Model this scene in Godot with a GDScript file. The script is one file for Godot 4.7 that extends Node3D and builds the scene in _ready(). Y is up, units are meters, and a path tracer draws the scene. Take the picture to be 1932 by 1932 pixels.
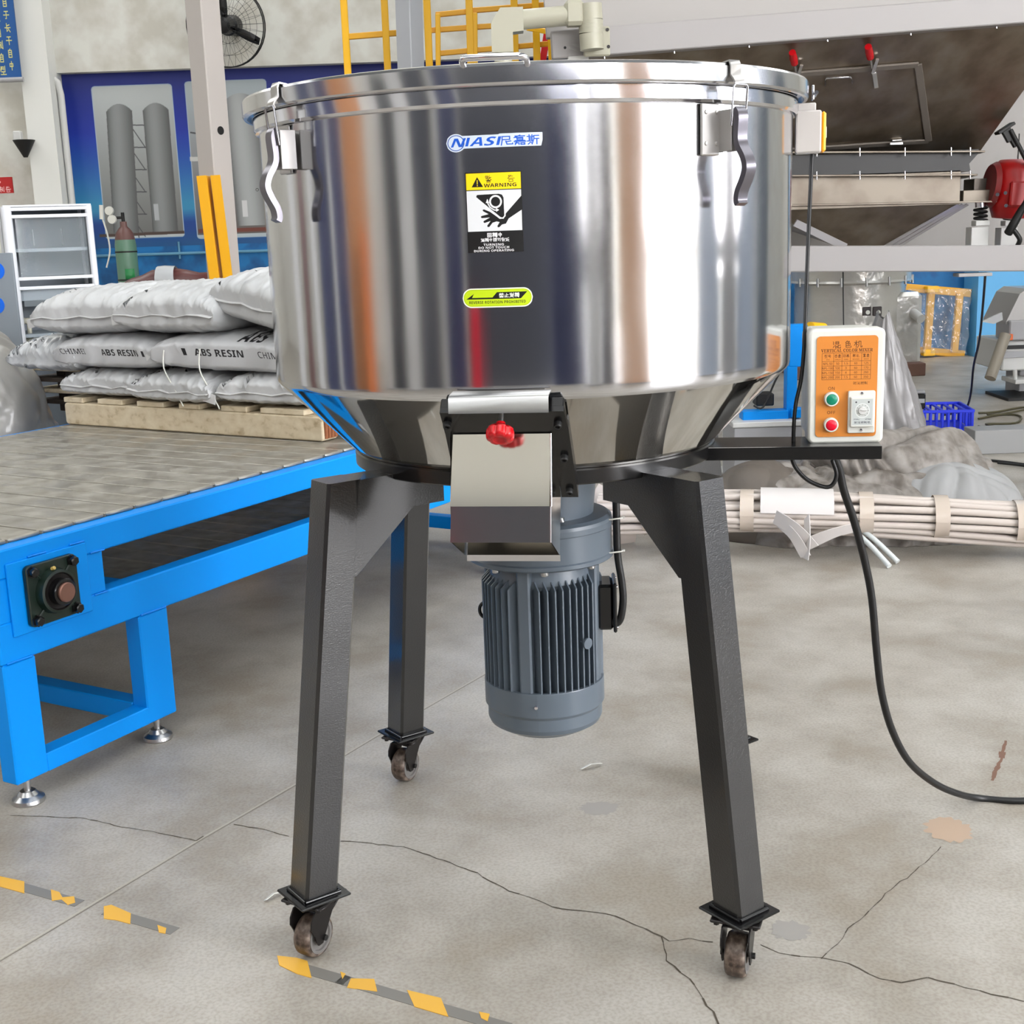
extends Node3D
# A stainless vertical mixer on castors in a factory hall. Metres, y up, floor at y = 0, camera above the origin looking along -z.

const CAM_H := 1.45
const FOCAL := 2408.1          # in pixels of a 1932 frame
const PITCH := 0.2149
const ROLL := -0.0347
var cam_right := Vector3(cos(ROLL), sin(ROLL) * cos(PITCH), -sin(ROLL) * sin(PITCH))
var cam_up := Vector3(-sin(ROLL), cos(ROLL) * cos(PITCH), -cos(ROLL) * sin(PITCH))
var cam_fwd := Vector3(0, -sin(PITCH), -cos(PITCH))
var mats := {}
var used := {}
var noise_a: NoiseTexture2D
var noise_b: NoiseTexture2D
var noise_c: NoiseTexture2D


# ---------------------------------------------------------------- measuring helpers: a survey point of the photograph on a plane of the place
func ray(x: float, y: float) -> Vector3:
	return cam_fwd + cam_right * ((x - 966.0) / FOCAL) - cam_up * ((y - 966.0) / FOCAL)

func on_floor(x: float, y: float, h := 0.0) -> Vector3:
	var d := ray(x, y)
	return Vector3(0, CAM_H, 0) + d * ((h - CAM_H) / d.y)

func on_z(x: float, y: float, z: float) -> Vector3:
	var d := ray(x, y)
	return Vector3(0, CAM_H, 0) + d * (z / d.z)


# ---------------------------------------------------------------- mesh builder
class MB:
	var st := SurfaceTool.new()
	var x := Transform3D.IDENTITY
	var n := 0

	func _init() -> void:
		st.begin(Mesh.PRIMITIVE_TRIANGLES)

	func group(g: int) -> void:
		st.set_smooth_group(g)

	func v(p: Vector3, uv := Vector2.ZERO) -> void:
		st.set_uv(uv)
		st.add_vertex(x * p)
		n += 1

	func tri(a: Vector3, b: Vector3, c: Vector3, out: Vector3, ua := Vector2.ZERO, ub := Vector2.ZERO, uc := Vector2.ZERO) -> void:
		var nn := (c - a).cross(b - a)
		if nn.dot(out) < 0:
			v(a, ua); v(c, uc); v(b, ub)
		else:
			v(a, ua); v(b, ub); v(c, uc)

	func quad(a: Vector3, b: Vector3, c: Vector3, d: Vector3, out: Vector3, uv := []) -> void:
		if uv.is_empty():
			tri(a, b, c, out); tri(a, c, d, out)
		else:
			tri(a, b, c, out, uv[0], uv[1], uv[2]); tri(a, c, d, out, uv[0], uv[2], uv[3])

	func box(c: Vector3, s: Vector3, bev := 0.0) -> void:
		group(-1)
		var h := s * 0.5
		bev = minf(bev, minf(h.x, minf(h.y, h.z)) * 0.95)
		if bev <= 0.0:
			for ax in 3:
				for sg in [-1.0, 1.0]:
					var o := Vector3.ZERO; o[ax] = sg
					var p := []
					for k in [[-1, -1], [1, -1], [1, 1], [-1, 1]]:
						var q := Vector3.ZERO
						q[ax] = sg * h[ax]; q[(ax + 1) % 3] = k[0] * h[(ax + 1) % 3]; q[(ax + 2) % 3] = k[1] * h[(ax + 2) % 3]
						p.append(c + q)
					quad(p[0], p[1], p[2], p[3], o)
			return
		var at := func(sx: float, sy: float, sz: float, ax: int) -> Vector3:
			var q := Vector3(sx * (h.x - bev), sy * (h.y - bev), sz * (h.z - bev))
			q[ax] += [sx, sy, sz][ax] * bev
			return c + q
		for ax in 3:
			var b1 := (ax + 1) % 3
			var b2 := (ax + 2) % 3
			for sg in [-1.0, 1.0]:
				var o := Vector3.ZERO; o[ax] = sg
				var p := []
				for k in [[-1, -1], [1, -1], [1, 1], [-1, 1]]:
					var s3 := [0.0, 0.0, 0.0]; s3[ax] = sg; s3[b1] = float(k[0]); s3[b2] = float(k[1])
					p.append(at.call(s3[0], s3[1], s3[2], ax))
				quad(p[0], p[1], p[2], p[3], o)
			for s1 in [-1.0, 1.0]:
				for s2 in [-1.0, 1.0]:
					var o := Vector3.ZERO; o[b1] = s1; o[b2] = s2
					var p := []
					for k in [[-1.0, b1], [1.0, b1], [1.0, b2], [-1.0, b2]]:
						var s3 := [0.0, 0.0, 0.0]; s3[ax] = k[0]; s3[b1] = s1; s3[b2] = s2
						p.append(at.call(s3[0], s3[1], s3[2], k[1]))
					quad(p[0], p[1], p[2], p[3], o)
		for sx in [-1.0, 1.0]:
			for sy in [-1.0, 1.0]:
				for sz in [-1.0, 1.0]:
					tri(at.call(sx, sy, sz, 0), at.call(sx, sy, sz, 1), at.call(sx, sy, sz, 2), Vector3(sx, sy, sz))

	# box between two points, w across (along side), t thick
	func beam(a: Vector3, b: Vector3, w: float, t: float, side: Vector3, bev := 0.0) -> void:
		var keep := x
		var d := (b - a)
		var yv := d.normalized()
		var xv := (side - yv * side.dot(yv)).normalized()
		var zv := xv.cross(yv)
		x = keep * Transform3D(Basis(xv, yv, zv), (a + b) * 0.5)
		box(Vector3.ZERO, Vector3(w, d.length(), t), bev)
		x = keep

	func lathe(prof: Array, segs := 48, sharp := true, a0 := 0.0, a1 := TAU) -> void:
		for i in prof.size() - 1:
			var p: Vector2 = prof[i]
			var q: Vector2 = prof[i + 1]
			group(i + 1 if sharp else 0)
			var nr := -(q.y - p.y)
			var ny := q.x - p.x
			for k in segs:
				var t0 := a0 + (a1 - a0) * k / segs
				var t1 := a0 + (a1 - a0) * (k + 1) / segs
				var d0 := Vector3(sin(t0), 0, cos(t0))
				var d1 := Vector3(sin(t1), 0, cos(t1))
				var out := (d0 + d1) * 0.5 * nr + Vector3(0, ny, 0)
				var A := d0 * p.x + Vector3(0, p.y, 0)
				var B := d1 * p.x + Vector3(0, p.y, 0)
				var C := d1 * q.x + Vector3(0, q.y, 0)
				var D := d0 * q.x + Vector3(0, q.y, 0)
				if p.x < 1e-6:
					tri(A, C, D, out)
				elif q.x < 1e-6:
					tri(A, B, C, out)
				else:
					quad(A, B, C, D, out, [Vector2(t0 / TAU, p.y), Vector2(t1 / TAU, p.y), Vector2(t1 / TAU, q.y), Vector2(t0 / TAU, q.y)])

	# lathe about the line from a along dir
	func lathe_on(a: Vector3, dir: Vector3, prof: Array, segs := 24, sharp := true) -> void:
		var keep := x
		var yv := dir.normalized()
		var xv := yv.cross(Vector3(0.31, 0.2, 0.93)).normalized()
		x = keep * Transform3D(Basis(xv, yv, xv.cross(yv)), a)
		lathe(prof, segs, sharp)
		x = keep

	func rod(a: Vector3, b: Vector3, r: float, segs := 12) -> void:
		var l := (b - a).length()
		lathe_on(a, b - a, [Vector2(0, l), Vector2(r, l), Vector2(r, 0), Vector2(0, 0)], segs)

	func tube(pts: Array, r, segs := 10, caps := true) -> void:
		var rings := []
		var nrm := Vector3.ZERO
		for i in pts.size():
			var t: Vector3 = (pts[mini(i + 1, pts.size() - 1)] - pts[maxi(i - 1, 0)]).normalized()
			if nrm == Vector3.ZERO:
				nrm = t.cross(Vector3(0.2, 0.9, 0.37)).normalized()
			nrm = (nrm - t * nrm.dot(t)).normalized()
			var bn := t.cross(nrm)
			var rr: float = r[i] if r is Array else r
			var ring := []
			for k in segs:
				var a := TAU * k / segs
				ring.append(pts[i] + (nrm * cos(a) + bn * sin(a)) * rr)
			rings.append(ring)
		group(0)
		for i in rings.size() - 1:
			for k in segs:
				var k2 := (k + 1) % segs
				var m: Vector3 = (rings[i][k] + rings[i + 1][k2]) * 0.5 - (pts[i] + pts[i + 1]) * 0.5
				quad(rings[i][k], rings[i][k2], rings[i + 1][k2], rings[i + 1][k], m)
		if caps:
			group(-1)
			for e in [0, pts.size() - 1]:
				var o: Vector3 = pts[e] - pts[1 if e == 0 else e - 1]
				for k in range(1, segs - 1):
					tri(rings[e][0], rings[e][k], rings[e][k + 1], o)

	# flat bar (w wide along the turning side vector, t thick) swept along a path
	func strap(pts: Array, w: float, t: float, side: Vector3) -> void:
		var prev := []
		group(-1)
		for i in pts.size():
			var d: Vector3 = (pts[mini(i + 1, pts.size() - 1)] - pts[maxi(i - 1, 0)]).normalized()
			var s := (side - d * side.dot(d)).normalized()
			var u := d.cross(s)
			var ring := [pts[i] + s * w * 0.5 + u * t * 0.5, pts[i] - s * w * 0.5 + u * t * 0.5, pts[i] - s * w * 0.5 - u * t * 0.5, pts[i] + s * w * 0.5 - u * t * 0.5]
			if prev.size():
				for k in 4:
					group(k + 1)
					quad(prev[k], prev[(k + 1) % 4], ring[(k + 1) % 4], ring[k], (prev[k] + prev[(k + 1) % 4]) * 0.5 - pts[i - 1])
				group(-1)
				if i == pts.size() - 1:
					quad(ring[0], ring[1], ring[2], ring[3], d)
			else:
				quad(ring[0], ring[1], ring[2], ring[3], -d)
			prev = ring

	# polygon in x, y swept from z0 to z1
	func prism(poly: Array, z0: float, z1: float, smooth := false) -> void:
		var pk := PackedVector2Array(poly)
		group(-1)
		var idx := Geometry2D.triangulate_polygon(pk)
		for i in range(0, idx.size(), 3):
			for z in [z0, z1]:
				var p := []
				for k in 3:
					p.append(Vector3(pk[idx[i + k]].x, pk[idx[i + k]].y, z))
				tri(p[0], p[1], p[2], Vector3(0, 0, 1 if z == maxf(z0, z1) else -1))
		var area := 0.0
		for i in pk.size():
			area += pk[i].cross(pk[(i + 1) % pk.size()])
		if smooth:
			group(0)
		for i in pk.size():
			var a := pk[i]
			var b := pk[(i + 1) % pk.size()]
			var o := Vector3(b.y - a.y, a.x - b.x, 0) * signf(area)
			quad(Vector3(a.x, a.y, z0), Vector3(b.x, b.y, z0), Vector3(b.x, b.y, z1), Vector3(a.x, a.y, z1), o)

	# grid of points g[i][j]; out is a rough outward direction or a centre to face away from
	func sheet(g: Array, centre: Vector3, uvs := true, closed_j := false) -> void:
		group(0)
		var ni := g.size()
		var nj: int = g[0].size()
		for i in ni - 1:
			for j in (nj if closed_j else nj - 1):
				var j2 := (j + 1) % nj
				var m: Vector3 = (g[i][j] + g[i + 1][j2]) * 0.5 - centre
				if uvs:
					var u0 := float(i) / (ni - 1)
					var u1 := float(i + 1) / (ni - 1)
					var w0 := float(j) / (nj - 1)
					var w1 := float(j + 1) / (nj - 1)
					quad(g[i][j], g[i + 1][j], g[i + 1][j2], g[i][j2], m, [Vector2(u0, w0), Vector2(u1, w0), Vector2(u1, w1), Vector2(u0, w1)])
				else:
					quad(g[i][j], g[i + 1][j], g[i + 1][j2], g[i][j2], m)

	func mesh() -> ArrayMesh:
		st.generate_normals()
		return st.commit()


# ---------------------------------------------------------------- flat print: a little painter for labels, posters and signs
class Paint:
	var im: Image
	var s := 2

	func _init(w: int, h: int, bg: Color) -> void:
		im = Image.create(w * s, h * s, false, Image.FORMAT_RGBA8)
		im.fill(bg)

	func rect(x: float, y: float, w: float, h: float, c: Color) -> void:
		im.fill_rect(Rect2i(roundi(x * s), roundi(y * s), maxi(1, roundi(w * s)), maxi(1, roundi(h * s))), c)

	func poly(pts: Array, c: Color) -> void:
		var lo := 1e9
		var hi := -1e9
		for p in pts:
			lo = minf(lo, p.y * s); hi = maxf(hi, p.y * s)
		for yy in range(maxi(0, floori(lo)), mini(im.get_height(), ceili(hi))):
			var yc := yy + 0.5
			var xs := []
			for i in pts.size():
				var a: Vector2 = pts[i] * s
				var b: Vector2 = pts[(i + 1) % pts.size()] * s
				if (a.y <= yc) != (b.y <= yc):
					xs.append(a.x + (yc - a.y) / (b.y - a.y) * (b.x - a.x))
			xs.sort()
			for i in range(0, xs.size() - 1, 2):
				var x0 := roundi(xs[i])
				var x1 := roundi(xs[i + 1])
				if x1 > x0:
					im.fill_rect(Rect2i(x0, yy, x1 - x0, 1), c)

	func disc(x: float, y: float, r: float, c: Color, sx := 1.0) -> void:
		var p := []
		for k in 28:
			p.append(Vector2(x + cos(TAU * k / 28) * r * sx, y + sin(TAU * k / 28) * r))
		poly(p, c)

	func line(pts: Array, w: float, c: Color) -> void:
		for i in pts.size() - 1:
			var a: Vector2 = pts[i]
			var b: Vector2 = pts[i + 1]
			var d := (b - a).normalized() * w * 0.5
			var nn := Vector2(-d.y, d.x)
			poly([a + nn - d, b + nn + d, b - nn + d, a - nn - d], c)

	func round_rect(x: float, y: float, w: float, h: float, r: float, c: Color) -> void:
		var p := []
		for q in [[x + w - r, y + h - r, 0], [x + r, y + h - r, 1], [x + r, y + r, 2], [x + w - r, y + r, 3]]:
			for k in 7:
				var a: float = PI / 2 * (q[2] + k / 6.0)
				p.append(Vector2(q[0] + cos(a) * r, q[1] + sin(a) * r))
		poly(p, c)

	# text whose capitals are h high, baseline at y, centred on x (or from x when left)
	func text(t: String, x: float, y: float, h: float, c: Color, face := "Droid Sans", bold := false, sx := 1.0, left := false, slant := 0.0) -> void:
		var f := SystemFont.new()
		f.font_names = PackedStringArray([face])
		f.font_weight = 700 if bold else 400
		var tm := TextMesh.new()
		tm.font = f
		tm.font_size = 100
		tm.pixel_size = 0.01
		tm.depth = 0.0
		tm.curve_step = 2.0
		tm.text = t
		var arr := tm.get_mesh_arrays()
		if arr.is_empty():
			return
		var vs: PackedVector3Array = arr[Mesh.ARRAY_VERTEX]
		var ix: PackedInt32Array = arr[Mesh.ARRAY_INDEX] if arr[Mesh.ARRAY_INDEX] != null else PackedInt32Array(range(vs.size()))
		var cap := TextMesh.new()
		cap.font = f; cap.font_size = 100; cap.pixel_size = 0.01; cap.depth = 0.0; cap.text = "H"
		var cb := cap.get_aabb()
		var mine := tm.get_aabb()
		var k := h / cb.size.y
		var base := cb.position.y
		var x0 := mine.position.x if left else mine.get_center().x
		for i in range(0, ix.size(), 3):
			var p := []
			for j in 3:
				var q := vs[ix[i + j]]
				p.append(Vector2(x + ((q.x - x0) + (q.y - base) * slant) * k * sx, y - (q.y - base) * k))
			poly(p, c)

	# brush characters from strokes on a 12 x 12 grid (two hex digits to a point)
	func han(strokes: String, x: float, y: float, w: float, h: float, pen: float, c: Color) -> void:
		for part in strokes.split(" "):
			var pts := []
			for i in range(0, part.length() - 1, 2):
				pts.append(Vector2(x + part.substr(i, 1).hex_to_int() / 12.0 * w, y + part.substr(i + 1, 1).hex_to_int() / 12.0 * h))
			line(pts, pen, c)

	func soft(w: int, h: int) -> void:      # blur by shrinking and growing
		var a := im.get_width()
		var b := im.get_height()
		im.resize(w, h, Image.INTERPOLATE_LANCZOS)
		im.resize(a, b, Image.INTERPOLATE_CUBIC)

	func tex() -> ImageTexture:
		im.resize(im.get_width() / s, im.get_height() / s, Image.INTERPOLATE_BILINEAR)
		return ImageTexture.create_from_image(im)


# ---------------------------------------------------------------- objects
func numbered(called: String) -> String:
	var k: int = used.get(called, 0)
	used[called] = k + 1
	return called if k == 0 else "%s_%03d" % [called, k]

func tag(o: Node3D, label: String, category: String, group := "") -> Node3D:
	o.set_meta("label", label)
	o.set_meta("category", category)
	if group:
		o.set_meta("group", group)
	return o

func thing(called: String, label: String, category: String, at := Vector3.ZERO, turn := 0.0, group := "") -> Node3D:
	var o := Node3D.new()
	o.name = numbered(called)
	add_child(o)
	o.position = at
	o.rotation.y = turn
	return tag(o, label, category, group)

func part(called: String, mb: MB, m: Material, parent: Node3D = null) -> MeshInstance3D:
	var o := MeshInstance3D.new()
	o.mesh = mb.mesh()
	o.material_override = m
	o.cast_shadow = GeometryInstance3D.SHADOW_CASTING_SETTING_ON
	if parent == null or parent == self:
		o.name = numbered(called)
		add_child(o)
	else:
		if parent.has_node(NodePath(called)):
			var k := 1
			while parent.has_node(NodePath("%s_%03d" % [called, k])):
				k += 1
			called = "%s_%03d" % [called, k]
		o.name = called
		parent.add_child(o, true)
	return o

func struct(called: String, mb: MB, m: Material, parent: Node3D = null) -> MeshInstance3D:
	var o := part(called, mb, m, parent)
	if parent == null:
		o.set_meta("kind", "structure")
	return o

func dup(src: Node3D, at: Transform3D, label: String, group := "") -> Node3D:
	var r: Node3D = src.duplicate()
	var base := String(src.name).rstrip("0123456789").rstrip("_")
	r.name = numbered(base)
	add_child(r)
	r.transform = at
	r.set_meta("label", label)
	if group:
		r.set_meta("group", group)
	return r


# ---------------------------------------------------------------- materials
func mat(key: String, c := Color.WHITE, rough := 0.6, metal := 0.0) -> StandardMaterial3D:
	if mats.has(key):
		return mats[key]
	var m := StandardMaterial3D.new()
	m.resource_name = key
	m.albedo_color = c
	m.roughness = rough
	m.metallic = metal
	mats[key] = m
	return m

func ntex(freq: float, seed_: int, oct: int, size := 512, normal := 0.0, ramp: Array = [], kind := FastNoiseLite.TYPE_SIMPLEX_SMOOTH, gain := 0.5) -> NoiseTexture2D:
	var f := FastNoiseLite.new()
	f.noise_type = kind
	f.seed = seed_
	f.frequency = freq
	f.fractal_octaves = oct
	f.fractal_gain = gain
	f.fractal_type = FastNoiseLite.FRACTAL_FBM if oct > 1 else FastNoiseLite.FRACTAL_NONE
	var t := NoiseTexture2D.new()
	t.width = size
	t.height = size
	t.seamless = true
	t.generate_mipmaps = false
	if normal > 0.0:
		t.as_normal_map = true
		t.bump_strength = normal
	if ramp.size():
		var g := Gradient.new()
		var off := PackedFloat32Array()
		var col := PackedColorArray()
		for r in ramp:
			off.append(r[0]); col.append(r[1])
		g.offsets = off
		g.colors = col
		t.color_ramp = g
	t.noise = f
	return t

# colour variation over the whole surface, set in world axes
func mottled(m: StandardMaterial3D, t: Texture2D, scale: float, world := true) -> StandardMaterial3D:
	m.albedo_texture = t
	m.uv1_triplanar = true
	m.uv1_world_triplanar = world
	m.uv1_scale = Vector3.ONE * scale
	return m

func bumpy(m: StandardMaterial3D, t: Texture2D, cm: float, scale := 0.0, world := true) -> StandardMaterial3D:
	m.heightmap_enabled = true
	m.heightmap_texture = t
	m.heightmap_scale = cm
	if scale > 0.0:
		m.uv1_triplanar = true
		m.uv1_world_triplanar = world
		m.uv1_scale = Vector3.ONE * scale
	return m


# ================================================================ the scene
func _ready() -> void:
	set_view()
	set_light()
	make_materials()
	hall()
	wall_things()
	hopper_machine()
	mixer()
	conveyor()
	pallet_and_sacks()
	left_things()
	middle_things()
	right_things()
	heap_and_tubes()
	cables()
	floor_marks()
	behind_camera()


func set_view() -> void:
	var c := Camera3D.new()
	c.name = "camera"
	c.fov = rad_to_deg(2.0 * atan(966.0 / FOCAL))
	c.near = 0.05
	c.far = 200.0
	c.transform = Transform3D(Basis(cam_right, cam_up, -cam_fwd), Vector3(0, CAM_H, 0))
	add_child(c)
	c.current = true


func set_light() -> void:
	var e := Environment.new()
	e.background_mode = Environment.BG_SKY
	var sk := ProceduralSkyMaterial.new()     # bright overcast
	sk.sky_top_color = Color(0.96, 0.97, 1.0)
	sk.sky_horizon_color = Color(1.0, 0.99, 0.985)
	sk.ground_bottom_color = Color(0.55, 0.54, 0.52)
	sk.ground_horizon_color = Color(0.8, 0.8, 0.8)
	sk.sky_energy_multiplier = 4.6
	sk.ground_energy_multiplier = 1.0
	e.sky = Sky.new()
	e.sky.sky_material = sk
	e.tonemap_mode = Environment.TONE_MAPPER_LINEAR
	e.tonemap_exposure = 0.59
	e.sdfgi_enabled = true
	e.ssao_enabled = true
	e.ssil_enabled = true
	var w := WorldEnvironment.new()
	w.name = "world_environment"
	w.environment = e
	add_child(w)
	# unseen roof panels with area lights, placed to light floor and far wall
	for i in 3:
		for j in 4:
			var at := Vector3(-8.0 + i * 7.5, 7.9, -11.5 + j * 6.5)
			var mb := MB.new()
			mb.box(Vector3.ZERO, Vector3(4.0, 0.06, 5.4))
			var m := mat("unseen_rooflight", Color(0.9, 0.93, 0.95), 0.5)
			m.emission_enabled = true
			m.emission = Color(0.95, 0.98, 1.0)
			m.emission_energy_multiplier = 1.5
			var p := struct("trim_unseen_roof_light", mb, m)
			p.position = at
			var l := AreaLight3D.new()
			l.name = numbered("unseen_roof_light")
			l.area_size = Vector2(4.0, 5.4)
			l.area_normalize_energy = true
			l.light_color = Color(1.0, 0.99, 0.975)
			l.light_energy = ROOF_ENERGY[j] * (1.4 if i == 0 and j > 0 else 1.0)
			l.shadow_enabled = true
			l.rotation.x = -PI / 2
			add_child(l)
			l.position = at + Vector3(0, -0.05, 0)

const ROOF_ENERGY := [30.0, 13.0, 24.0, 32.0]


func make_materials() -> void:
	noise_a = ntex(0.012, 3, 5, 512)
	noise_b = ntex(0.05, 8, 4, 512)
	noise_c = ntex(0.16, 21, 2, 512)
	var stl := mat("steel", Color(0.80, 0.80, 0.81), 0.13, 1.0)
	stl.anisotropy_enabled = true      # polished round the drum: reflections smear upright
	stl.anisotropy = 0.7
	mat("steel_cone", Color(0.80, 0.79, 0.77), 0.06, 1.0)
	mat("steel_dull", Color(0.74, 0.74, 0.74), 0.28, 1.0)
	mat("steel_bright", Color(0.86, 0.86, 0.88), 0.12, 1.0)
	mat("chrome", Color(0.9, 0.9, 0.92), 0.06, 1.0)
	mat("black_gloss", Color(0.045, 0.045, 0.05), 0.22)
	mat("black_paint", Color(0.05, 0.05, 0.054), 0.3)
	bumpy(mats["black_paint"], noise_b, 0.05, 9.0, false)
	mats["black_paint"].clearcoat_enabled = true
	mats["black_paint"].clearcoat = 0.9
	mats["black_paint"].clearcoat_roughness = 0.12
	mat("black_matt", Color(0.03, 0.03, 0.033), 0.55)
	mat("rubber", Color(0.045, 0.047, 0.052), 0.45)
	mat("motor_grey", Color(0.36, 0.40, 0.44), 0.33)
	mat("motor_dark", Color(0.25, 0.28, 0.31), 0.45)  # darker copy of the motor grey, for the shaded stator
	mat("blue_paint", Color(0.0, 0.54, 0.90), 0.42).metallic_specular = 0.3
	mat("red_plastic", Color(0.75, 0.03, 0.08), 0.22)
	mat("white_plastic", Color(0.83, 0.83, 0.80), 0.35)
	mat("white_paint", Color(0.78, 0.78, 0.77), 0.45)
	mat("grey_paint", Color(0.62, 0.62, 0.63), 0.45)
	mat("yellow_paint", Color(0.95, 0.72, 0.03), 0.4)
	mat("amber_paint", Color(0.88, 0.64, 0.02), 0.42)
	mat("hopper_steel", Color(0.60, 0.56, 0.51), 0.5, 0.85)
	mat("trough_steel", Color(0.52, 0.49, 0.46), 0.5, 0.8)
	mat("wheel", Color(0.50, 0.46, 0.43), 0.5)
	mottled(mats["wheel"], ntex(0.03, 5, 4, 256, 0.0, [[0.2, Color(0.35, 0.28, 0.24)], [0.6, Color(0.75, 0.7, 0.66)], [0.85, Color(1, 0.98, 0.95)]]), 7.0, false)
	mat("castor_steel", Color(0.16, 0.15, 0.15), 0.35, 0.6)


func hall() -> void:
	# floor
	var fm := mat("concrete", Color(0.90, 0.90, 0.90), 0.5)
	var ramp := [[0.2, Color(0.66, 0.625, 0.575)], [0.42, Color(0.70, 0.675, 0.635)], [0.55, Color(0.73, 0.705, 0.665)], [0.8, Color(0.77, 0.75, 0.715)]]
	mottled(fm, ntex(0.006, 11, 6, 1024, 0.0, ramp, FastNoiseLite.TYPE_SIMPLEX_SMOOTH, 0.62), 0.30)
	fm.detail_enabled = true
	fm.detail_blend_mode = BaseMaterial3D.BLEND_MODE_MUL
	fm.detail_albedo = ntex(0.09, 31, 4, 512, 0.0, [[0.25, Color(0.92, 0.91, 0.90)], [0.5, Color(0.97, 0.97, 0.965)], [0.75, Color(1, 1, 1)]])
	fm.detail_uv_layer = BaseMaterial3D.DETAIL_UV_2
	fm.uv2_triplanar = true
	fm.uv2_world_triplanar = true
	fm.uv2_scale = Vector3.ONE * 1.9
	fm.roughness_texture = ntex(0.01, 12, 4, 512, 0.0, [[0.2, Color(0.75, 0.75, 0.75)], [0.8, Color(1, 1, 1)]])
	var mb := MB.new()
	mb.box(Vector3(-1, -0.1, -1), Vector3(24, 0.2, 28))
	struct("floor", mb, fm)
	# walls and roof
	var plaster := mat("plaster", Color(0.82, 0.82, 0.80), 0.8)
	mottled(plaster, ntex(0.012, 41, 5, 512, 0.0, [[0.2, Color(0.90, 0.885, 0.855)], [0.5, Color(0.96, 0.95, 0.935)], [0.75, Color(1, 1, 0.99)]]), 0.35)
	mb = MB.new()
	mb.box(Vector3(-1, 4, -14.15), Vector3(24, 8, 0.3))
	struct("wall_back", mb, plaster)
	mb = MB.new()
	mb.box(Vector3(-13.15, 4, -1), Vector3(0.3, 8, 28))
	struct("wall_left", mb, plaster)
	mb = MB.new()      # unseen front wall, its right half a yard door placed to let daylight in
	mb.box(Vector3(-5.25, 4, 13.15), Vector3(15.5, 8, 0.3))
	mb.box(Vector3(6.5, 7.1, 13.15), Vector3(8.0, 1.8, 0.3))
	mb.box(Vector3(10.75, 4, 13.15), Vector3(0.5, 8, 0.3))
	struct("wall_front", mb, plaster)
	mb = MB.new()      # unseen right wall: yard door and window opening placed to light the mixer
	mb.box(Vector3(11.15, 4, -9.5), Vector3(0.3, 8, 11.0))
	mb.box(Vector3(11.15, 4, 0.75), Vector3(0.3, 8, 1.5))
	mb.box(Vector3(11.15, 0.5, -2.0), Vector3(0.3, 1.0, 4.0))
	mb.box(Vector3(11.15, 6.0, -2.0), Vector3(0.3, 4.0, 4.0))
	mb.box(Vector3(11.15, 7.1, 7.0), Vector3(0.3, 1.8, 11.0))
	mb.box(Vector3(11.15, 4, 12.75), Vector3(0.3, 8, 0.5))
	struct("wall_right", mb, plaster)
	mb = MB.new()
	mb.box(Vector3(-1, 8.1, -1), Vector3(24.6, 0.2, 28.6))
	struct("ceiling", mb, mat("roof_sheet", Color(0.62, 0.64, 0.66), 0.6))
	mb = MB.new()
	mb.box(Vector3(31, -0.15, 0), Vector3(40, 0.2, 60))
	mb.box(Vector3(-1, -0.15, 33), Vector3(24, 0.2, 40))
	struct("ground_unseen_yard", mb, mat("yard", Color(0.66, 0.65, 0.62), 0.8))  # unseen slab outside the openings, bounces daylight into the hall
	# blue dado on the far wall
	var z := -14.0
	var dado := mat("dado_blue", Color(0.04, 0.42, 0.66), 0.6)
	mottled(dado, ntex(0.02, 43, 4, 256, 0.0, [[0.2, Color(0.7, 0.72, 0.76)], [0.6, Color(1, 1, 1)]]), 0.5)
	mb = MB.new()
	mb.box(Vector3(0.3, 0.72, z + 0.015), Vector3(9.6, 1.44, 0.03))
	struct("trim_dado", mb, dado)
	# pilaster at the right, wall blue lightened in the colour where light falls
	mb = MB.new()
	var pr := on_z(1843, 600, -13.55)
	mb.box(Vector3(pr.x + 0.9, 4.0, -13.8), Vector3(1.8, 8.0, 0.5))
	struct("wall_pier", mb, mat("pier_lit_blue", Color(0.36, 0.66, 0.86), 0.55))


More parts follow.
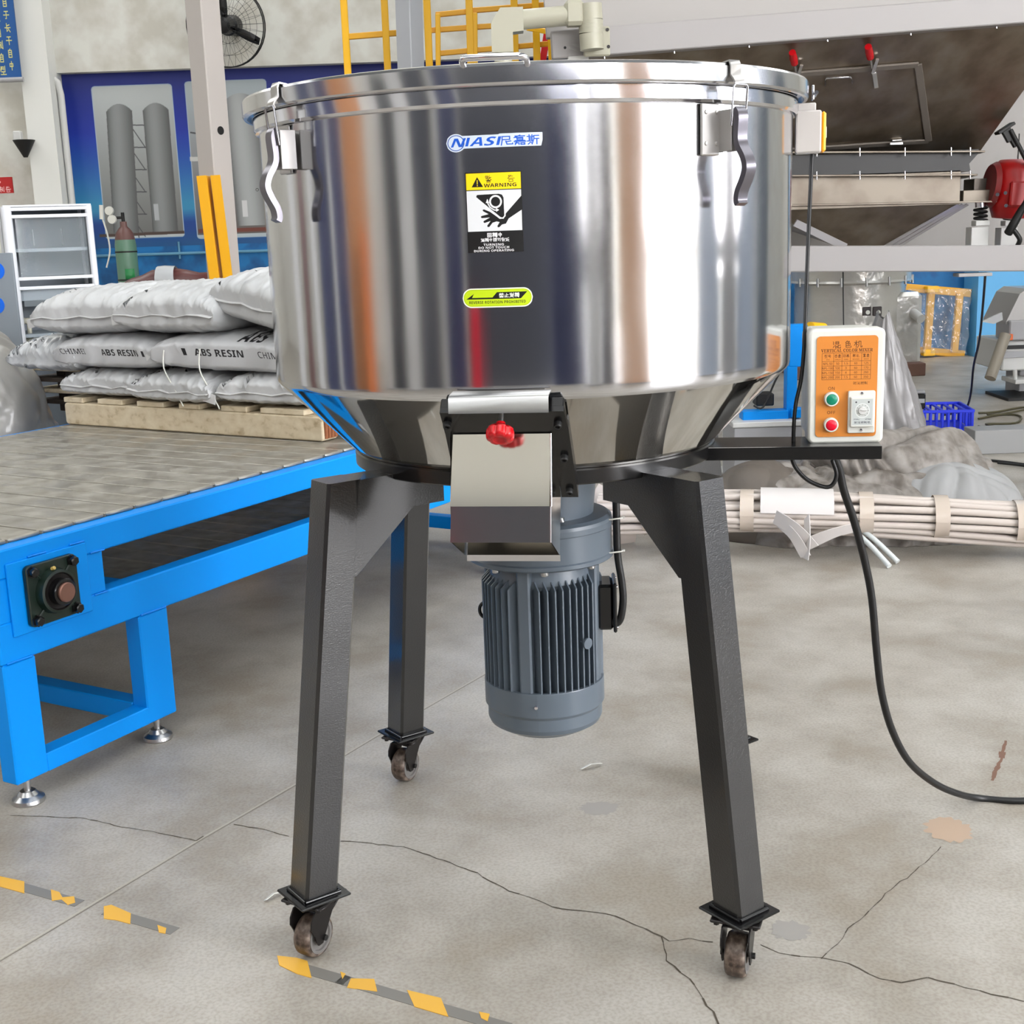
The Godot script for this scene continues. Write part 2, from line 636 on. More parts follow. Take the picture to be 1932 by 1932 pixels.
# ---------------------------------------------------------------- the mixer in the middle
func mixer() -> void:
	var t := thing("vertical_mixer", "tall polished stainless drum mixer on four splayed black legs with castors", "mixer", Vector3(0.0551, 0, -2.7795), -0.1467)
	var steel: StandardMaterial3D = mats["steel"]
	steel.roughness_texture = ntex(0.01, 51, 3, 256, 0.0, [[0.3, Color(0.7, 0.7, 0.7)], [0.8, Color(1, 1, 1)]])
	steel.uv1_scale = Vector3(9, 0.6, 1)
	var mb := MB.new()
	# tank wall with a rolled neck and a welded seam at its foot
	mb.lathe([Vector2(0.5476, 1.662), Vector2(0.5476, 1.50), Vector2(0.5476, 1.30), Vector2(0.5476, 1.19), Vector2(0.5476, 1.176), Vector2(0.5468, 1.1695), Vector2(0.5448, 1.1645), Vector2(0.5425, 1.1615)], 200, false)
	part("tank_wall", mb, steel, t)
	mb = MB.new()
	mb.lathe([Vector2(0.546, 1.692), Vector2(0.5565, 1.692), Vector2(0.558, 1.690), Vector2(0.558, 1.666), Vector2(0.5545, 1.661), Vector2(0.5476, 1.6595)], 160)
	part("neck_band", mb, mats["steel_bright"], t)
	mb = MB.new()
	mb.lathe([Vector2(0.5425, 1.1615), Vector2(0.3855, 1.004)], 128, false)
	part("cone", mb, mats["steel_cone"], t)
	mb = MB.new()
	mb.lathe([Vector2(0.0, 1.006), Vector2(0.389, 1.006), Vector2(0.392, 1.003), Vector2(0.392, 0.978), Vector2(0.388, 0.975), Vector2(0.0, 0.975)], 96)
	part("base_ring", mb, mats["black_gloss"], t)
	# lid
	var lid_mb := MB.new()
	lid_mb.lathe([Vector2(0.0, 1.742), Vector2(0.35, 1.738), Vector2(0.565, 1.727), Vector2(0.5745, 1.7245), Vector2(0.578, 1.720), Vector2(0.578, 1.694), Vector2(0.5755, 1.6905), Vector2(0.569, 1.690), Vector2(0.569, 1.697), Vector2(0.0, 1.697)], 160)
	var lid := part("lid", lid_mb, mats["steel"], t)
	mb = MB.new()
	var hx0 := -0.026
	var hx1 := 0.080
	mb.tube([Vector3(hx0, 1.7195, 0.566), Vector3(hx0, 1.7275, 0.586), Vector3(hx0 + 0.004, 1.7305, 0.594), Vector3(hx0 + 0.012, 1.7315, 0.596), Vector3(hx1 - 0.012, 1.7305, 0.596), Vector3(hx1 - 0.004, 1.7295, 0.594), Vector3(hx1, 1.7265, 0.586), Vector3(hx1, 1.7185, 0.566)], 0.0055, 12)
	part("handle", mb, mats["steel_bright"], lid)
	for a in [-45.0, 45.0, 135.0, 225.0]:
		latch(t, deg_to_rad(a))
	# legs: FL, FR, BR, BL on the diagonals
	for a in [-45.0, 45.0, 135.0, 225.0]:
		leg(t, deg_to_rad(a))
	chute(t)
	motor(t)
	control_box(t)
	switch_box(t)
	stickers(t)


func spin(a: float) -> Transform3D:
	return Transform3D(Basis(Vector3.UP, a), Vector3.ZERO)


func latch(t: Node3D, a: float) -> void:
	# in local axes: z points outward, x along the rim
	var L := spin(a)
	var R := 0.5476
	var mb := MB.new()
	mb.x = L
	mb.box(Vector3(-0.018, 1.6155, R + 0.004), Vector3(0.045, 0.088, 0.006), 0.002)
	for q in [[-0.030, 1.645], [-0.030, 1.592], [-0.004, 1.645], [-0.004, 1.592]]:
		mb.lathe_on(Vector3(q[0], q[1], R + 0.006), Vector3(0, 0, 1), [Vector2(0, 0.004), Vector2(0.003, 0.0035), Vector2(0.0045, 0.0)], 12)
	for sx in [0.004, 0.026]:
		mb.box(Vector3(sx, 1.613, R + 0.020), Vector3(0.003, 0.07, 0.032), 0.001)
	var pl := part("latch_bracket", mb, mat("latch_steel", Color(0.72, 0.71, 0.70), 0.34, 0.8), t)
	mb = MB.new()
	mb.x = L
	# hook over the lid edge
	var hook := [Vector3(0.015, 1.7265, 0.562), Vector3(0.015, 1.729, 0.578), Vector3(0.015, 1.721, 0.5815), Vector3(0.015, 1.705, 0.5815), Vector3(0.015, 1.698, 0.588), Vector3(0.015, 1.692, 0.592), Vector3(0.015, 1.685, 0.589)]
	mb.strap(hook, 0.026, 0.003, Vector3(1, 0, 0))
	part("hook", mb, mat("latch_steel"), pl)
	mb = MB.new()
	mb.x = L
	for sx in [-1.0, 1.0]:
		mb.tube([Vector3(0.015, 1.688, 0.594), Vector3(0.015 + sx * 0.014, 1.688, 0.594), Vector3(0.015 + sx * 0.017, 1.684, 0.594), Vector3(0.015 + sx * 0.017, 1.62, 0.588)], 0.0021, 8)
	part("wire_loop", mb, mat("wire_steel", Color(0.66, 0.66, 0.68), 0.25, 1.0), pl)
	mb = MB.new()
	mb.x = L
	mb.strap(smooth_path([Vector3(0.015, 1.648, 0.588), Vector3(0.015, 1.636, 0.595), Vector3(0.015, 1.602, 0.593), Vector3(0.015, 1.585, 0.597), Vector3(0.015, 1.566, 0.609), Vector3(0.015, 1.548, 0.614), Vector3(0.015, 1.530, 0.608), Vector3(0.015, 1.510, 0.597), Vector3(0.015, 1.494, 0.594), Vector3(0.015, 1.486, 0.597)], 5), 0.024, 0.011, Vector3(1, 0, 0))
	part("lever", mb, mat("lever_steel", Color(0.48, 0.47, 0.50), 0.3, 0.9), pl)


func leg(t: Node3D, a: float) -> void:
	# local x = outward along the radius, y up; swept across the tube width
	var L := spin(a) * Transform3D(Basis(Vector3(0, 0, 1), Vector3(0, 1, 0), Vector3(-1, 0, 0)), Vector3.ZERO)
	var m: StandardMaterial3D = mats["black_paint"]
	var w := 0.0375
	var mb := MB.new()
	mb.x = L
	# chamfered tube cut to the slope
	var sec := []
	var c := 0.006
	for q in [[0, -w + c], [0, w - c], [-c, w], [-0.075 + c, w], [-0.075, w - c], [-0.075, -w + c], [-0.075 + c, -w], [-c, -w]]:
		sec.append(q)
	mb.group(-1)
	for i in 8:
		var p: Array = sec[i]
		var q: Array = sec[(i + 1) % 8]
		var o := Vector3((p[0] + q[0]) * 0.5 + 0.0375, 0, (p[1] + q[1]) * 0.5)
		mb.quad(Vector3(0.537 + p[0], 0.987, p[1]), Vector3(0.537 + q[0], 0.987, q[1]), Vector3(0.650 + q[0], 0.137, q[1]), Vector3(0.650 + p[0], 0.137, p[1]), o)
	for i in range(1, 7):
		mb.tri(Vector3(0.537 + sec[0][0], 0.987, sec[0][1]), Vector3(0.537 + sec[i][0], 0.987, sec[i][1]), Vector3(0.537 + sec[i + 1][0], 0.987, sec[i + 1][1]), Vector3.UP)
	var lg := part("leg", mb, m, t)
	mb = MB.new()
	mb.x = L
	mb.box(Vector3(0.3735, 0.950, 0), Vector3(0.207, 0.072, 0.075))
	part("arm", mb, m, lg)
	mb = MB.new()
	mb.x = L
	mb.prism([Vector2(0.345, 0.9142), Vector2(0.4775, 0.9142), Vector2(0.4935, 0.793), Vector2(0.4876, 0.793)], -0.0375, 0.0375)
	part("gusset", mb, m, lg)
	# weld plate and castor
	mb = MB.new()
	mb.x = L
	mb.box(Vector3(0.6125, 0.1335, 0), Vector3(0.113, 0.006, 0.113), 0.002)
	mb.group(-1)
	for sz in [-1.0, 1.0]:
		mb.tube([Vector3(0.572, 0.139, sz * 0.0385), Vector3(0.652, 0.139, sz * 0.0385)], 0.0045, 6)
		mb.tube([Vector3(0.6125 + sz * 0.039, 0.139, -0.038), Vector3(0.6125 + sz * 0.039, 0.139, 0.038)], 0.0045, 6)
	part("foot_plate", mb, mats["black_gloss"], lg)
	castor(t, a)


const CASTOR_TURN := {-45: -21.0, 45: -12.0, 135: -25.0, 225: -19.0}

func castor(t: Node3D, a: float) -> void:
	var o := Node3D.new()
	o.name = "castor" if not t.has_node("castor") else "castor_%03d" % int(t.get_children().filter(func(q): return String(q.name).begins_with("castor")).size())
	t.add_child(o)
	var ang: float = deg_to_rad(CASTOR_TURN[roundi(rad_to_deg(a))])
	o.transform = Transform3D(Basis(Vector3.UP, ang), Vector3(sin(a), 0, cos(a)) * 0.6125)
	# wheel rolls along local z, axle along x, trailing toward -x... trail offset in z
	var off := Vector3(0, 0, 0.012)
	var mb := MB.new()
	mb.box(Vector3(0, 0.1265, 0), Vector3(0.098, 0.006, 0.098), 0.002)
	for sx in [-1.0, 1.0]:
		for sz in [-1.0, 1.0]:
			mb.lathe_on(Vector3(sx * 0.038, 0.117, sz * 0.038), Vector3.UP, [Vector2(0, 0.007), Vector2(0.006, 0.007), Vector2(0.006, 0), Vector2(0, 0)], 6)
	part("mount_plate", mb, mats["castor_steel"], o)
	mb = MB.new()
	mb.lathe_on(Vector3(0, 0.107, 0), Vector3.UP, [Vector2(0, 0.017), Vector2(0.02, 0.017), Vector2(0.03, 0.006), Vector2(0.032, 0), Vector2(0, 0)], 24)
	for sx in [-1.0, 1.0]:
		var keep := mb.x
		mb.x = Transform3D(Basis(Vector3(0, 0, 1), Vector3(0, 1, 0), Vector3(-1, 0, 0)), Vector3(sx * 0.027, 0, 0))
		mb.prism([Vector2(-0.034, 0.110), Vector2(0.036, 0.110), Vector2(0.048, 0.094), Vector2(0.050, 0.078), Vector2(0.040, 0.060), Vector2(0.036, 0.044), Vector2(0.030, 0.034), Vector2(0.016, 0.034), Vector2(0.008, 0.048), Vector2(-0.014, 0.080)], -0.0016, 0.0016)
		mb.x = keep
	mb.box(Vector3(0, 0.109, 0), Vector3(0.056, 0.004, 0.06), 0.001)
	part("fork", mb, mats["castor_steel"], o)
	mb = MB.new()
	mb.lathe_on(off + Vector3(-0.034, 0.0445, 0), Vector3(1, 0, 0), [Vector2(0, 0.068), Vector2(0.0065, 0.068), Vector2(0.0065, 0.062), Vector2(0.004, 0.061), Vector2(0.004, 0.007), Vector2(0.0075, 0.007), Vector2(0.0075, 0), Vector2(0, 0)], 8)
	part("axle", mb, mats["black_matt"], o)
	mb = MB.new()
	mb.lathe_on(off + Vector3(-0.0205, 0.0445, 0), Vector3(1, 0, 0), [Vector2(0.006, 0.040), Vector2(0.015, 0.040), Vector2(0.018, 0.036), Vector2(0.030, 0.036), Vector2(0.033, 0.040), Vector2(0.040, 0.0405), Vector2(0.0435, 0.036), Vector2(0.0445, 0.028), Vector2(0.0445, 0.013), Vector2(0.0435, 0.005), Vector2(0.040, 0.0005), Vector2(0.033, 0.001), Vector2(0.030, 0.005), Vector2(0.018, 0.005), Vector2(0.015, 0.001), Vector2(0.006, 0.001)], 44, false)
	var wh := part("wheel", mb, mats["wheel"], o)
	for sx in [-1.0, 1.0]:
		mb = MB.new()
		mb.lathe_on(off + Vector3(sx * 0.0125, 0.0445, 0), Vector3(sx, 0, 0), [Vector2(0.0, 0.006), Vector2(0.016, 0.006), Vector2(0.017, 0.004), Vector2(0.0285, 0.004), Vector2(0.030, 0.008), Vector2(0.036, 0.0085), Vector2(0.0365, 0.0)], 36)
		part("hub", mb, mat("hub_grey", Color(0.42, 0.41, 0.40), 0.4), wh)
	if a < 0.0 or a > 3.5:
		mb = MB.new()
		mb.x = Transform3D(Basis(Vector3.RIGHT, 0.5), Vector3(0, 0.094, -0.040))
		mb.box(Vector3(0, 0, 0), Vector3(0.048, 0.004, 0.05), 0.001)
		part("brake_pedal", mb, mats["castor_steel"], o)


func chute(t: Node3D) -> void:
	# local frame of the cone face: x along, s down the slope, out along the normal
	var nn := Vector3(0, -0.713, 0.701)
	var sl := Vector3(0, -0.701, -0.713)
	var o := Vector3(0.016, 1.163, 0.5476) + nn * 0.022
	var F := Transform3D(Basis(Vector3(1, 0, 0), -sl, nn), o)     # y up the slope, z outward
	var mb := MB.new()
	mb.x = F
	var s0 := 0.012
	mb.prism([Vector2(-0.108, s0), Vector2(0.110, s0), Vector2(0.114, -0.04), Vector2(0.114, -0.262), Vector2(0.082, -0.262), Vector2(0.082, -0.072), Vector2(-0.082, -0.072), Vector2(-0.086, -0.262), Vector2(-0.118, -0.262), Vector2(-0.108, -0.04)], 0.0, 0.012)
	mb.box(Vector3(0.0, -0.029, -0.010), Vector3(0.218, 0.08, 0.022), 0.002)
	for sx in [-1.0, 1.0]:
		mb.box(Vector3(sx * 0.098, -0.15, -0.010), Vector3(0.03, 0.22, 0.022), 0.002)
	var fl := part("chute_flange", mb, mats["black_gloss"], t)
	for q in [[-0.099, -0.018], [0.097, -0.022], [0.099, -0.125], [0.099, -0.236], [-0.101, -0.125], [-0.101, -0.236]]:
		mb = MB.new()
		mb.x = F
		mb.lathe_on(Vector3(q[0], q[1], 0.012), Vector3(0, 0, 1), [Vector2(0.0, 0.006), Vector2(0.0035, 0.006), Vector2(0.004, 0.010), Vector2(0.0065, 0.010), Vector2(0.0072, 0.008), Vector2(0.0072, 0)], 16)
		part("bolt", mb, mats["black_matt"], fl)
	# duct: sheet steel box with a kinked front, open at the foot
	var x0 := -0.078
	var x1 := 0.098
	var prof := [Vector2(0.537, 1.102), Vector2(0.565, 0.9765), Vector2(0.572, 0.912)]
	var back := [Vector2(0.50, 1.075), Vector2(0.40, 0.965), Vector2(0.445, 0.856)]
	mb = MB.new()
	mb.group(-1)
	var th := 0.002
	for k in 2:      # front face, with thickness
		for d in [0.0, -th]:
			var a0 := Vector3(x0 - 0.004 * k, prof[k].y, prof[k].x + d)
			var a1 := Vector3(x1, prof[k].y, prof[k].x + d)
			var b0 := Vector3(x0 - 0.006 - 0.001 * k, prof[k + 1].y, prof[k + 1].x + d)
			var b1 := Vector3(x1 - 0.003, prof[k + 1].y, prof[k + 1].x + d)
			mb.quad(a0, a1, b1, b0, Vector3(0, 0, 1 if d == 0.0 else -1))
	mb.quad(Vector3(x0 - 0.007, 0.912, 0.572), Vector3(x1 - 0.003, 0.912, 0.572), Vector3(x1 - 0.003, 0.912, 0.570), Vector3(x0 - 0.007, 0.912, 0.570), Vector3.DOWN)
	mb.quad(Vector3(x0, 1.102, 0.537), Vector3(x1, 1.102, 0.537), Vector3(x1, 1.102, 0.50), Vector3(x0, 1.102, 0.50), Vector3.UP)
	for sx in [0, 1]:     # side faces
		var xs: float = x1 if sx else x0 - 0.005
		var sg := 1.0 if sx else -1.0
		for d in [0.0, th]:
			var xx: float = xs - sg * d
			var pts := [Vector3(xx, 1.102, 0.537), Vector3(xx, 0.9765, 0.565), Vector3(xx, 0.912, 0.572), Vector3(xx, 0.856, 0.445), Vector3(xx, 0.965, 0.40), Vector3(xx, 1.075, 0.50)]
			for k in range(1, 5):
				mb.tri(pts[0], pts[k], pts[k + 1], Vector3(sg if d == 0.0 else -sg, 0, 0))
	for d in [0.0, th]:   # floor of the duct
		mb.quad(Vector3(x0, 0.965 + d, 0.40), Vector3(x1, 0.965 + d, 0.40), Vector3(x1, 0.856 + d, 0.445), Vector3(x0, 0.856 + d, 0.445), Vector3(0, 1 if d else -1, 0))
	var du := part("chute", mb, mat("chute_steel", Color(0.90, 0.89, 0.87), 0.12, 1.0), t)
	mb = MB.new()
	mb.box(Vector3((x0 + x1) * 0.5, 0.851, 0.4455), Vector3(x1 - x0 + 0.002, 0.012, 0.002))
	part("lip", mb, mats["steel_bright"], du)
	for e in [[Vector3(x1, 1.102, 0.537), Vector3(x1, 0.9765, 0.565)], [Vector3(x1 - 0.001, 0.9765, 0.565), Vector3(x1 - 0.002, 0.912, 0.572)]]:
		mb = MB.new()
		mb.rod(e[0], e[1], 0.0016, 8)
		part("weld_edge", mb, mats["chrome"], du)
	# rain hood over the flange
	mb = MB.new()
	mb.strap([Vector3(0.016, 1.181, 0.555), Vector3(0.016, 1.178, 0.598), Vector3(0.016, 1.174, 0.603), Vector3(0.016, 1.149, 0.606)], 0.174, 0.002, Vector3(1, 0, 0))
	part("hood", mb, mats["steel_dull"], t)
	# red star knob on a screw
	var kc := Vector3(0.017, 1.112, 0.600)
	var kd := Vector3(0, -0.80, 0.60).normalized()
	mb = MB.new()
	mb.rod(kc - kd * 0.045, kc, 0.0045, 12)
	var scr := part("clamp_screw", mb, mats["steel_dull"], t)
	mb = MB.new()
	var zx := Vector3(1, 0, 0)
	mb.x = Transform3D(Basis(zx, kd.cross(zx), kd), kc)
	var star := []
	for k in 84:
		var an := TAU * k / 84
		star.append(Vector2(cos(an), sin(an)) * 0.0245 * (1.0 - 0.16 * pow(maxf(0.0, cos(an * 7)), 2.5)))
	var rings := []
	for lv in [[-0.0125, 0.55], [-0.0115, 0.80], [-0.008, 0.97], [-0.004, 1.0], [0.005, 1.0], [0.009, 0.96], [0.0115, 0.84], [0.0125, 0.66], [0.0120, 0.56], [0.0070, 0.46], [0.0062, 0.0]]:
		var ring := []
		for q in star:
			var rr: float = lv[1]
			var round_r := 0.0205 * rr
			var pt: Vector2 = q * rr if rr > 0.7 else q.normalized() * round_r
			ring.append(Vector3(pt.x, pt.y, lv[0]))
		rings.append(ring)
	mb.sheet(rings, Vector3(0, 0, -0.03), false, true)
	mb.lathe_on(Vector3(0, 0, -0.022), Vector3(0, 0, 1), [Vector2(0.010, 0.016), Vector2(0.008, 0.0), Vector2(0.0, 0.0)], 20)
	part("knob", mb, mats["red_plastic"], scr)


func motor(t: Node3D) -> void:
	var cx := Vector3(0.006, 0, 0)
	var mg: StandardMaterial3D = mats["motor_grey"]
	bumpy(mg, noise_c, 0.012, 14.0, false)
	var o := Node3D.new()
	o.name = "motor"
	t.add_child(o)
	o.position = cx
	var mb := MB.new()
	mb.lathe([Vector2(0.128, 0.976), Vector2(0.126, 0.90), Vector2(0.120, 0.842)], 56, false)
	part("gear_neck", mb, mg, o)
	mb = MB.new()
	mb.lathe([Vector2(0.118, 0.843), Vector2(0.152, 0.841), Vector2(0.160, 0.835), Vector2(0.162, 0.828), Vector2(0.162, 0.816), Vector2(0.160, 0.814), Vector2(0.160, 0.757), Vector2(0.163, 0.754), Vector2(0.163, 0.746), Vector2(0.157, 0.742), Vector2(0.112, 0.741)], 72)
	mb.lathe([Vector2(0.112, 0.742), Vector2(0.118, 0.700), Vector2(0.112, 0.690)], 48)
	part("flange", mb, mg, o)
	mb = MB.new()
	mb.lathe([Vector2(0.104, 0.742), Vector2(0.094, 0.722), Vector2(0.092, 0.452)], 48)
	part("stator", mb, mats["motor_dark"], o)  # same grey paint, shade between the fins put into its colour
	# four groups of parallel fins, with plain webs between them
	for g in 4:
		var base := deg_to_rad(34.0 + 90.0 * g)
		var rt := spin(base)
		for k in range(-4, 5):
			var off := k * 0.0165
			var r1 := sqrt(0.1345 * 0.1345 - off * off)
			var r0 := sqrt(0.092 * 0.092 - off * off) - 0.004
			mb = MB.new()
			mb.x = rt * Transform3D(Basis(Vector3(0, 0, 1), Vector3(0, 1, 0), Vector3(-1, 0, 0)), Vector3.ZERO)
			mb.prism([Vector2(r0, 0.452), Vector2(r1, 0.452), Vector2(r1, 0.694), Vector2(r1 - 0.02, 0.712), Vector2(r0, 0.712)], off - 0.0016, off + 0.0016)
			part("fin", mb, mg, o)
		var wb := spin(base + deg_to_rad(45.0))
		mb = MB.new()
		mb.x = wb
		mb.box(Vector3(0, 0.597, 0.112), Vector3(0.030, 0.29, 0.040), 0.004)
		part("web", mb, mg, o)
	mb = MB.new()
	mb.lathe([Vector2(0.127, 0.462), Vector2(0.136, 0.462), Vector2(0.1365, 0.46), Vector2(0.1365, 0.406), Vector2(0.133, 0.401), Vector2(0.131, 0.398), Vector2(0.131, 0.372), Vector2(0.127, 0.362), Vector2(0.113, 0.353), Vector2(0.104, 0.351), Vector2(0.098, 0.345), Vector2(0.0, 0.343)], 72)
	var cw := part("fan_cowl", mb, mat("motor_smooth", Color(0.36, 0.40, 0.44), 0.3), o)
	mb = MB.new()
	mb.lathe_on(Vector3(sin(-0.02), 0, cos(-0.02)) * 0.136 + Vector3(0, 0.432, 0), Vector3(0, 0, 1), [Vector2(0, 0.006), Vector2(0.004, 0.005), Vector2(0.0055, 0)], 12)
	part("screw", mb, mats["steel_bright"], cw)
	# lifting eye, breather disc, terminal box at the back right
	mb = MB.new()
	var pts := []
	for k in 17:
		pts.append(Vector3(-0.132 - 0.014 * sin(PI * k / 16.0), 0.610 + 0.018 * cos(PI * k / 16.0), -0.01))
	mb.tube(pts, 0.004, 8)
	part("lifting_eye", mb, mats["black_gloss"], o)
	var dd := Vector3(sin(deg_to_rad(50)), 0, cos(deg_to_rad(50)))
	mb = MB.new()
	mb.lathe_on(dd * 0.125 + Vector3(0, 0.566, 0), dd, [Vector2(0, 0.020), Vector2(0.0125, 0.020), Vector2(0.0125, 0.016), Vector2(0.005, 0.015), Vector2(0.005, 0.0)], 24)
	part("plug", mb, mg, o)
	mb = MB.new()
	mb.x = spin(deg_to_rad(96))
	mb.box(Vector3(0, 0.628, 0.142), Vector3(0.085, 0.105, 0.035), 0.006)
	mb.box(Vector3(0, 0.628, 0.163), Vector3(0.095, 0.115, 0.008), 0.003)
	var jb := part("terminal_box", mb, mats["black_gloss"], o)
	for q in [Vector2(-0.04, 0.675), Vector2(0.04, 0.675), Vector2(-0.04, 0.581), Vector2(0.04, 0.581)]:
		mb = MB.new()
		mb.x = spin(deg_to_rad(96))
		mb.lathe_on(Vector3(q.x, q.y, 0.167), Vector3(0, 0, 1), [Vector2(0, 0.003), Vector2(0.003, 0.003), Vector2(0.004, 0)], 8)
		part("screw", mb, mats["steel_bright"], jb)
	# flange bolts
	for k in 4:
		var an := deg_to_rad(-14.0 + 48.0 * (k - 0.5))
		mb = MB.new()
		mb.lathe_on(Vector3(sin(an) * 0.14, 0.742, cos(an) * 0.14), Vector3.DOWN, [Vector2(0.0, 0.011), Vector2(0.008, 0.011), Vector2(0.009, 0.009), Vector2(0.009, 0)], 6)
		part("bolt", mb, mats["steel_dull"], o)
	mb = MB.new()
	mb.lathe_on(Vector3(0.06, 0.846, 0.118), Vector3.UP, [Vector2(0.0, 0.009), Vector2(0.008, 0.009), Vector2(0.009, 0)], 6)
	part("bolt", mb, mats["steel_dull"], o)
	# conduit on the right with two white ties
	mb = MB.new()
	var cp := []
	for q in [[0.150, 0.965], [0.168, 0.93], [0.172, 0.86], [0.172, 0.80], [0.174, 0.74], [0.181, 0.69], [0.184, 0.645], [0.178, 0.602], [0.166, 0.588], [0.156, 0.600], [0.152, 0.632], [0.152, 0.662]]:
		cp.append(Vector3(q[0], q[1], 0.015))
	mb.tube(smooth_path(cp, 4), 0.0085, 10)
	part("conduit", mb, mats["rubber"], o)
	for yy in [0.832, 0.757]:
		mb = MB.new()
		mb.tube([Vector3(0.142, yy - 0.002, 0.035), Vector3(0.165, yy, 0.034), Vector3(0.182, yy + 0.001, 0.028), Vector3(0.188, yy + 0.002, 0.022)], 0.0018, 6)
		mb.box(Vector3(0.187, yy + 0.002, 0.023), Vector3(0.006, 0.005, 0.005), 0.001)
		part("cable_tie", mb, mats["white_plastic"], o)


func smooth_path(p: Array, k: int) -> Array:
	var out := []
	for i in p.size() - 1:
		var a: Vector3 = p[maxi(i - 1, 0)]
		var b: Vector3 = p[i]
		var c: Vector3 = p[i + 1]
		var d: Vector3 = p[mini(i + 2, p.size() - 1)]
		for j in k:
			out.append(b.cubic_interpolate(c, a, d, float(j) / k))
	out.append(p[-1])
	return out


# brush strokes of the characters on the labels
const HAN := {
	"警": "1151 2002 4042 1325 2353 5356 5646 2424 4426 8062 73b3 a366 74b7 5767 18b8 3999 3a9a 3c9c 3a3c 9a9c",
	"告": "3012 2292 6006 06c6 2898 282c 989c 2c9c",
	"尼": "1191 9195 1595 1116 160c 576b 6bcb cbca a758",
	"嘉": "11b1 6003 2393 3494 9496 9636 3634 17b7 08c8 1a5a 381c 5a5c 7a7c 7aba babc 7cbc",
	"斯": "2028 5058 0262 2454 2656 0868 3a1c 4a5b c171 7175 755c 75c5 a5ac",
	"混": "0113 0416 0b28 4191 9195 4595 4145 4393 474c 4979 4c7b 878c 8ccc ccca c788",
	"色": "4013 3181 8163 2494 9498 2898 242b 6468 2bbb bbb9",
	"机": "0363 303c 3308 3557 71a1 a1ab abcb cbc9 7178 785c",
	"回": "11b1 b1bb bb1b 1b11 4484 8488 8848 4844",
	"轉": "0161 1353 1555 1315 5355 0868 303c 71c1 a009 73c3 75c5 77c7 7377 c3c7 69c9 b9bc bcac 8a9b",
	"中": "2393 9397 9727 2723 606c",
	"禁": "0252 3006 3306 3355 72c2 9006 9366 93c6 28a8 0aca 6a6c 4b2c 8bac",
	"止": "616b 252b 65b5 0bcb",
	"逆": "1132 0434 343a 3a0c 3acc 5063 b094 44c4 8488 5458 58b8 b8b4 887a",
	"運": "1132 0434 343a 3a0c 3acc 42c2 55b5 b5b8 58b8 5558 56b6 838a 49c9",
	"請": "1021 0353 1545 1646 1848 484b 1b4b 181b 61c1 72b2 63c3 9003 757c 75b5 b5bc 77b7 79b9",
	"勿": "3005 22b2 b2ab ab8a 6239 8249",
	"靠": "3012 12b2 6004 05c5 36a6 484c 787c 2949 2b4b 79a9 7bab",
	"近": "1132 0434 343a 3a0c 3acc b062 6266 664a 66c6 969b",
	"时": "1151 515a 5a1a 1a11 1656 63c3 a0ab ab8a 7579",
	"间": "1012 141c 42b2 b2bc bcac 5585 858a 8a5a 5a55 5787",
	"控": "0353 203b 3b1a 0855 9091 6264 62c2 c2c4 8466 a4c6 67b7 979b 6bcb",
	"制": "2014 1262 0565 303c 161a 1666 666a 8289 b0bb bb9a",
	"型": "1151 0454 2107 4107 7175 a0a6 28a8 686c 0ccc",
	"号": "2191 9194 2494 2124 06c6 4648 3898 989b 9b7c",
	"容": "6061 1213 12b2 b2b3 4355 8375 6408 64c8 3999 999c 9c3c 3c39",
	"量": "3191 9194 3494 3134 3292 05c5 2797 979a 2a9a 272a 676c 0ccc",
	"功": "0252 2229 0a59 63c3 c3bb bb9a 906c",
	"率": "6061 12b2 6345 4574 7447 4787 2336 a386 2719 a7b9 0aca 687c",
	"转": "1152 2206 0656 414c 0958 72b2 64c4 9268 68b8 b89c",
	"比": "212b 2555 2b5a 717b 7bcb cbc9 b475",
	"重": "9021 02c2 3494 9498 3898 3438 3696 616c 2aaa 0ccc",
	"不": "11b1 6106 636c 75b8",
	"自": "6042 2292 929c 2c9c 222c 2595 2898",
	"于": "21a1 06c6 616b 6b4b",
	"干": "21a1 06c6 616c",
	"长": "404b 06c6 4b6a 66bc a253",
	"企": "6006 60c6 656c 68b8 383c 0ccc",
}

func han_row(p: Paint, text: String, x: float, y: float, w: float, h: float, step: float, pen: float, c: Color, down := false) -> void:
	for i in text.length():
		p.han(HAN[text[i]], x + (0.0 if down else step * i), y + (step * i if down else 0.0), w, h, pen, c)

func printed(key: String, p: Paint, rough := 0.4) -> StandardMaterial3D:
	var m := mat(key, Color.WHITE, rough)
	m.albedo_texture = p.tex()
	m.texture_repeat = false
	return m


# a print bent onto the drum; lo and hi give its outline, in metres up, for each share of its width
func on_drum(called: String, t: Node3D, a0: float, a1: float, y0: float, y1: float, m: Material, lo: Callable, hi: Callable, label: String) -> void:
	var mb := MB.new()
	mb.group(0)
	var R := 0.5480
	var k := 64
	for i in k:
		var s0 := float(i) / k
		var s1 := float(i + 1) / k
		var p := []
		var uv := []
		for q in [[s0, 0], [s1, 0], [s1, 1], [s0, 1]]:
			var a := deg_to_rad(lerpf(a0, a1, q[0]))
			var f: float = (hi if q[1] == 1 else lo).call(q[0])
			p.append(Vector3(sin(a) * R, lerpf(y0, y1, f), cos(a) * R))
			uv.append(Vector2(q[0], 1.0 - f))
		mb.quad(p[0], p[1], p[2], p[3], Vector3(p[0].x, 0, p[0].z), uv)
	part(called, mb, m, t).set_meta("label", label)


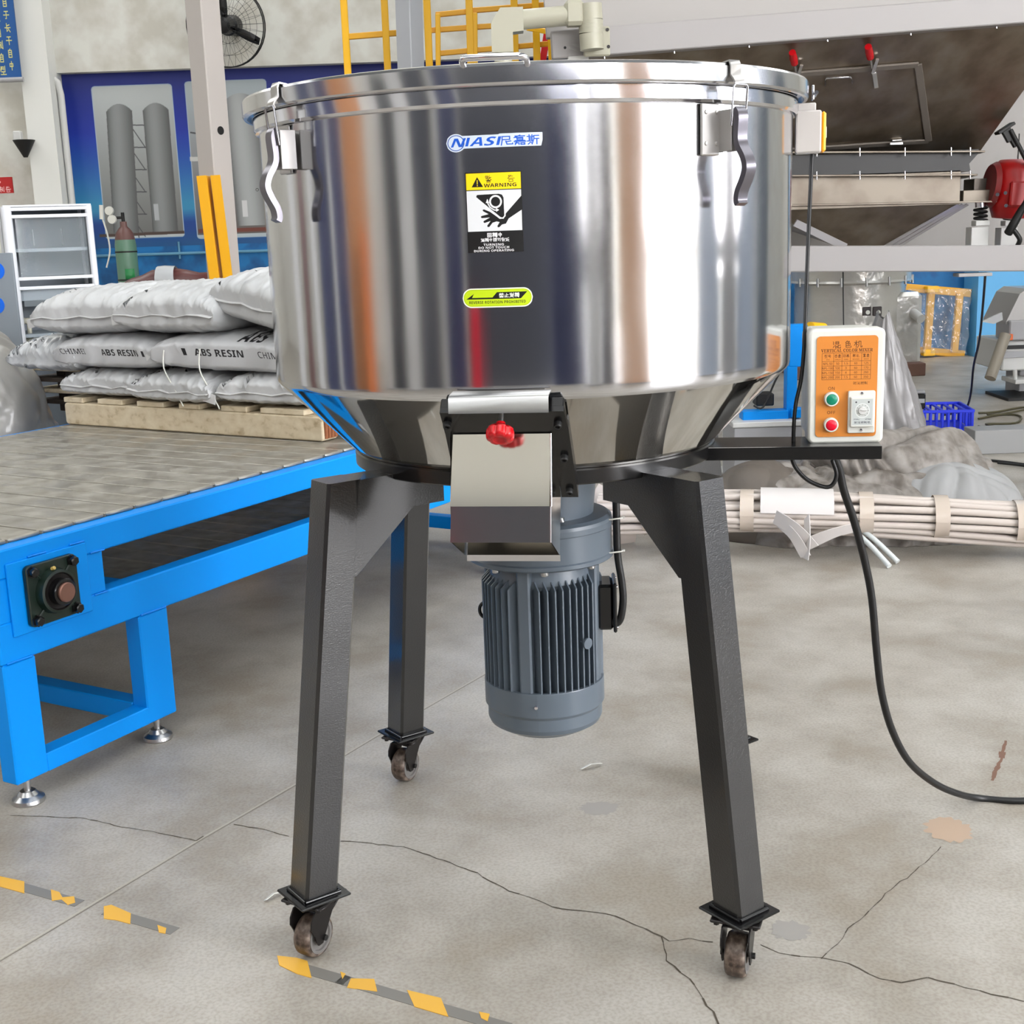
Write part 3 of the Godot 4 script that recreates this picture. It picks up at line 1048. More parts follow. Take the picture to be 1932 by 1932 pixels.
func stickers(t: Node3D) -> void:
	var full_lo := func(_s: float) -> float: return 0.0
	var full_hi := func(_s: float) -> float: return 1.0
	# warning plate
	var black := Color(0.05, 0.045, 0.05)
	var p := Paint.new(560, 775, black)
	p.rect(8, 10, 544, 158, Color(0.98, 0.83, 0.0))
	p.rect(8, 176, 544, 392, Color(0.86, 0.87, 0.88))
	p.poly([Vector2(120, 46), Vector2(178, 142), Vector2(62, 142)], black)
	p.line([Vector2(120, 78), Vector2(120, 112)], 9, Color(0.98, 0.83, 0.0))
	p.disc(120, 128, 6, Color(0.98, 0.83, 0.0))
	p.han(HAN["警"], 200, 38, 66, 62, 4.5, black)
	p.han(HAN["告"], 424, 38, 66, 62, 4.5, black)
	p.text("WARNING", 346, 146, 34, black, "Droid Sans", true, 1.42)
	# hand drawn into a roller and belt
	p.poly([Vector2(104, 236), Vector2(112, 216), Vector2(330, 212), Vector2(362, 222), Vector2(376, 250), Vector2(378, 430), Vector2(362, 442), Vector2(340, 436)], black)
	p.poly([Vector2(552, 238), Vector2(552, 372), Vector2(420, 452), Vector2(392, 500), Vector2(352, 508), Vector2(326, 532), Vector2(310, 534), Vector2(306, 520), Vector2(330, 484), Vector2(300, 476), Vector2(258, 488), Vector2(226, 526), Vector2(208, 528), Vector2(204, 514), Vector2(240, 470), Vector2(178, 488), Vector2(166, 478), Vector2(172, 468), Vector2(236, 436), Vector2(152, 440), Vector2(142, 428), Vector2(150, 420), Vector2(222, 404), Vector2(168, 374), Vector2(164, 362), Vector2(176, 356), Vector2(250, 388), Vector2(330, 452), Vector2(372, 444), Vector2(392, 404)], black)
	var white := Color(0.93, 0.93, 0.94)
	p.line([Vector2(196, 344), Vector2(336, 446), Vector2(366, 446), Vector2(384, 424), Vector2(388, 390)], 13, white)
	p.disc(296, 286, 64, white)
	p.disc(296, 286, 46, black)
	p.line([Vector2(216, 270), Vector2(220, 304), Vector2(240, 340), Vector2(280, 366), Vector2(306, 370)], 11, white)
	p.poly([Vector2(214, 256), Vector2(232, 298), Vector2(198, 296)], white)
	p.poly([Vector2(330, 366), Vector2(298, 348), Vector2(298, 386)], white)
	han_row(p, "回轉中", 200, 586, 46, 42, 54, 6.5, white)
	han_row(p, "運轉中請勿靠近", 136, 636, 36, 34, 41, 4.5, white)
	p.text("TURNING", 262, 710, 22, white, "Droid Sans", true, 1.5)
	p.text("DO NOT TOUCH", 262, 738, 21, white, "Droid Sans", true, 1.45)
	p.text("DURING OPERATING", 262, 768, 21, white, "Droid Sans", true, 1.42)
	on_drum("warning_label", t, -3.72, 6.38, 1.419, 1.553, printed("warning_print", p), full_lo, full_hi, "yellow, white and black warning plate with a hand drawn into a roller")
	# maker's name
	p = Paint.new(929, 227, Color(0.80, 0.84, 0.90))
	var blue := Color(0.03, 0.33, 0.78)
	p.disc(97, 113, 84, Color(0.06, 0.25, 0.60))
	p.disc(97, 113, 76, Color(0.80, 0.84, 0.90))
	p.text("N", 102, 156, 92, blue, "Droid Sans", true, 1.5, false, 0.28)
	for ix in [186, 486]:
		p.poly([Vector2(ix + 24, 62), Vector2(ix + 52, 62), Vector2(ix + 28, 152), Vector2(ix, 152)], blue)
	p.text("A", 292, 152, 90, blue, "Droid Sans", true, 1.55, false, 0.28)
	p.text("S", 410, 152, 90, blue, "Droid Sans", true, 1.6, false, 0.28)
	han_row(p, "尼嘉斯", 536, 58, 108, 96, 124, 11, blue)
	var logo_lo := func(s: float) -> float:
		var x := s * 929.0
		var d := 97.0 * 97.0 - (x - 97.0) * (x - 97.0)
		var bar := 174.0 if x > 60 and x < 920 else 1e3
		var disc := 113.0 + sqrt(d) if d > 0 else -1e3
		return 1.0 - (maxf(disc, bar if bar < 999 else -1e3) if maxf(disc, bar if bar < 999 else -1e3) > 0 else 113.0) / 227.0
	var logo_hi := func(s: float) -> float:
		var x := s * 929.0
		var d := 97.0 * 97.0 - (x - 97.0) * (x - 97.0)
		var bar := 40.0 - (8.0 if x > 520 else 0.0) if x > 60 else 1e3
		var disc := 113.0 - sqrt(d) if d > 0 else 1e3
		return 1.0 - (minf(disc, bar) if minf(disc, bar) < 900 else 113.0) / 227.0
	on_drum("maker_label", t, -6.95, 10.3, 1.5845, 1.6195, printed("maker_print", p), logo_lo, logo_hi, "blue lettering sticker with a ringed N and three characters")
	# green arrow label
	var lime := Color(0.74, 0.84, 0.05)
	p = Paint.new(673, 178, Color(0.90, 0.93, 0.88))
	p.round_rect(10, 10, 653, 158, 79, lime)
	p.round_rect(16, 16, 641, 146, 73, Color(0.45, 0.52, 0.1))
	p.round_rect(18, 18, 637, 142, 71, lime)
	p.poly([Vector2(334, 38), Vector2(622, 38), Vector2(560, 100), Vector2(36, 100), Vector2(112, 50), Vector2(92, 86), Vector2(290, 86)], black)
	han_row(p, "禁止逆轉", 356, 48, 40, 40, 49, 5.5, Color(0.93, 0.95, 0.9))
	p.text("REVERSE ROTATION PROHIBITED", 334, 142, 26, Color(0.22, 0.25, 0.06), "Droid Sans", true, 0.97)
	var cap_lo := func(s: float) -> float:
		var x := s * 673.0
		var d := 0.0 if x > 89 and x < 584 else (89.0 - x if x <= 89 else x - 584.0)
		return 0.5 - 0.5 * sqrt(maxf(0.0, 1.0 - pow(d / 89.0, 2)))
	var cap_hi := func(s: float) -> float:
		var x := s * 673.0
		var d := 0.0 if x > 89 and x < 584 else (89.0 - x if x <= 89 else x - 584.0)
		return 0.5 + 0.5 * sqrt(maxf(0.0, 1.0 - pow(d / 89.0, 2)))
	on_drum("rotation_label", t, -5.1, 7.75, 1.3255, 1.3585, printed("rotation_print", p), cap_lo, cap_hi, "lime green capsule sticker with a black arrow")


func control_box(t: Node3D) -> void:
	var br := Node3D.new()
	br.name = "bracket"
	t.add_child(br)
	var mb := MB.new()
	mb.box(Vector3(0.545, 0.9985, 0.040), Vector3(0.366, 0.004, 0.132), 0.001)
	mb.box(Vector3(0.545, 0.986, 0.104), Vector3(0.366, 0.026, 0.004), 0.001)
	mb.box(Vector3(0.545, 0.986, -0.024), Vector3(0.366, 0.026, 0.004), 0.001)
	part("tray", mb, mats["black_gloss"], br)
	var o := Node3D.new()
	o.name = "control_box"
	t.add_child(o)
	o.position = Vector3(0.657, 1.1175, 0.0)
	o.rotation.y = 0.045
	var wp: StandardMaterial3D = mats["white_plastic"]
	mb = MB.new()
	round_box(mb, Vector3(0, 0, -0.042), Vector3(0.146, 0.230, 0.10), 0.016, 0.006)
	part("enclosure", mb, wp, o)
	mb = MB.new()
	round_box(mb, Vector3(0, 0, 0.032), Vector3(0.154, 0.238, 0.052), 0.013, 0.005)
	var lidp := part("cover", mb, wp, o)
	mb = MB.new()
	mb.box(Vector3(0.077, -0.005, 0.03), Vector3(0.008, 0.018, 0.012), 0.002)
	part("catch", mb, wp, lidp)
	# front plate
	var pw := 0.1235
	var ph := 0.2085
	var p := Paint.new(474, 800, Color(0.80, 0.50, 0.20))
	var ink := Color(0.25, 0.12, 0.03)
	p.han(HAN["混"], 128, 40, 56, 54, 4.5, ink)
	p.han(HAN["色"], 218, 40, 52, 54, 4.5, ink)
	p.han(HAN["机"], 290, 40, 60, 54, 4.5, ink)
	p.text("VERTICAL COLOR MIXER", 234, 126, 25, ink, "Droid Serif", true, 0.90)
	var cols := [43, 133, 197, 261, 349, 420]
	var rows := [134, 198, 234, 270, 306, 342]
	for cx in cols:
		p.rect(cx - 1.2, rows[0], 2.6, rows[5] - rows[0], ink)
	for ry in rows:
		p.rect(cols[0], ry - 1.2, cols[5] - cols[0], 2.6, ink)
	var heads := ["型号", "容量", "功率", "转比", "重量"]
	var unit := ["STYLE", "CAPACITY", "POWER", "ROTATION", "WEIGHT"]
	var body := [["NPL-50", "50", "1.5", "60", "125"], ["NPL-100", "100", "3", "60", "170"], ["NPL-150", "150", "4", "60", "260"], ["NPL-200", "200", "7.5", "60", "350"]]
	for i in 5:
		var mid: float = (cols[i] + cols[i + 1]) * 0.5
		han_row(p, heads[i], mid - 25, 144, 22, 25, 27, 2.2, ink)
		p.text(unit[i], mid, 189, 9, ink, "Droid Sans", false, 0.85)
		for r in 4:
			p.text(body[r][i], mid, rows[r + 1] + 27, 17, ink, "Droid Sans", false, 1.0)
	han_row(p, "时间控制", 288, 362, 24, 24, 29, 2.4, ink)
	p.text("ON", 120, 424, 24, ink, "Droid Sans", false, 1.15)
	p.text("OFF", 122, 616, 24, ink, "Droid Sans", false, 1.15)
	mb = MB.new()
	mb.group(0)
	rounded_face(mb, 0.060, pw, ph, 0.008)
	var face := part("front_plate", mb, printed("control_print", p, 0.35), lidp)
	face.set_meta("label", "orange printed front plate with a table")
	for q in [[0, 0.0005, "green"], [1, -0.0530, "red"]]:
		var c := Vector3(-0.0305, -0.0265 + 0.001 + (q[1] as float), 0.060)
		mb = MB.new()
		mb.lathe_on(c, Vector3(0, 0, 1), [Vector2(0.0115, 0.010), Vector2(0.0132, 0.0105), Vector2(0.0148, 0.008), Vector2(0.0152, 0.0)], 36, false)
		var bz := part("button_ring", mb, mats["white_plastic"], lidp)
		mb = MB.new()
		mb.lathe_on(c, Vector3(0, 0, 1), [Vector2(0.0, 0.0112), Vector2(0.010, 0.0108), Vector2(0.0116, 0.0095), Vector2(0.0116, 0.002)], 36, false)
		var bt := part("button", mb, mat("button_" + q[2], Color(0.0, 0.50, 0.38) if q[0] == 0 else Color(0.85, 0.0, 0.16), 0.25), lidp)
		bt.set_meta("label", "green ON push button" if q[0] == 0 else "red OFF push button")
	# timer
	var tc := Vector3(0.0305, -0.0525, 0.060)
	mb = MB.new()
	round_box(mb, tc + Vector3(0, 0, 0.003), Vector3(0.055, 0.088, 0.006), 0.004, 0.0015)
	mb.box(tc + Vector3(0.0, 0.001, 0.010), Vector3(0.047, 0.062, 0.012), 0.0015)
	var tm := part("timer", mb, mats["white_plastic"], lidp)
	p = Paint.new(256, 330, Color(0.72, 0.74, 0.73))
	p.disc(128, 145, 92, Color(0.86, 0.87, 0.86))
	p.disc(128, 145, 84, Color(0.74, 0.75, 0.74))
	for k in 11:
		var a := deg_to_rad(-150.0 + 30.0 * k)
		p.line([Vector2(128 + sin(a) * 66, 145 - cos(a) * 66), Vector2(128 + sin(a) * 78, 145 - cos(a) * 78)], 4, Color(0.25, 0.25, 0.25))
	p.disc(48, 38, 11, Color(0.2, 0.2, 0.22))
	p.disc(206, 38, 11, Color(0.2, 0.2, 0.22))
	p.text("ST3PA-J", 56, 262, 15, Color(0.2, 0.2, 0.25), "Droid Sans", true)
	p.text("UPTIME", 202, 262, 15, Color(0.2, 0.2, 0.25), "Droid Sans", true)
	han_row(p, "时间控制机", 28, 280, 34, 30, 42, 3.2, Color(0.15, 0.15, 0.2))
	mb = MB.new()
	mb.quad(tc + Vector3(-0.0205, -0.026, 0.0163), tc + Vector3(0.0205, -0.026, 0.0163), tc + Vector3(0.0205, 0.028, 0.0163), tc + Vector3(-0.0205, 0.028, 0.0163), Vector3(0, 0, 1), [Vector2(0, 1), Vector2(1, 1), Vector2(1, 0), Vector2(0, 0)])
	part("dial_plate", mb, printed("timer_print", p, 0.4), tm)
	mb = MB.new()
	mb.lathe_on(tc + Vector3(0, 0.0043, 0.016), Vector3(0, 0, 1), [Vector2(0.0, 0.004), Vector2(0.0075, 0.004), Vector2(0.0085, 0.0)], 28)
	mb.box(tc + Vector3(0.002, 0.0055, 0.0205), Vector3(0.013, 0.003, 0.003), 0.001)
	part("dial_knob", mb, mats["white_paint"], tm)
	for sy in [-0.038, 0.0385]:
		mb = MB.new()
		mb.lathe_on(tc + Vector3(0, sy, 0.006), Vector3(0, 0, 1), [Vector2(0.0, 0.002), Vector2(0.0028, 0.0015), Vector2(0.0036, 0.0)], 14)
		part("screw", mb, mats["steel_bright"], tm)


# a box with its four upright edges well rounded (radius r) and front and back chamfered (c)
func round_box(mb: MB, c: Vector3, s: Vector3, r: float, ch: float) -> void:
	var ring := func(z: float, inset: float) -> Array:
		var out := []
		var hx := s.x * 0.5 - r
		var hy := s.y * 0.5 - r
		for q in [[1, 1, 0], [-1, 1, 1], [-1, -1, 2], [1, -1, 3]]:
			for k in 7:
				var a: float = PI / 2 * (q[2] + k / 6.0)
				out.append(c + Vector3(q[0] * hx + cos(a) * (r - inset), q[1] * hy + sin(a) * (r - inset), z))
		return out
	var h := s.z * 0.5
	var rings := [ring.call(-h, ch), ring.call(-h + ch, 0.0), ring.call(h - ch, 0.0), ring.call(h - ch * 0.3, ch * 0.3), ring.call(h, ch)]
	mb.group(3)
	for i in 4:
		for k in 28:
			var k2 := (k + 1) % 28
			var m: Vector3 = (rings[i][k] + rings[i + 1][k2]) * 0.5 - c
			mb.quad(rings[i][k], rings[i][k2], rings[i + 1][k2], rings[i + 1][k], Vector3(m.x, m.y, 0) + Vector3(0, 0, m.z * (0.6 if i != 1 else 0.0)))
	mb.group(-1)
	for e in [0, 4]:
		for k in range(1, 27):
			mb.tri(rings[e][0], rings[e][k], rings[e][k + 1], Vector3(0, 0, -1 if e == 0 else 1))


func rounded_face(mb: MB, z: float, w: float, h: float, r: float) -> void:
	var pts := []
	for q in [[1, 1, 0], [-1, 1, 1], [-1, -1, 2], [1, -1, 3]]:
		for k in 7:
			var a: float = PI / 2 * (q[2] + k / 6.0)
			pts.append(Vector2(q[0] * (w * 0.5 - r) + cos(a) * r, q[1] * (h * 0.5 - r) + sin(a) * r))
	for k in range(1, 27):
		var v := [pts[0], pts[k], pts[k + 1]]
		var uv := []
		for q in v:
			uv.append(Vector2(q.x / w + 0.5, 0.5 - q.y / h))
		mb.tri(Vector3(v[0].x, v[0].y, z), Vector3(v[1].x, v[1].y, z), Vector3(v[2].x, v[2].y, z), Vector3(0, 0, 1), uv[0], uv[1], uv[2])


func switch_box(t: Node3D) -> void:
	# safety switch on the right flank of the drum, with its key held in the lid
	var L := spin(deg_to_rad(88))
	var o := Node3D.new()
	o.name = "safety_switch"
	t.add_child(o)
	var mb := MB.new()
	mb.x = L
	mb.box(Vector3(0.0, 1.628, 0.578), Vector3(0.055, 0.082, 0.05), 0.003)
	mb.box(Vector3(0.0, 1.676, 0.574), Vector3(0.04, 0.016, 0.036), 0.002)
	part("housing", mb, mat("switch_grey", Color(0.72, 0.70, 0.68), 0.35), o)
	mb = MB.new()
	mb.x = L
	mb.box(Vector3(0, 1.627, 0.607), Vector3(0.05, 0.078, 0.010), 0.004)
	part("cover", mb, mat("switch_yellow", Color(1.0, 0.66, 0.0), 0.35), o)
	mb = MB.new()
	mb.x = L
	mb.box(Vector3(0, 1.626, 0.6125), Vector3(0.034, 0.022, 0.002), 0.0005)
	part("name_plate", mb, mats["white_plastic"], o)
	mb = MB.new()
	mb.x = L
	mb.box(Vector3(0, 1.704, 0.586), Vector3(0.03, 0.028, 0.004), 0.001)
	mb.rod(Vector3(-0.03, 1.702, 0.592), Vector3(0.03, 1.702, 0.592), 0.004, 8)
	part("key", mb, mats["steel_bright"], o)
	# its cable drops along the drum into the bracket
	mb = MB.new()
	var c := []
	for q in [[0.588, 1.590, 0.00], [0.586, 1.52, 0.0], [0.583, 1.42, 0.0], [0.580, 1.30, 0.005], [0.577, 1.20, 0.01], [0.571, 1.13, 0.02], [0.560, 1.08, 0.03], [0.556, 1.03, 0.035], [0.556, 0.995, 0.035]]:
		c.append(Vector3(q[0], q[1], q[2]))
	mb.tube(smooth_path(c, 4), 0.0042, 8)
	part("cable", mb, mats["rubber"], o)


# ---------------------------------------------------------------- slat conveyor on the left
func conveyor() -> void:
	var t := thing("slat_conveyor", "low bright blue slat conveyor with steel slats and a green flanged bearing, at the left", "conveyor", Vector3(-1.327, 0, -3.202), -0.5207)
	var blue: StandardMaterial3D = mats["blue_paint"]
	var len_ := 3.12
	var z0 := 0.055        # near end; the belt runs away along -z
	var mb := MB.new()
	var slat_m := mat("slat_steel", Color(0.66, 0.645, 0.61), 0.55, 0.55)
	slat_m.roughness_texture = ntex(0.02, 61, 4, 256, 0.0, [[0.25, Color(0.5, 0.5, 0.5)], [0.75, Color(1, 1, 1)]])
	mottled(slat_m, ntex(0.015, 62, 5, 512, 0.0, [[0.2, Color(0.86, 0.85, 0.83)], [0.5, Color(0.94, 0.935, 0.925)], [0.8, Color(1, 1, 1)]]), 1.2)
	var slat_mesh := MB.new()
	slat_mesh.box(Vector3(-0.83, 0.7045, 0), Vector3(1.595, 0.011, 0.1045), 0.0015)
	slat_mesh.tube([Vector3(-0.034, 0.7065, 0.048), Vector3(-0.028, 0.7075, 0.040), Vector3(-0.028, 0.7075, -0.040), Vector3(-0.034, 0.7065, -0.048)], 0.0065, 8)
	var sm := slat_mesh.mesh()
	for k in 28:
		var o := MeshInstance3D.new()
		o.mesh = sm
		o.material_override = slat_m
		o.name = "slat" if k == 0 else "slat_%03d" % k
		t.add_child(o)
		o.position = Vector3(0, 0, 0.003 - k * 0.1125)
		o.rotation.x = 0.0015 * sin(k * 2.3)
	var ret_mesh := MB.new()
	ret_mesh.box(Vector3(-0.83, 0.399, 0), Vector3(1.595, 0.010, 0.106), 0.003)
	ret_mesh.tube([Vector3(-0.034, 0.397, 0.046), Vector3(-0.026, 0.396, 0.040), Vector3(-0.026, 0.396, -0.040), Vector3(-0.034, 0.397, -0.046)], 0.006, 8)
	var rm := ret_mesh.mesh()
	for k in 27:
		var o := MeshInstance3D.new()
		o.mesh = rm
		o.material_override = slat_m
		o.name = "return_slat" if k == 0 else "return_slat_%03d" % k
		t.add_child(o)
		o.position = Vector3(0, 0, -0.06 - k * 0.1125)
	for xr in [0.0, -1.66]:
		mb = MB.new()
		mb.box(Vector3(xr, 0.664, z0 - len_ * 0.5), Vector3(0.06, 0.076, len_), 0.004)
		part("top_rail", mb, blue, t)
		mb = MB.new()
		mb.box(Vector3(xr, 0.456, z0 - len_ * 0.5), Vector3(0.06, 0.108, len_), 0.004)
		part("lower_rail", mb, blue, t)
		for zz in [0.29, 2.86]:
			mb = MB.new()
			mb.box(Vector3(xr, 0.568, -zz + 0.01), Vector3(0.056, 0.116, 0.07), 0.002)
			part("stile", mb, blue, t)
	mb = MB.new()
	mb.box(Vector3(0, 0.568, 0.02), Vector3(0.056, 0.116, 0.07), 0.002)
	part("stile", mb, blue, t)
	# leg frames
	for side in [0.0, -1.66]:
		for zz in [[0.0, 0.48], [2.52, 2.99]]:
			for k in 2:
				mb = MB.new()
				mb.box(Vector3(side, 0.2365, -zz[k]), Vector3(0.06, 0.331, 0.105 if k == 0 else 0.115), 0.004)
				var lg := part("leg", mb, blue, t)
				mb = MB.new()
				mb.lathe([Vector2(0.0, 0.075), Vector2(0.011, 0.075), Vector2(0.011, 0.05), Vector2(0.009, 0.05), Vector2(0.009, 0.034), Vector2(0.02, 0.033), Vector2(0.028, 0.022), Vector2(0.042, 0.013), Vector2(0.044, 0.004), Vector2(0.042, 0.0), Vector2(0.0, 0.0)], 32)
				var ft := part("foot", mb, mats["steel_dull"], lg)
				ft.position = Vector3(side, 0, -zz[k])
			mb = MB.new()
			mb.box(Vector3(side, 0.097, -(zz[0] + zz[1]) * 0.5), Vector3(0.06, 0.052, zz[1] - zz[0] - 0.1), 0.003)
			part("foot_rail", mb, blue, t)
	for zz in [0.45, 2.95]:
		mb = MB.new()
		mb.box(Vector3(-0.83, 0.10, -zz), Vector3(1.60, 0.06, 0.06), 0.003)
		part("cross_member", mb, blue, t)
		mb = MB.new()
		mb.box(Vector3(-0.83, 0.46, -zz), Vector3(1.60, 0.06, 0.06), 0.003)
		part("cross_member", mb, blue, t)
	mb = MB.new()
	mb.box(Vector3(-0.83, 0.664, z0 - len_ + 0.03), Vector3(1.6, 0.076, 0.05), 0.003)
	part("end_rail", mb, blue, t)
	# bearing on its plate at the near end
	mb = MB.new()
	mb.box(Vector3(0.033, 0.5665, -0.122), Vector3(0.008, 0.196, 0.265), 0.002)
	part("bearing_plate", mb, blue, t)
	for e in [[Vector3(0.034, 0.668, -0.06), Vector3(0.034, 0.668, -0.12)], [Vector3(0.034, 0.668, -0.20), Vector3(0.034, 0.668, -0.25)], [Vector3(0.031, 0.628, -0.27), Vector3(0.031, 0.628, -0.32)], [Vector3(0.031, 0.508, -0.27), Vector3(0.031, 0.508, -0.32)], [Vector3(0.031, 0.4045, -0.04), Vector3(0.031, 0.4045, 0.04)], [Vector3(0.031, 0.4045, -0.43), Vector3(0.031, 0.4045, -0.53)]]:
		mb = MB.new()
		mb.tube([e[0], e[1]], 0.003, 6)
		part("weld", mb, mat("blue_weld", Color(0.0, 0.5, 0.9), 0.25), t)
	var green := mat("bearing_green", Color(0.05, 0.12, 0.09), 0.35)
	mb = MB.new()
	var F := Transform3D(Basis(Vector3(0, 0, -1), Vector3(0, 1, 0), Vector3(1, 0, 0)), Vector3(0.037, 0.565, -0.118))
	mb.x = F
	round_box(mb, Vector3(0, 0, 0.008), Vector3(0.168, 0.166, 0.016), 0.016, 0.003)
	mb.lathe_on(Vector3(0, 0, 0.014), Vector3(0, 0, 1), [Vector2(0.050, 0.026), Vector2(0.058, 0.024), Vector2(0.062, 0.0)], 48)
	for d in [Vector2(1, 1), Vector2(1, -1), Vector2(-1, 1), Vector2(-1, -1)]:
		mb.beam(Vector3(d.x * 0.035, d.y * 0.035, 0.018), Vector3(d.x * 0.072, d.y * 0.072, 0.016), 0.006, 0.006, Vector3(d.y, -d.x, 0), 0.002)
	var bh := part("bearing_housing", mb, green, t)
	mb = MB.new()
	mb.x = F
	mb.lathe_on(Vector3(0, 0, 0.014), Vector3(0, 0, 1), [Vector2(0.036, 0.020), Vector2(0.047, 0.022), Vector2(0.050, 0.026), Vector2(0.0515, 0.026), Vector2(0.0515, 0.02)], 48)
	part("seal_ring", mb, mats["castor_steel"], bh)
	mb = MB.new()
	mb.x = F
	mb.lathe_on(Vector3(0, 0, 0.012), Vector3(0, 0, 1), [Vector2(0.027, 0.048), Vector2(0.034, 0.048), Vector2(0.036, 0.046), Vector2(0.036, 0.0)], 40)
	part("collar", mb, mats["black_gloss"], bh)
	mb = MB.new()
	mb.x = F
	mb.lathe_on(Vector3(0, 0, 0.012), Vector3(0, 0, 1), [Vector2(0.0, 0.056), Vector2(0.024, 0.056), Vector2(0.0265, 0.053), Vector2(0.0265, 0.0)], 36)
	part("shaft", mb, mat("shaft_steel", Color(0.52, 0.38, 0.33), 0.45, 0.7), bh)
	for d in [Vector2(1, 1), Vector2(1, -1), Vector2(-1, 1), Vector2(-1, -1)]:
		mb = MB.new()
		mb.x = F
		mb.lathe_on(Vector3(d.x * 0.066, d.y * 0.066, 0.016), Vector3(0, 0, 1), [Vector2(0.0, 0.019), Vector2(0.010, 0.019), Vector2(0.0135, 0.016), Vector2(0.0135, 0.004), Vector2(0.017, 0.004), Vector2(0.017, 0.0)], 6)
		part("bolt", mb, mats["black_gloss"], bh)
	mb = MB.new()
	mb.x = F
	mb.lathe_on(Vector3(-0.008, 0.062, 0.026), Vector3(0, 0.4, 1), [Vector2(0.0, 0.011), Vector2(0.005, 0.010), Vector2(0.005, 0.0)], 12)
	part("grease_nipple", mb, mat("nipple", Color(0.72, 0.62, 0.34), 0.35), bh)


# ---------------------------------------------------------------- a filled sack: two shells sewn together round the edge
func sack(mb: MB, w: float, h: float, d: float, sd: int, sharp := 2.6, wr := 1.0, sag := 0.0) -> void:
	var nz := FastNoiseLite.new()
	nz.seed = sd
	nz.frequency = 1.0
	nz.fractal_octaves = 3
	var nu := 60
	var nv := 44
	var prof := func(a: float, b: float) -> float:
		var fa := pow(maxf(0.0, 1.0 - pow(absf(a), 3.0)), 1.0 / sharp)
		var fb := pow(maxf(0.0, 1.0 - pow(absf(b), 3.6)), 1.0 / sharp)
		return fa * fb
	for shell in [1.0, -1.0]:
		var g := []
		for i in nu + 1:
			var row := []
			var a := -1.0 + 2.0 * i / nu
			a = signf(a) * (1.0 - pow(1.0 - absf(a), 1.5))
			for j in nv + 1:
				var b := -1.0 + 2.0 * j / nv
				b = signf(b) * (1.0 - pow(1.0 - absf(b), 1.5))
				var f: float = prof.call(a, b)
				# corners pulled out a little, edges drawn in
				var px := a * w * 0.5 * (1.0 - 0.035 * (1.0 - b * b)) + nz.get_noise_2d(b * 2.0, 7.0) * 0.012
				var pz := b * d * 0.5 * (1.0 - 0.045 * (1.0 - a * a)) + nz.get_noise_2d(a * 2.0, 3.0) * 0.012
				var edge := 1.0 - f
				var fold := 1.0 - absf(nz.get_noise_3d(a * w * 9.0, b * d * 3.0, shell * 4.0)) * 2.2
				var fine := nz.get_noise_3d(a * w * 30.0, b * d * 16.0, 9.0 + shell)
				# creases run away from the seams
				var crease := absf(nz.get_noise_2d(a * w * 26.0, 20.0 * shell)) * pow(absf(b), 4.0) + absf(nz.get_noise_2d(b * d * 22.0, 40.0 * shell)) * pow(absf(a), 5.0)
				var dis := (0.010 * fold + 0.004 * fine - 0.022 * crease) * wr * minf(1.0, f * 3.0 + 0.12)
				var y := 0.0
				if shell > 0:
					y = h * (0.42 + 0.58 * f) + dis - sag * a * a
				else:
					y = h * (0.42 - 0.42 * pow(f, 0.8)) + dis * 0.35 - sag * a * a
				if edge > 0.999:
					y = h * 0.42 + nz.get_noise_2d(a * 3.0, b * 3.0) * 0.012 - sag * a * a
				var bulge := f * (1.0 - f) * 4.0
				row.append(Vector3(px, y, pz + signf(b) * bulge * pow(absf(b), 6.0) * 0.02))
			g.append(row)
		mb.st.set_smooth_group(0)
		mb.group(0)
		for i in nu:
			for j in nv:
				var q := [g[i][j], g[i + 1][j], g[i + 1][j + 1], g[i][j + 1]]
				var uv := []
				for k in q:
					uv.append(Vector2(k.x / w + 0.5, 1.0 - k.y / h))
				mb.quad(q[0], q[1], q[2], q[3], (q[0] + q[2]) * 0.5 - Vector3(0, h * 0.42, 0) + Vector3(0, shell * 0.02, 0), uv)


func blob(mb: MB, c: Vector3, r: Vector3, sd: int, amp: float, freq: float, p := 2.4, nu := 72, nv := 40, folds := 1.0) -> void:
	var low := FastNoiseLite.new()       # long cloth folds: bent sine ridges, rounded on top and sharp in the valleys
	low.seed = sd + 5
	low.frequency = freq * 0.5
	low.fractal_octaves = 2
	var fine := FastNoiseLite.new()
	fine.seed = sd + 9
	fine.frequency = freq * 3.5
	var d1 := Vector3(0.45, 0.75, 0.5).rotated(Vector3.UP, sd * 0.7).normalized()
	var d2 := Vector3(0.9, -0.25, -0.3).rotated(Vector3.UP, sd * 0.4).normalized()
	var g := []
	for i in nv + 1:
		var la := -0.12 + (PI / 2 + 0.12) * i / nv
		var row := []
		for j in nu:
			var lo := TAU * j / nu
			var dx := cos(la) * cos(lo)
			var dz := cos(la) * sin(lo)
			var dy := sin(la)
			var m := pow(pow(absf(dx), p) + pow(absf(dy), p) + pow(absf(dz), p), -1.0 / p)
			var q := Vector3(dx, dy, dz) * m
			var s := Vector3(q.x * r.x, q.y * r.y, q.z * r.z)
			var b1 := low.get_noise_3dv(s)
			var b2 := low.get_noise_3dv(s + Vector3(7, 3, 1))
			var f1 := absf(sin(PI * (s.dot(d1) * freq * 1.3 + b1 * 2.6)))
			var f2 := absf(sin(PI * (s.dot(d2) * freq * 2.1 + b2 * 3.0)))
			var gate := clampf(0.5 + 1.6 * b2, 0.0, 1.0)
			var dn := amp * (folds * (0.75 * f1 * gate + 0.35 * f2 * (1.0 - gate)) + 1.5 * b1 + 0.10 * fine.get_noise_3dv(s))
			var at := s + q.normalized() * dn
			at.y = maxf(at.y, 0.0)
			row.append(c + at)
		g.append(row)
	mb.sheet(g, c + Vector3(0, r.y * 0.3, 0), false, true)


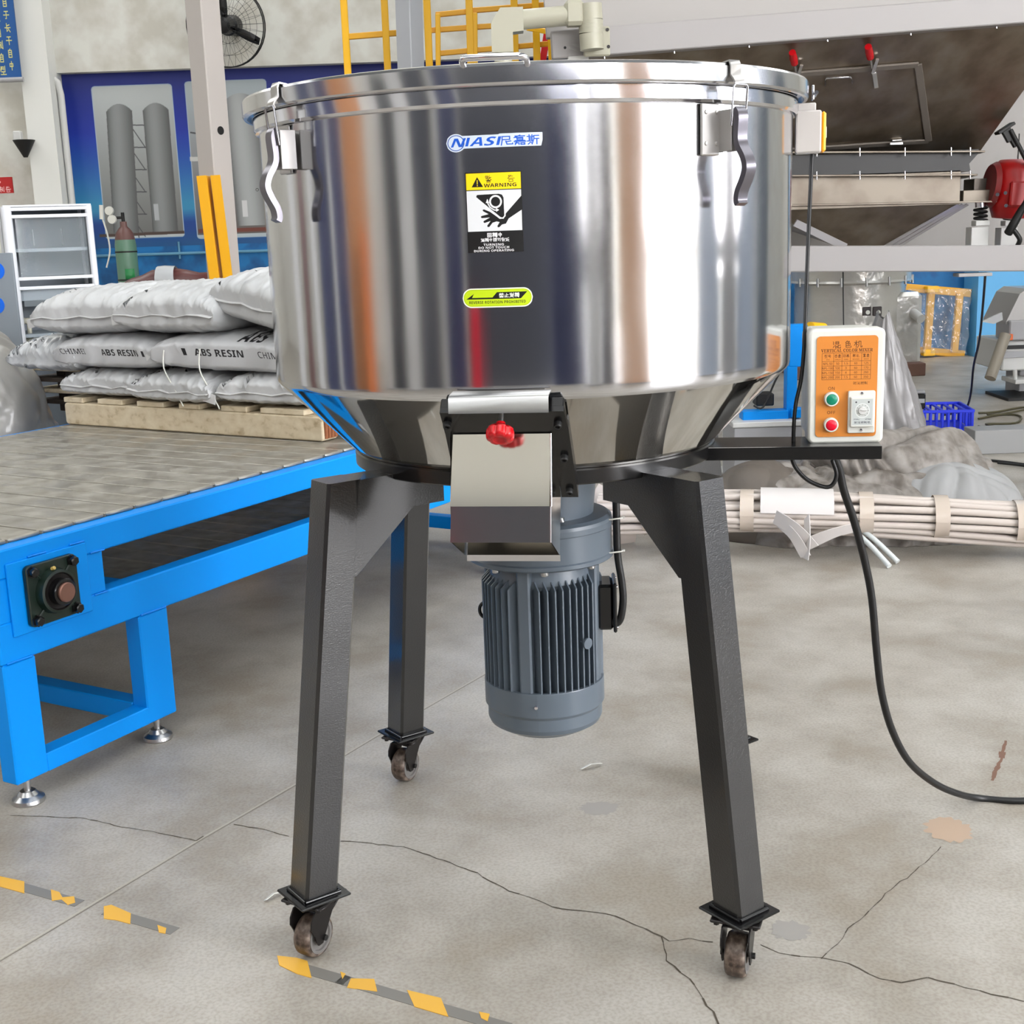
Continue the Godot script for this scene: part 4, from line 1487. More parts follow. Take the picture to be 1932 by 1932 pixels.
func pallet_and_sacks() -> void:
	var turn := -0.5539
	var at := Vector3(-1.907, 0.711, -5.469)
	var P := Transform3D(Basis(Vector3.UP, turn), at)
	var wood := mat("pallet_wood", Color(0.84, 0.79, 0.69), 0.75)
	mottled(wood, ntex(0.03, 71, 5, 512, 0.0, [[0.15, Color(0.74, 0.69, 0.62)], [0.35, Color(0.93, 0.91, 0.88)], [0.8, Color(1, 1, 1)]]), 1.1)
	var t := thing("pallet", "worn pale wooden pallet lying on the slats of the blue conveyor under the white sacks", "pallet", at, turn)
	for zz in [-0.045, -0.5, -0.95]:
		var mb := MB.new()
		mb.x = Transform3D(Basis.IDENTITY, Vector3(0.712, 0.048, zz))
		round_box(mb, Vector3.ZERO, Vector3(1.424, 0.094, 0.09), 0.016, 0.006)
		var s := part("stringer", mb, wood, t)
		if zz > -0.1:
			var eb := MB.new()
			for k in 4:
				eb.tube([Vector3(1.427, 0.012, -0.018 - k * 0.018), Vector3(1.428, 0.085, -0.016 - k * 0.018)], 0.0075, 6)
			part("bark_edge", eb, mat("bark", Color(0.55, 0.33, 0.2), 0.8), s)
	for q in [[0.0, 0.12], [0.21, 0.36], [0.445, 0.60], [0.685, 0.80], [0.915, 1.05], [1.12, 1.34]]:
		var mb := MB.new()
		mb.box(Vector3((q[0] + q[1]) * 0.5, 0.107, -0.49), Vector3(q[1] - q[0], 0.022, 0.98), 0.003)
		part("deck_board", mb, wood, t)
	# sacks, each its own
	var white := mat("sack_white", Color(0.74, 0.745, 0.75), 0.42)
	white.normal_enabled = false
	var ink := Color(0.05, 0.05, 0.07)
	var pa := Paint.new(640, 200, Color(0.74, 0.745, 0.75))
	pa.text("CHIMEI", 130, 112, 30, ink, "Droid Sans", false, 1.05)
	pa.text("ABS RESIN", 410, 116, 34, ink, "Droid Sans", true, 1.0, false, 0.06)
	pa.rect(556, 86, 16, 30, ink)
	var print_a := printed("sack_print_left", pa, 0.42)
	var pb := Paint.new(720, 200, Color(0.74, 0.745, 0.75))
	pb.rect(160, 80, 20, 34, ink)
	pb.text("ABS RESIN", 330, 114, 34, ink, "Droid Sans", true, 1.0, false, 0.06)
	pb.text("CHIMEI", 590, 112, 30, ink, "Droid Sans", false, 1.05)
	pb.text("ABS", 470, 42, 40, ink, "Droid Sans", true, 1.2)
	var print_b := printed("sack_print_right", pb, 0.42)
	# [x, y, z centre depth, w, h, d, seed, tilt, yaw, material, label]
	var rows := [
		[0.245, 0.118, -0.36, 0.48, 0.128, 0.74, 1, 0.0, 0.02, white, "unprinted white sack at the left end of the bottom layer on the pallet"],
		[0.69, 0.112, -0.33, 0.48, 0.135, 0.74, 2, 0.0, -0.05, white, "white sack with a flat sewn ear, middle of the bottom layer on the pallet"],
		[1.18, 0.116, -0.36, 0.54, 0.140, 0.76, 3, 0.0, 0.05, white, "white sack in the bottom layer on the pallet, nearest the mixer"],
		[0.285, 0.236, -0.36, 0.62, 0.155, 0.74, 4, 0.0, 0.0, print_a, "white sack printed ABS RESIN at the left of the middle layer of the stack"],
		[0.945, 0.238, -0.37, 0.76, 0.165, 0.76, 5, -0.02, 0.03, print_b, "white sack with a black bar before ABS RESIN, middle layer, beside the mixer"],
		[0.14, 0.372, -0.38, 0.58, 0.205, 0.78, 6, 0.02, 0.06, white, "bulging white sack at the left end of the top layer, its corner overhanging"],
		[0.665, 0.382, -0.37, 0.56, 0.205, 0.78, 7, 0.0, -0.02, white, "bulging white sack in the middle of the top layer of the stack"],
		[1.20, 0.405, -0.38, 0.56, 0.225, 0.80, 8, -0.14, -0.22, white, "white sack tilted against the others in the top layer, next to the mixer"],
	]
	for r in rows:
		var o := thing("sack", r[10], "sack", Vector3.ZERO, 0.0, "white resin sacks stacked on the pallet")
		o.transform = P * Transform3D(Basis.from_euler(Vector3(0, r[8], r[7])), Vector3(r[0], r[1], r[2]))
		var mb := MB.new()
		sack(mb, r[3], r[4], r[5], 100 + r[6] * 17, 3.6 if r[6] in [4, 5] else 2.9, 0.6 if r[6] in [4, 5] else 1.15, 0.0)
		part("sack_body", mb, r[9], o)
		# sewn edge standing off the seam
		var hy: float = r[4] * 0.42
		var w: float = r[3]
		var d: float = r[5]
		var pts := []
		for k in 9:
			var a := -0.98 + 1.96 * k / 8.0
			pts.append(Vector3(a * w * 0.5, hy + 0.006 * sin(k * 2.1 + r[6]), d * 0.5 * (1.0 - 0.045 * (1.0 - a * a)) + 0.004))
		mat("sack_edge", Color(0.82, 0.82, 0.82), 0.5)
		if not r[6] in [4, 5]:
			mb = MB.new()
			mb.strap(pts, 0.020, 0.002, Vector3(0, -0.25, 1))
			part("sewn_edge", mb, mats["sack_edge"], o)
		if r[6] in [2, 6, 7, 5]:
			mb = MB.new()
			var ex := 1.0 if r[6] in [2] else -1.0
			mb.prism([Vector2(ex * w * 0.40, hy - 0.03), Vector2(ex * w * 0.54, hy - 0.042), Vector2(ex * w * 0.55, hy - 0.005), Vector2(ex * w * 0.42, hy + 0.012)], d * 0.485, d * 0.489)
			part("ear", mb, mat("sack_edge"), o)
		if r[6] == 5:
			for k in 2:
				mb = MB.new()
				var sx := -w * 0.40 + 0.19 * k
				mb.tube(smooth_path([Vector3(sx, hy + 0.03, d * 0.5), Vector3(sx + 0.01, hy - 0.05, d * 0.5 + 0.02), Vector3(sx + 0.05, hy - 0.13, d * 0.5 + 0.012), Vector3(sx + 0.09, hy - 0.20, d * 0.5 + 0.01)], 4), 0.003, 6)
				part("string", mb, mats["white_plastic"], o)
	# bag wrapped in clear film at the left end of the middle layer
	var fb := thing("film_bag", "shiny grey bag in clear film, squeezed out left of the printed sacks", "bag", Vector3.ZERO)
	fb.transform = P * Transform3D(Basis(Vector3.UP, 0.1), Vector3(-0.12, 0.215, -0.28))
	var mb2 := MB.new()
	sack(mb2, 0.42, 0.15, 0.6, 991, 2.4, 1.8)
	part("film", mb2, mat("film_grey", Color(0.72, 0.73, 0.74), 0.16), fb)
	# stillage behind: dark timber and pale slats seen between the bag and the pallet
	var st := thing("timber_rack", "stack of loose boards seen in the gap left of the pallet", "boards", Vector3.ZERO)
	st.transform = P * Transform3D(Basis.IDENTITY, Vector3(-0.42, 0.0, -0.45))
	for k in 4:
		mb2 = MB.new()
		mb2.box(Vector3(0.15, 0.03 + k * 0.055, 0.02 * k), Vector3(0.75, 0.02, 0.16), 0.003)
		part("board", mb2, wood if k % 2 else mat("dark_timber", Color(0.28, 0.24, 0.21), 0.7), st)
	for k in 2:
		mb2 = MB.new()
		mb2.box(Vector3(-0.1 + 0.5 * k, 0.1, -0.02), Vector3(0.06, 0.24, 0.1), 0.003)
		part("block", mb2, mat("dark_timber"), st)


# ---------------------------------------------------------------- far wall: columns, mural, fan, signs
const WZ := -14.0

func px_box(a: Vector2, b: Vector2, z: float) -> Array:      # corners of a box on the plane z
	var p := on_z(a.x, a.y, z)
	var q := on_z(b.x, b.y, z)
	return [Vector3(minf(p.x, q.x), minf(p.y, q.y), z), Vector3(maxf(p.x, q.x), maxf(p.y, q.y), z)]

func wall_things() -> void:
	# white column at the left, and the wall behind it
	var mb := MB.new()
	var c0 := on_z(30, 60, -13.6)
	var c1 := on_z(84, 60, -13.6)
	mb.box(Vector3((c0.x + c1.x) * 0.5, 4, -13.8), Vector3(c1.x - c0.x, 8, 0.4))
	struct("wall_column", mb, mat("column_white", Color(0.84, 0.84, 0.82), 0.7))
	# beam of plaster that stands proud over the mural, with its drip edge
	mb = MB.new()
	mb.box(Vector3(-1.75, 3.62, WZ + 0.08), Vector3(6.3, 0.80, 0.16))
	struct("trim_lintel", mb, mats["plaster"])
	mb = MB.new()
	var pp0 := on_z(84, 48, -13.8)
	mb.tube([Vector3(pp0.x, 8, -13.78), Vector3(pp0.x, 3.2, -13.78), Vector3(pp0.x + 0.08, 3.12, -13.78), Vector3(pp0.x + 0.1, 3.0, -13.78), Vector3(pp0.x + 0.1, 1.4, -13.78)], 0.035, 10)
	struct("trim_drain_pipe", mb, mats["white_paint"])
	# mural
	var x0 := -4.60
	var x1 := 1.15
	var y0 := 1.44
	var y1 := 3.36
	var W := 1150
	var H := 384
	var p := Paint.new(W, H, Color(0.04, 0.13, 0.50))
	for k in H:
		var f := float(k) / H
		var c := Color(0.03, 0.10, 0.42).lerp(Color(0.04, 0.17, 0.60), clampf(f * 2.4, 0, 1)).lerp(Color(0.20, 0.52, 0.68), clampf((f - 0.38) * 2.6, 0, 1)).lerp(Color(0.07, 0.24, 0.52), clampf((f - 0.80) * 14.0, 0, 1)).lerp(Color(0.08, 0.30, 0.50), clampf((f - 0.9) * 12.0, 0, 1))
		p.rect(0, k, W, 1, c)
	var mp := func(x: float, y: float) -> Vector2:
		var q := on_z(x, y, WZ + 0.03)
		return Vector2((q.x - x0) / (x1 - x0) * W, (y1 - q.y) / (y1 - y0) * H)
	var frame := Color(0.62, 0.68, 0.74)
	var inset := func(a: Vector2, bb: Vector2, c: Vector2, d: Vector2, top: Color, bot: Color) -> void:
		var q := [mp.call(a.x, a.y), mp.call(bb.x, bb.y), mp.call(c.x, c.y), mp.call(d.x, d.y)]
		var lo := minf(q[0].x, q[3].x)
		var hi := maxf(q[1].x, q[2].x)
		var tp: float = (q[0].y + q[1].y) * 0.5
		var bt: float = (q[2].y + q[3].y) * 0.5
		p.round_rect(lo - 2, tp - 2, hi - lo + 4, bt - tp + 4, 7, frame)
		p.round_rect(lo, tp, hi - lo, bt - tp, 6, top)
		for k in int(bt - tp) - 12:
			p.rect(lo, tp + 6 + k, hi - lo, 1, top.lerp(bot, k / (bt - tp)))
	var pole := func(ax: float, ay: float, bx: float, by: float, wpx: float, base: Color) -> void:      # a photographed round tank, lighter on its left
		var a: Vector2 = mp.call(ax, ay)
		var e: Vector2 = mp.call(bx, by)
		for k in 33:
			var f := k / 32.0
			var sh := 0.70 + 0.42 * sin(PI * pow(f, 0.75))
			var off := (f - 0.5) * wpx
			p.line([a + Vector2(off, 3 + 14 * pow(absf(f - 0.5) * 2, 2)), e + Vector2(off, 0)], wpx / 26.0, Color(base.r * sh, base.g * sh, base.b * sh))
	inset.call(Vector2(173, 166), Vector2(322, 158), Vector2(346, 447), Vector2(205, 448), Color(0.70, 0.72, 0.72), Color(0.40, 0.40, 0.39))
	var dk := Color(0.24, 0.25, 0.26)
	for k in 5:
		p.line([mp.call(246, 236 + k * 42), mp.call(276, 236 + k * 42)], 2.0, dk)
		p.line([mp.call(248, 240 + k * 42), mp.call(274, 278 + k * 42)], 1.6, dk)
	p.line([mp.call(248, 232), mp.call(262, 448)], 1.8, dk)
	p.line([mp.call(190, 445), mp.call(345, 438)], 6.0, Color(0.28, 0.22, 0.2))
	pole.call(223, 194, 238, 438, 52.0, Color(0.46, 0.47, 0.47))
	pole.call(292, 192, 312, 436, 52.0, Color(0.46, 0.47, 0.47))
	p.rect(mp.call(289, 385).x, mp.call(289, 385).y, 10, 34, Color(0.66, 0.67, 0.68))
	inset.call(Vector2(349, 158), Vector2(500, 148), Vector2(520, 446), Vector2(378, 447), Color(0.66, 0.70, 0.72), Color(0.36, 0.33, 0.32))
	p.line([mp.call(360, 250), mp.call(372, 252)], 3, dk)
	p.line([mp.call(362, 300), mp.call(380, 300)], 9, Color(0.75, 0.75, 0.74))
	p.line([mp.call(378, 436), mp.call(515, 432)], 8.0, Color(0.42, 0.22, 0.18))
	pole.call(452, 174, 480, 424, 66.0, Color(0.58, 0.59, 0.59))
	p.rect(mp.call(456, 378).x, mp.call(456, 378).y, 11, 34, Color(0.8, 0.8, 0.8))
	p.disc(mp.call(485, 358).x, mp.call(485, 358).y, 3.0, Color(0.2, 0.2, 0.2))
	p.disc(mp.call(485, 358).x, mp.call(485, 358).y, 1.8, Color(0.7, 0.7, 0.7))
	mb = MB.new()
	mb.box(Vector3((x0 + x1) * 0.5, (y0 + y1) * 0.5, WZ + 0.012), Vector3(x1 - x0, y1 - y0, 0.022))
	var mural := thing("wall_mural", "large blue printed banner with photographs of tall grey tanks, on the far wall", "banner", Vector3.ZERO)
	part("backing", mb, mat("mural_back", Color(0.05, 0.15, 0.45), 0.5), mural)
	mb = MB.new()
	mb.quad(Vector3(x0, y0, WZ + 0.025), Vector3(x1, y0, WZ + 0.025), Vector3(x1, y1, WZ + 0.025), Vector3(x0, y1, WZ + 0.025), Vector3(0, 0, 1), [Vector2(0, 1), Vector2(1, 1), Vector2(1, 0), Vector2(0, 0)])
	part("print", mb, printed("mural_print", p, 0.45), mural)
	# pipes along the dado
	var pl := on_z(180, 483, WZ + 0.06)
	mb = MB.new()
	mb.rod(Vector3(-4.6, pl.y, WZ + 0.06), Vector3(1.0, pl.y - 0.02, WZ + 0.06), 0.016, 8)
	for q in [338, 430, 520]:
		var v := on_z(q, 470, WZ + 0.05)
		mb.rod(Vector3(v.x, pl.y - 0.06, WZ + 0.05), Vector3(v.x, pl.y + 0.12, WZ + 0.05), 0.012, 8)
	tag(part("conduit_pipe", mb, mat("pipe_blue", Color(0.35, 0.55, 0.66), 0.5)), "thin pale conduit running along the blue lower wall under the mural", "pipe")
	# blue banner and red sign at the left edge
	var s := px_box(Vector2(-30, -60), Vector2(40, 146), -13.5)
	mb = MB.new()
	p = Paint.new(170, 500, Color(0.03, 0.30, 0.55))
	var gold := Color(0.80, 0.76, 0.45)
	han_row(p, "容不自于长干自中", 96, 20, 36, 38, 58, 5, gold, true)
	han_row(p, "功率企不自制自型", 34, 40, 36, 38, 58, 5, gold, true)
	mb.box((s[0] + s[1]) * 0.5 + Vector3(0, 0, -0.012), Vector3(s[1].x - s[0].x, s[1].y - s[0].y, 0.02))
	var sg := thing("slogan_banner", "narrow blue hanging board with yellow characters at the upper left corner", "sign", Vector3.ZERO)
	part("board", mb, mat("banner_blue", Color(0.03, 0.30, 0.55), 0.5), sg)
	mb = MB.new()
	mb.quad(s[0], Vector3(s[1].x, s[0].y, s[0].z), s[1], Vector3(s[0].x, s[1].y, s[0].z), Vector3(0, 0, 1), [Vector2(0, 1), Vector2(1, 1), Vector2(1, 0), Vector2(0, 0)])
	part("lettering", mb, printed("banner_print", p, 0.5), sg)
	mb = MB.new()
	mb.rod(Vector3(s[0].x - 0.05, s[0].y - 0.02, -13.5), Vector3(s[1].x + 0.02, s[0].y - 0.02, -13.5), 0.025, 10)
	part("batten", mb, mats["grey_paint"], sg)
	s = px_box(Vector2(-40, 336), Vector2(26, 364), -13.7)
	mb = MB.new()
	mb.box((s[0] + s[1]) * 0.5, Vector3(s[1].x - s[0].x, s[1].y - s[0].y, 0.02))
	var rs := thing("fire_sign", "small red sign with white marks at the left edge behind the cabinet", "sign", Vector3.ZERO)
	part("board", mb, mat("sign_red", Color(0.66, 0.06, 0.07), 0.5), rs)
	p = Paint.new(120, 54, Color(0.66, 0.06, 0.07))
	p.poly([Vector2(72, 6), Vector2(80, 16), Vector2(72, 26), Vector2(64, 16)], Color(0.9, 0.8, 0.8))
	han_row(p, "重中制告", 26, 32, 18, 18, 23, 2, Color(0.9, 0.75, 0.75))
	mb = MB.new()
	var zf := -13.685
	mb.quad(Vector3(s[0].x, s[0].y, zf), Vector3(s[1].x, s[0].y, zf), Vector3(s[1].x, s[1].y, zf), Vector3(s[0].x, s[1].y, zf), Vector3(0, 0, 1), [Vector2(0, 1), Vector2(1, 1), Vector2(1, 0), Vector2(0, 0)])
	part("lettering", mb, printed("fire_print", p, 0.5), rs)
	# little beacon and sensor on the column
	var bc := on_z(48, 280, -13.55)
	mb = MB.new()
	mb.lathe_on(bc + Vector3(0, -0.09, 0.02), Vector3.UP, [Vector2(0, 0.17), Vector2(0.11, 0.17), Vector2(0.02, 0.0), Vector2(0, 0)], 20)
	mb.rod(bc + Vector3(0, 0.04, -0.06), bc + Vector3(0, 0.04, 0.02), 0.02, 8)
	tag(part("wall_lamp", mb, mats["black_matt"]), "small black cone lamp on the white column at the left", "lamp")
	bc = on_z(34, 257, -13.55)
	mb = MB.new()
	mb.box(bc, Vector3(0.08, 0.10, 0.08), 0.01)
	tag(part("junction_box", mb, mats["white_paint"]), "small white box above the cone lamp on the white column", "box")
	fan()


func fan() -> void:
	var c := on_z(426, 48, -13.5)
	var t := thing("wall_fan", "large black caged fan on the far wall behind the grey post", "fan", c)
	t.rotation = Vector3(0.15, -0.12, 0)
	var dk := mat("fan_black", Color(0.06, 0.06, 0.065), 0.4)
	var R := 0.395
	var mb := MB.new()
	for zz in [0.09, -0.09]:
		for rr in [R, R * 0.72, R * 0.44, R * 0.2]:
			var pts := []
			for k in 41:
				var dz: float = zz * (1.0 if rr > R * 0.99 else 1.25)
				pts.append(Vector3(cos(TAU * k / 40) * rr, sin(TAU * k / 40) * rr, dz if rr < R * 0.99 else dz * 0.3))
			mb.tube(pts, 0.007 if rr > R * 0.99 else 0.0018, 5, false)
	part("cage_rings", mb, dk, t)
	for f in [1.0, -1.0]:
		for k in 30:
			mb = MB.new()
			var a := TAU * k / 30
			var d := Vector3(cos(a), sin(a), 0)
			mb.tube([d * 0.05 + Vector3(0, 0, f * 0.12), d * R * 0.7 + Vector3(0, 0, f * 0.115), d * R + Vector3(0, 0, f * 0.027)], 0.0014, 4, false)
			part("cage_wire", mb, dk, t)
	for k in 3:
		mb = MB.new()
		var rt := Basis(Vector3(0, 0, 1), TAU * k / 3 + 1.62)
		mb.x = Transform3D(rt, Vector3.ZERO)
		var g := []
		for i in 7:
			var r0 := lerpf(0.05, R * 0.93, i / 6.0)
			var wd := lerpf(0.022, 0.045, sin(i / 6.0 * PI * 0.8))
			g.append([Vector3(r0, -wd, -0.012), Vector3(r0, wd, 0.02), Vector3(r0, wd, 0.014), Vector3(r0, -wd, -0.018)])
		mb.sheet(g, Vector3(R * 0.5, 0, 0), false, true)
		part("blade", mb, dk, t)
	mb = MB.new()
	mb.lathe_on(Vector3(0, 0, -0.24), Vector3(0, 0, 1), [Vector2(0, 0.36), Vector2(0.05, 0.35), Vector2(0.075, 0.33), Vector2(0.085, 0.2), Vector2(0.10, 0.18), Vector2(0.10, 0.0), Vector2(0, 0)], 24)
	part("motor", mb, dk, t)
	mb = MB.new()
	mb.beam(Vector3(0, -0.05, -0.2), Vector3(0, -0.12, -0.5), 0.08, 0.05, Vector3(1, 0, 0), 0.01)
	part("wall_bracket", mb, dk, t)


# ---------------------------------------------------------------- things in the left background
func left_things() -> void:
	# film-wrapped heap behind the conveyor
	var w := thing("wrapped_bundle", "lumpy bundle wrapped in cloudy plastic film at the left edge, behind the conveyor", "bundle", on_z(-10, 835, -5.9))
	var film := mat("film_cloudy", Color(0.60, 0.59, 0.57), 0.36)
	film.clearcoat_enabled = true
	film.clearcoat = 0.35
	film.clearcoat_roughness = 0.1
	w.position.y = 0.0
	var mb := MB.new()
	blob(mb, Vector3(-0.10, 0.0, 0.0), Vector3(0.37, 1.10, 0.34), 5, 0.045, 3.2, 2.6, 130, 90)
	part("film", mb, film, w)
	mb = MB.new()
	mb.box(Vector3(-0.1, 0.3, 0), Vector3(0.6, 0.6, 0.5), 0.02)
	part("core", mb, mats["white_paint"], w)
	# wire-shelf cabinet
	var z := -7.0
	var cp := thing("display_cabinet", "grey cabinet with white aluminium posts and clear sliding doors, behind the stacked sacks", "cabinet", Vector3.ZERO)
	var tl := on_z(8, 392, z)
	var tr := on_z(143, 390, z)
	var br := on_z(172, 600, z)
	var yb := 0.0
	var lean := (br.x - tr.x) / (tr.y - br.y) * 0.5
	var alu := mat("aluminium_white", Color(0.85, 0.86, 0.88), 0.35)
	var grey := mat("cabinet_grey", Color(0.50, 0.53, 0.56), 0.5)
	var xl := tl.x + 0.02
	var xr := tr.x + 0.055
	var top := tl.y
	for q in [[xl, 0.028], [xr, 0.018]]:
		for zz in [0.0, -0.45]:
			mb = MB.new()
			mb.rod(Vector3(q[0], yb, z + zz), Vector3(q[0], top, z + zz), q[1], 16)
			part("post", mb, alu, cp)
	var mid := on_z(100, 524, z).y
	for y in [top - 0.012, top - 0.05, mid, mid - 0.05, 0.25]:
		mb = MB.new()
		mb.box(Vector3((xl + xr) * 0.5, y, z), Vector3(xr - xl, 0.018, 0.03), 0.003)
		part("rail", mb, alu, cp)
	mb = MB.new()
	mb.box(Vector3((xl + xr) * 0.5, top + 0.004, z - 0.22), Vector3(xr - xl + 0.03, 0.01, 0.47), 0.002)
	part("top_panel", mb, alu, cp)
	mb = MB.new()
	mb.box(Vector3((xl + xr) * 0.5, (top + 0.2) * 0.5, z - 0.45), Vector3(xr - xl, top - 0.2, 0.01))
	part("back_panel", mb, grey, cp)
	for x in [xl - 0.012, xr + 0.006]:
		mb = MB.new()
		mb.box(Vector3(x, (top + 0.2) * 0.5, z - 0.225), Vector3(0.008, top - 0.2, 0.43))
		part("side_panel", mb, grey, cp)
	var sh := on_z(100, 471, z - 0.2).y
	var sh2 := on_z(100, 553, z - 0.2).y
	var sh3 := on_z(100, 628, z - 0.2).y
	for y in [sh, sh2, sh3]:
		mb = MB.new()
		mb.box(Vector3((xl + xr) * 0.5, y, z - 0.24), Vector3(xr - xl - 0.03, 0.02 if y != sh2 else 0.06, 0.38), 0.003)
		part("shelf", mb, mat("shelf_grey", Color(0.60, 0.64, 0.67), 0.4), cp)
	var glass := mat("door_clear", Color(0.9, 0.95, 0.98, 0.10), 0.05)
	glass.transparency = BaseMaterial3D.TRANSPARENCY_ALPHA
	for q in [[top - 0.06, mid + 0.012], [mid - 0.06, sh3 + 0.16]]:
		mb = MB.new()
		mb.box(Vector3((xl + xr) * 0.5 + 0.01, (q[0] + q[1]) * 0.5, z - 0.012), Vector3(xr - xl - 0.06, q[0] - q[1], 0.004))
		part("sliding_door", mb, glass, cp)
	for q in [0.35, 0.72]:
		mb = MB.new()
		var hx: float = lerpf(xl, xr, q)
		mb.rod(Vector3(hx, top - 0.11, z - 0.43), Vector3(hx, top - 0.2, z - 0.43), 0.003, 6)
		part("rod", mb, alu, cp)
	var cab_c := Vector3((xl + xr) * 0.5, 0, z)
	var X := Transform3D(Basis.IDENTITY, cab_c) * Transform3D(Basis(Vector3.UP, 0.40), Vector3.ZERO) * Transform3D(Basis.IDENTITY, -cab_c)
	cp.transform = X
	# blue bin on the shelf, pipe fittings below
	mb = MB.new()
	var bp := on_z(44, 567, z - 0.16)
	mb.box(Vector3(bp.x, bp.y + 0.02, z - 0.16), Vector3(0.06, 0.065, 0.08), 0.008)
	var bin := part("shelf_bin", mb, mat("bin_blue", Color(0.0, 0.30, 0.80), 0.35))
	bin.transform = X
	tag(bin, "small bright blue bin standing on the shelf of the white cabinet", "bin")
	var names := ["leftmost of the three cream pipe clamps on the low shelf of the cabinet", "middle one of the three cream pipe clamps on the low shelf of the cabinet", "pipe clamp nearest the sacks on the low shelf of the cabinet"]
	var cream := mat("fitting_cream", Color(0.75, 0.74, 0.68), 0.4)
	for k in 3:
		var f := on_z(51 + 14.0 * k, 606, z - 0.15)
		mb = MB.new()
		mb.lathe_on(Vector3(f.x, sh3 + 0.01, z - 0.15), Vector3.UP, [Vector2(0, 0.07), Vector2(0.012, 0.07), Vector2(0.012, 0.0), Vector2(0, 0)], 12)
		mb.lathe_on(Vector3(f.x - 0.026, sh3 + 0.075, z - 0.15), Vector3(1, 0.1, 0.2), [Vector2(0, 0.055), Vector2(0.016, 0.055), Vector2(0.018, 0.02), Vector2(0.013, 0.0), Vector2(0, 0)], 14)
		var pc := part("pipe_clamp", mb, cream)
		pc.transform = X
		tag(pc, names[k], "clamp", "pipe clamps on the cabinet shelf")
	mb = MB.new()
	var fx := on_z(58, 645, z - 0.05)
	mb.box(fx, Vector3(0.10, 0.045, 0.08), 0.01)
	mb.lathe_on(fx + Vector3(0.05, 0, 0), Vector3(1, 0.3, 0.4), [Vector2(0, 0.05), Vector2(0.022, 0.05), Vector2(0.03, 0.0), Vector2(0, 0)], 16)
	tag(part("valve_block", mb, cream), "pale valve block below the pipe clamps, beside the overhanging sack", "valve")
	# boards at the far left with round blue marks
	var bd := thing("notice_board", "grey board with two round blue marks at the left edge beside the cabinet", "board", Vector3.ZERO)
	var e0 := on_z(-40, 400, -6.6)
	var e1 := on_z(14, 400, -6.6)
	mb = MB.new()
	mb.box(Vector3((e0.x + e1.x) * 0.5, 0.72, -6.6), Vector3(e1.x - e0.x, 1.44, 0.02), 0.003)
	part("panel", mb, grey, bd)
	for q in [511, 576]:
		mb = MB.new()
		mb.lathe_on(on_z(-8, q, -6.59), Vector3(0, 0, 1), [Vector2(0, 0.006), Vector2(0.035, 0.006), Vector2(0.035, 0.004), Vector2(0.045, 0.004), Vector2(0.045, 0.0)], 24)
		part("mark", mb, mat("mark_blue", Color(0.05, 0.40, 0.85), 0.4), bd)
	# red post and pale box behind the cabinet
	var r0 := on_z(160, 500, -8.2)
	var r1 := on_z(172, 580, -8.2)
	mb = MB.new()
	mb.beam(Vector3(r1.x + 0.03, 0.0, -8.2), r0, 0.04, 0.05, Vector3(1, 0, 0), 0.004)
	var rp := thing("red_post", "thin crimson post with a small white box on top, right behind the white cabinet", "post")
	part("shaft", mb, mat("post_red", Color(0.85, 0.07, 0.20), 0.4), rp)
	mb = MB.new()
	mb.box(r0 + Vector3(0.0, 0.05, 0), Vector3(0.055, 0.10, 0.06), 0.004)
	part("socket_box", mb, mats["white_plastic"], rp)
	mb = MB.new()
	mb.box(r0 + Vector3(0.015, 0.14, 0), Vector3(0.075, 0.08, 0.06), 0.012)
	part("cover", mb, mats["grey_paint"], rp)
	# gas cylinder at the wall
	var g0 := on_z(245, 470, -13.3)
	var gc := thing("gas_cylinder", "dull green gas bottle with a regulator, standing against the blue wall", "gas cylinder", Vector3(g0.x - 0.04, 0, -13.3))
	var yk := on_z(230, 424, -13.3).y
	mb = MB.new()
	mb.lathe([Vector2(0.0, yk + 0.03), Vector2(0.034, yk + 0.03), Vector2(0.036, yk - 0.02), Vector2(0.062, yk - 0.045), Vector2(0.088, yk - 0.085), Vector2(0.10, yk - 0.15)], 32, false)
	part("shoulder", mb, mat("cyl_rust", Color(0.38, 0.25, 0.23), 0.4), gc)
	mb = MB.new()
	mb.lathe([Vector2(0.10, yk - 0.15), Vector2(0.107, yk - 0.21), Vector2(0.107, 0.02), Vector2(0.0, 0.02)], 32, false)
	var cg := mat("cyl_green", Color(0.36, 0.50, 0.42), 0.4)
	part("body", mb, cg, gc)
	for yy in [yk - 0.27, yk - 0.55]:
		mb = MB.new()
		mb.lathe([Vector2(0.105, yy + 0.008), Vector2(0.111, yy + 0.006), Vector2(0.111, yy - 0.006), Vector2(0.105, yy - 0.008)], 32)
		part("band", mb, mats["black_matt"], gc)
	mb = MB.new()
	mb.lathe([Vector2(0.1075, yk - 0.44), Vector2(0.1082, yk - 0.44), Vector2(0.1082, yk - 0.57), Vector2(0.1075, yk - 0.57)], 12, false, 0.0, 0.9)
	part("green_label", mb, mat("cyl_label", Color(0.05, 0.45, 0.22), 0.4), gc)
	mb = MB.new()
	mb.rod(Vector3(0, yk + 0.03, 0), Vector3(0, yk + 0.12, 0), 0.018, 10)
	mb.rod(Vector3(0, yk + 0.07, 0), Vector3(-0.1, yk + 0.07, 0.02), 0.014, 8)
	part("valve", mb, mats["black_matt"], gc)
	for q in [[-0.10, 0.055], [-0.12, 0.14]]:
		mb = MB.new()
		mb.lathe_on(Vector3(q[0], yk + q[1], 0.02), Vector3(-0.1, 0, 1), [Vector2(0, 0.03), Vector2(0.042, 0.028), Vector2(0.045, 0.0), Vector2(0, 0)], 20)
		part("gauge", mb, mats["white_plastic"], gc)
	mb = MB.new()
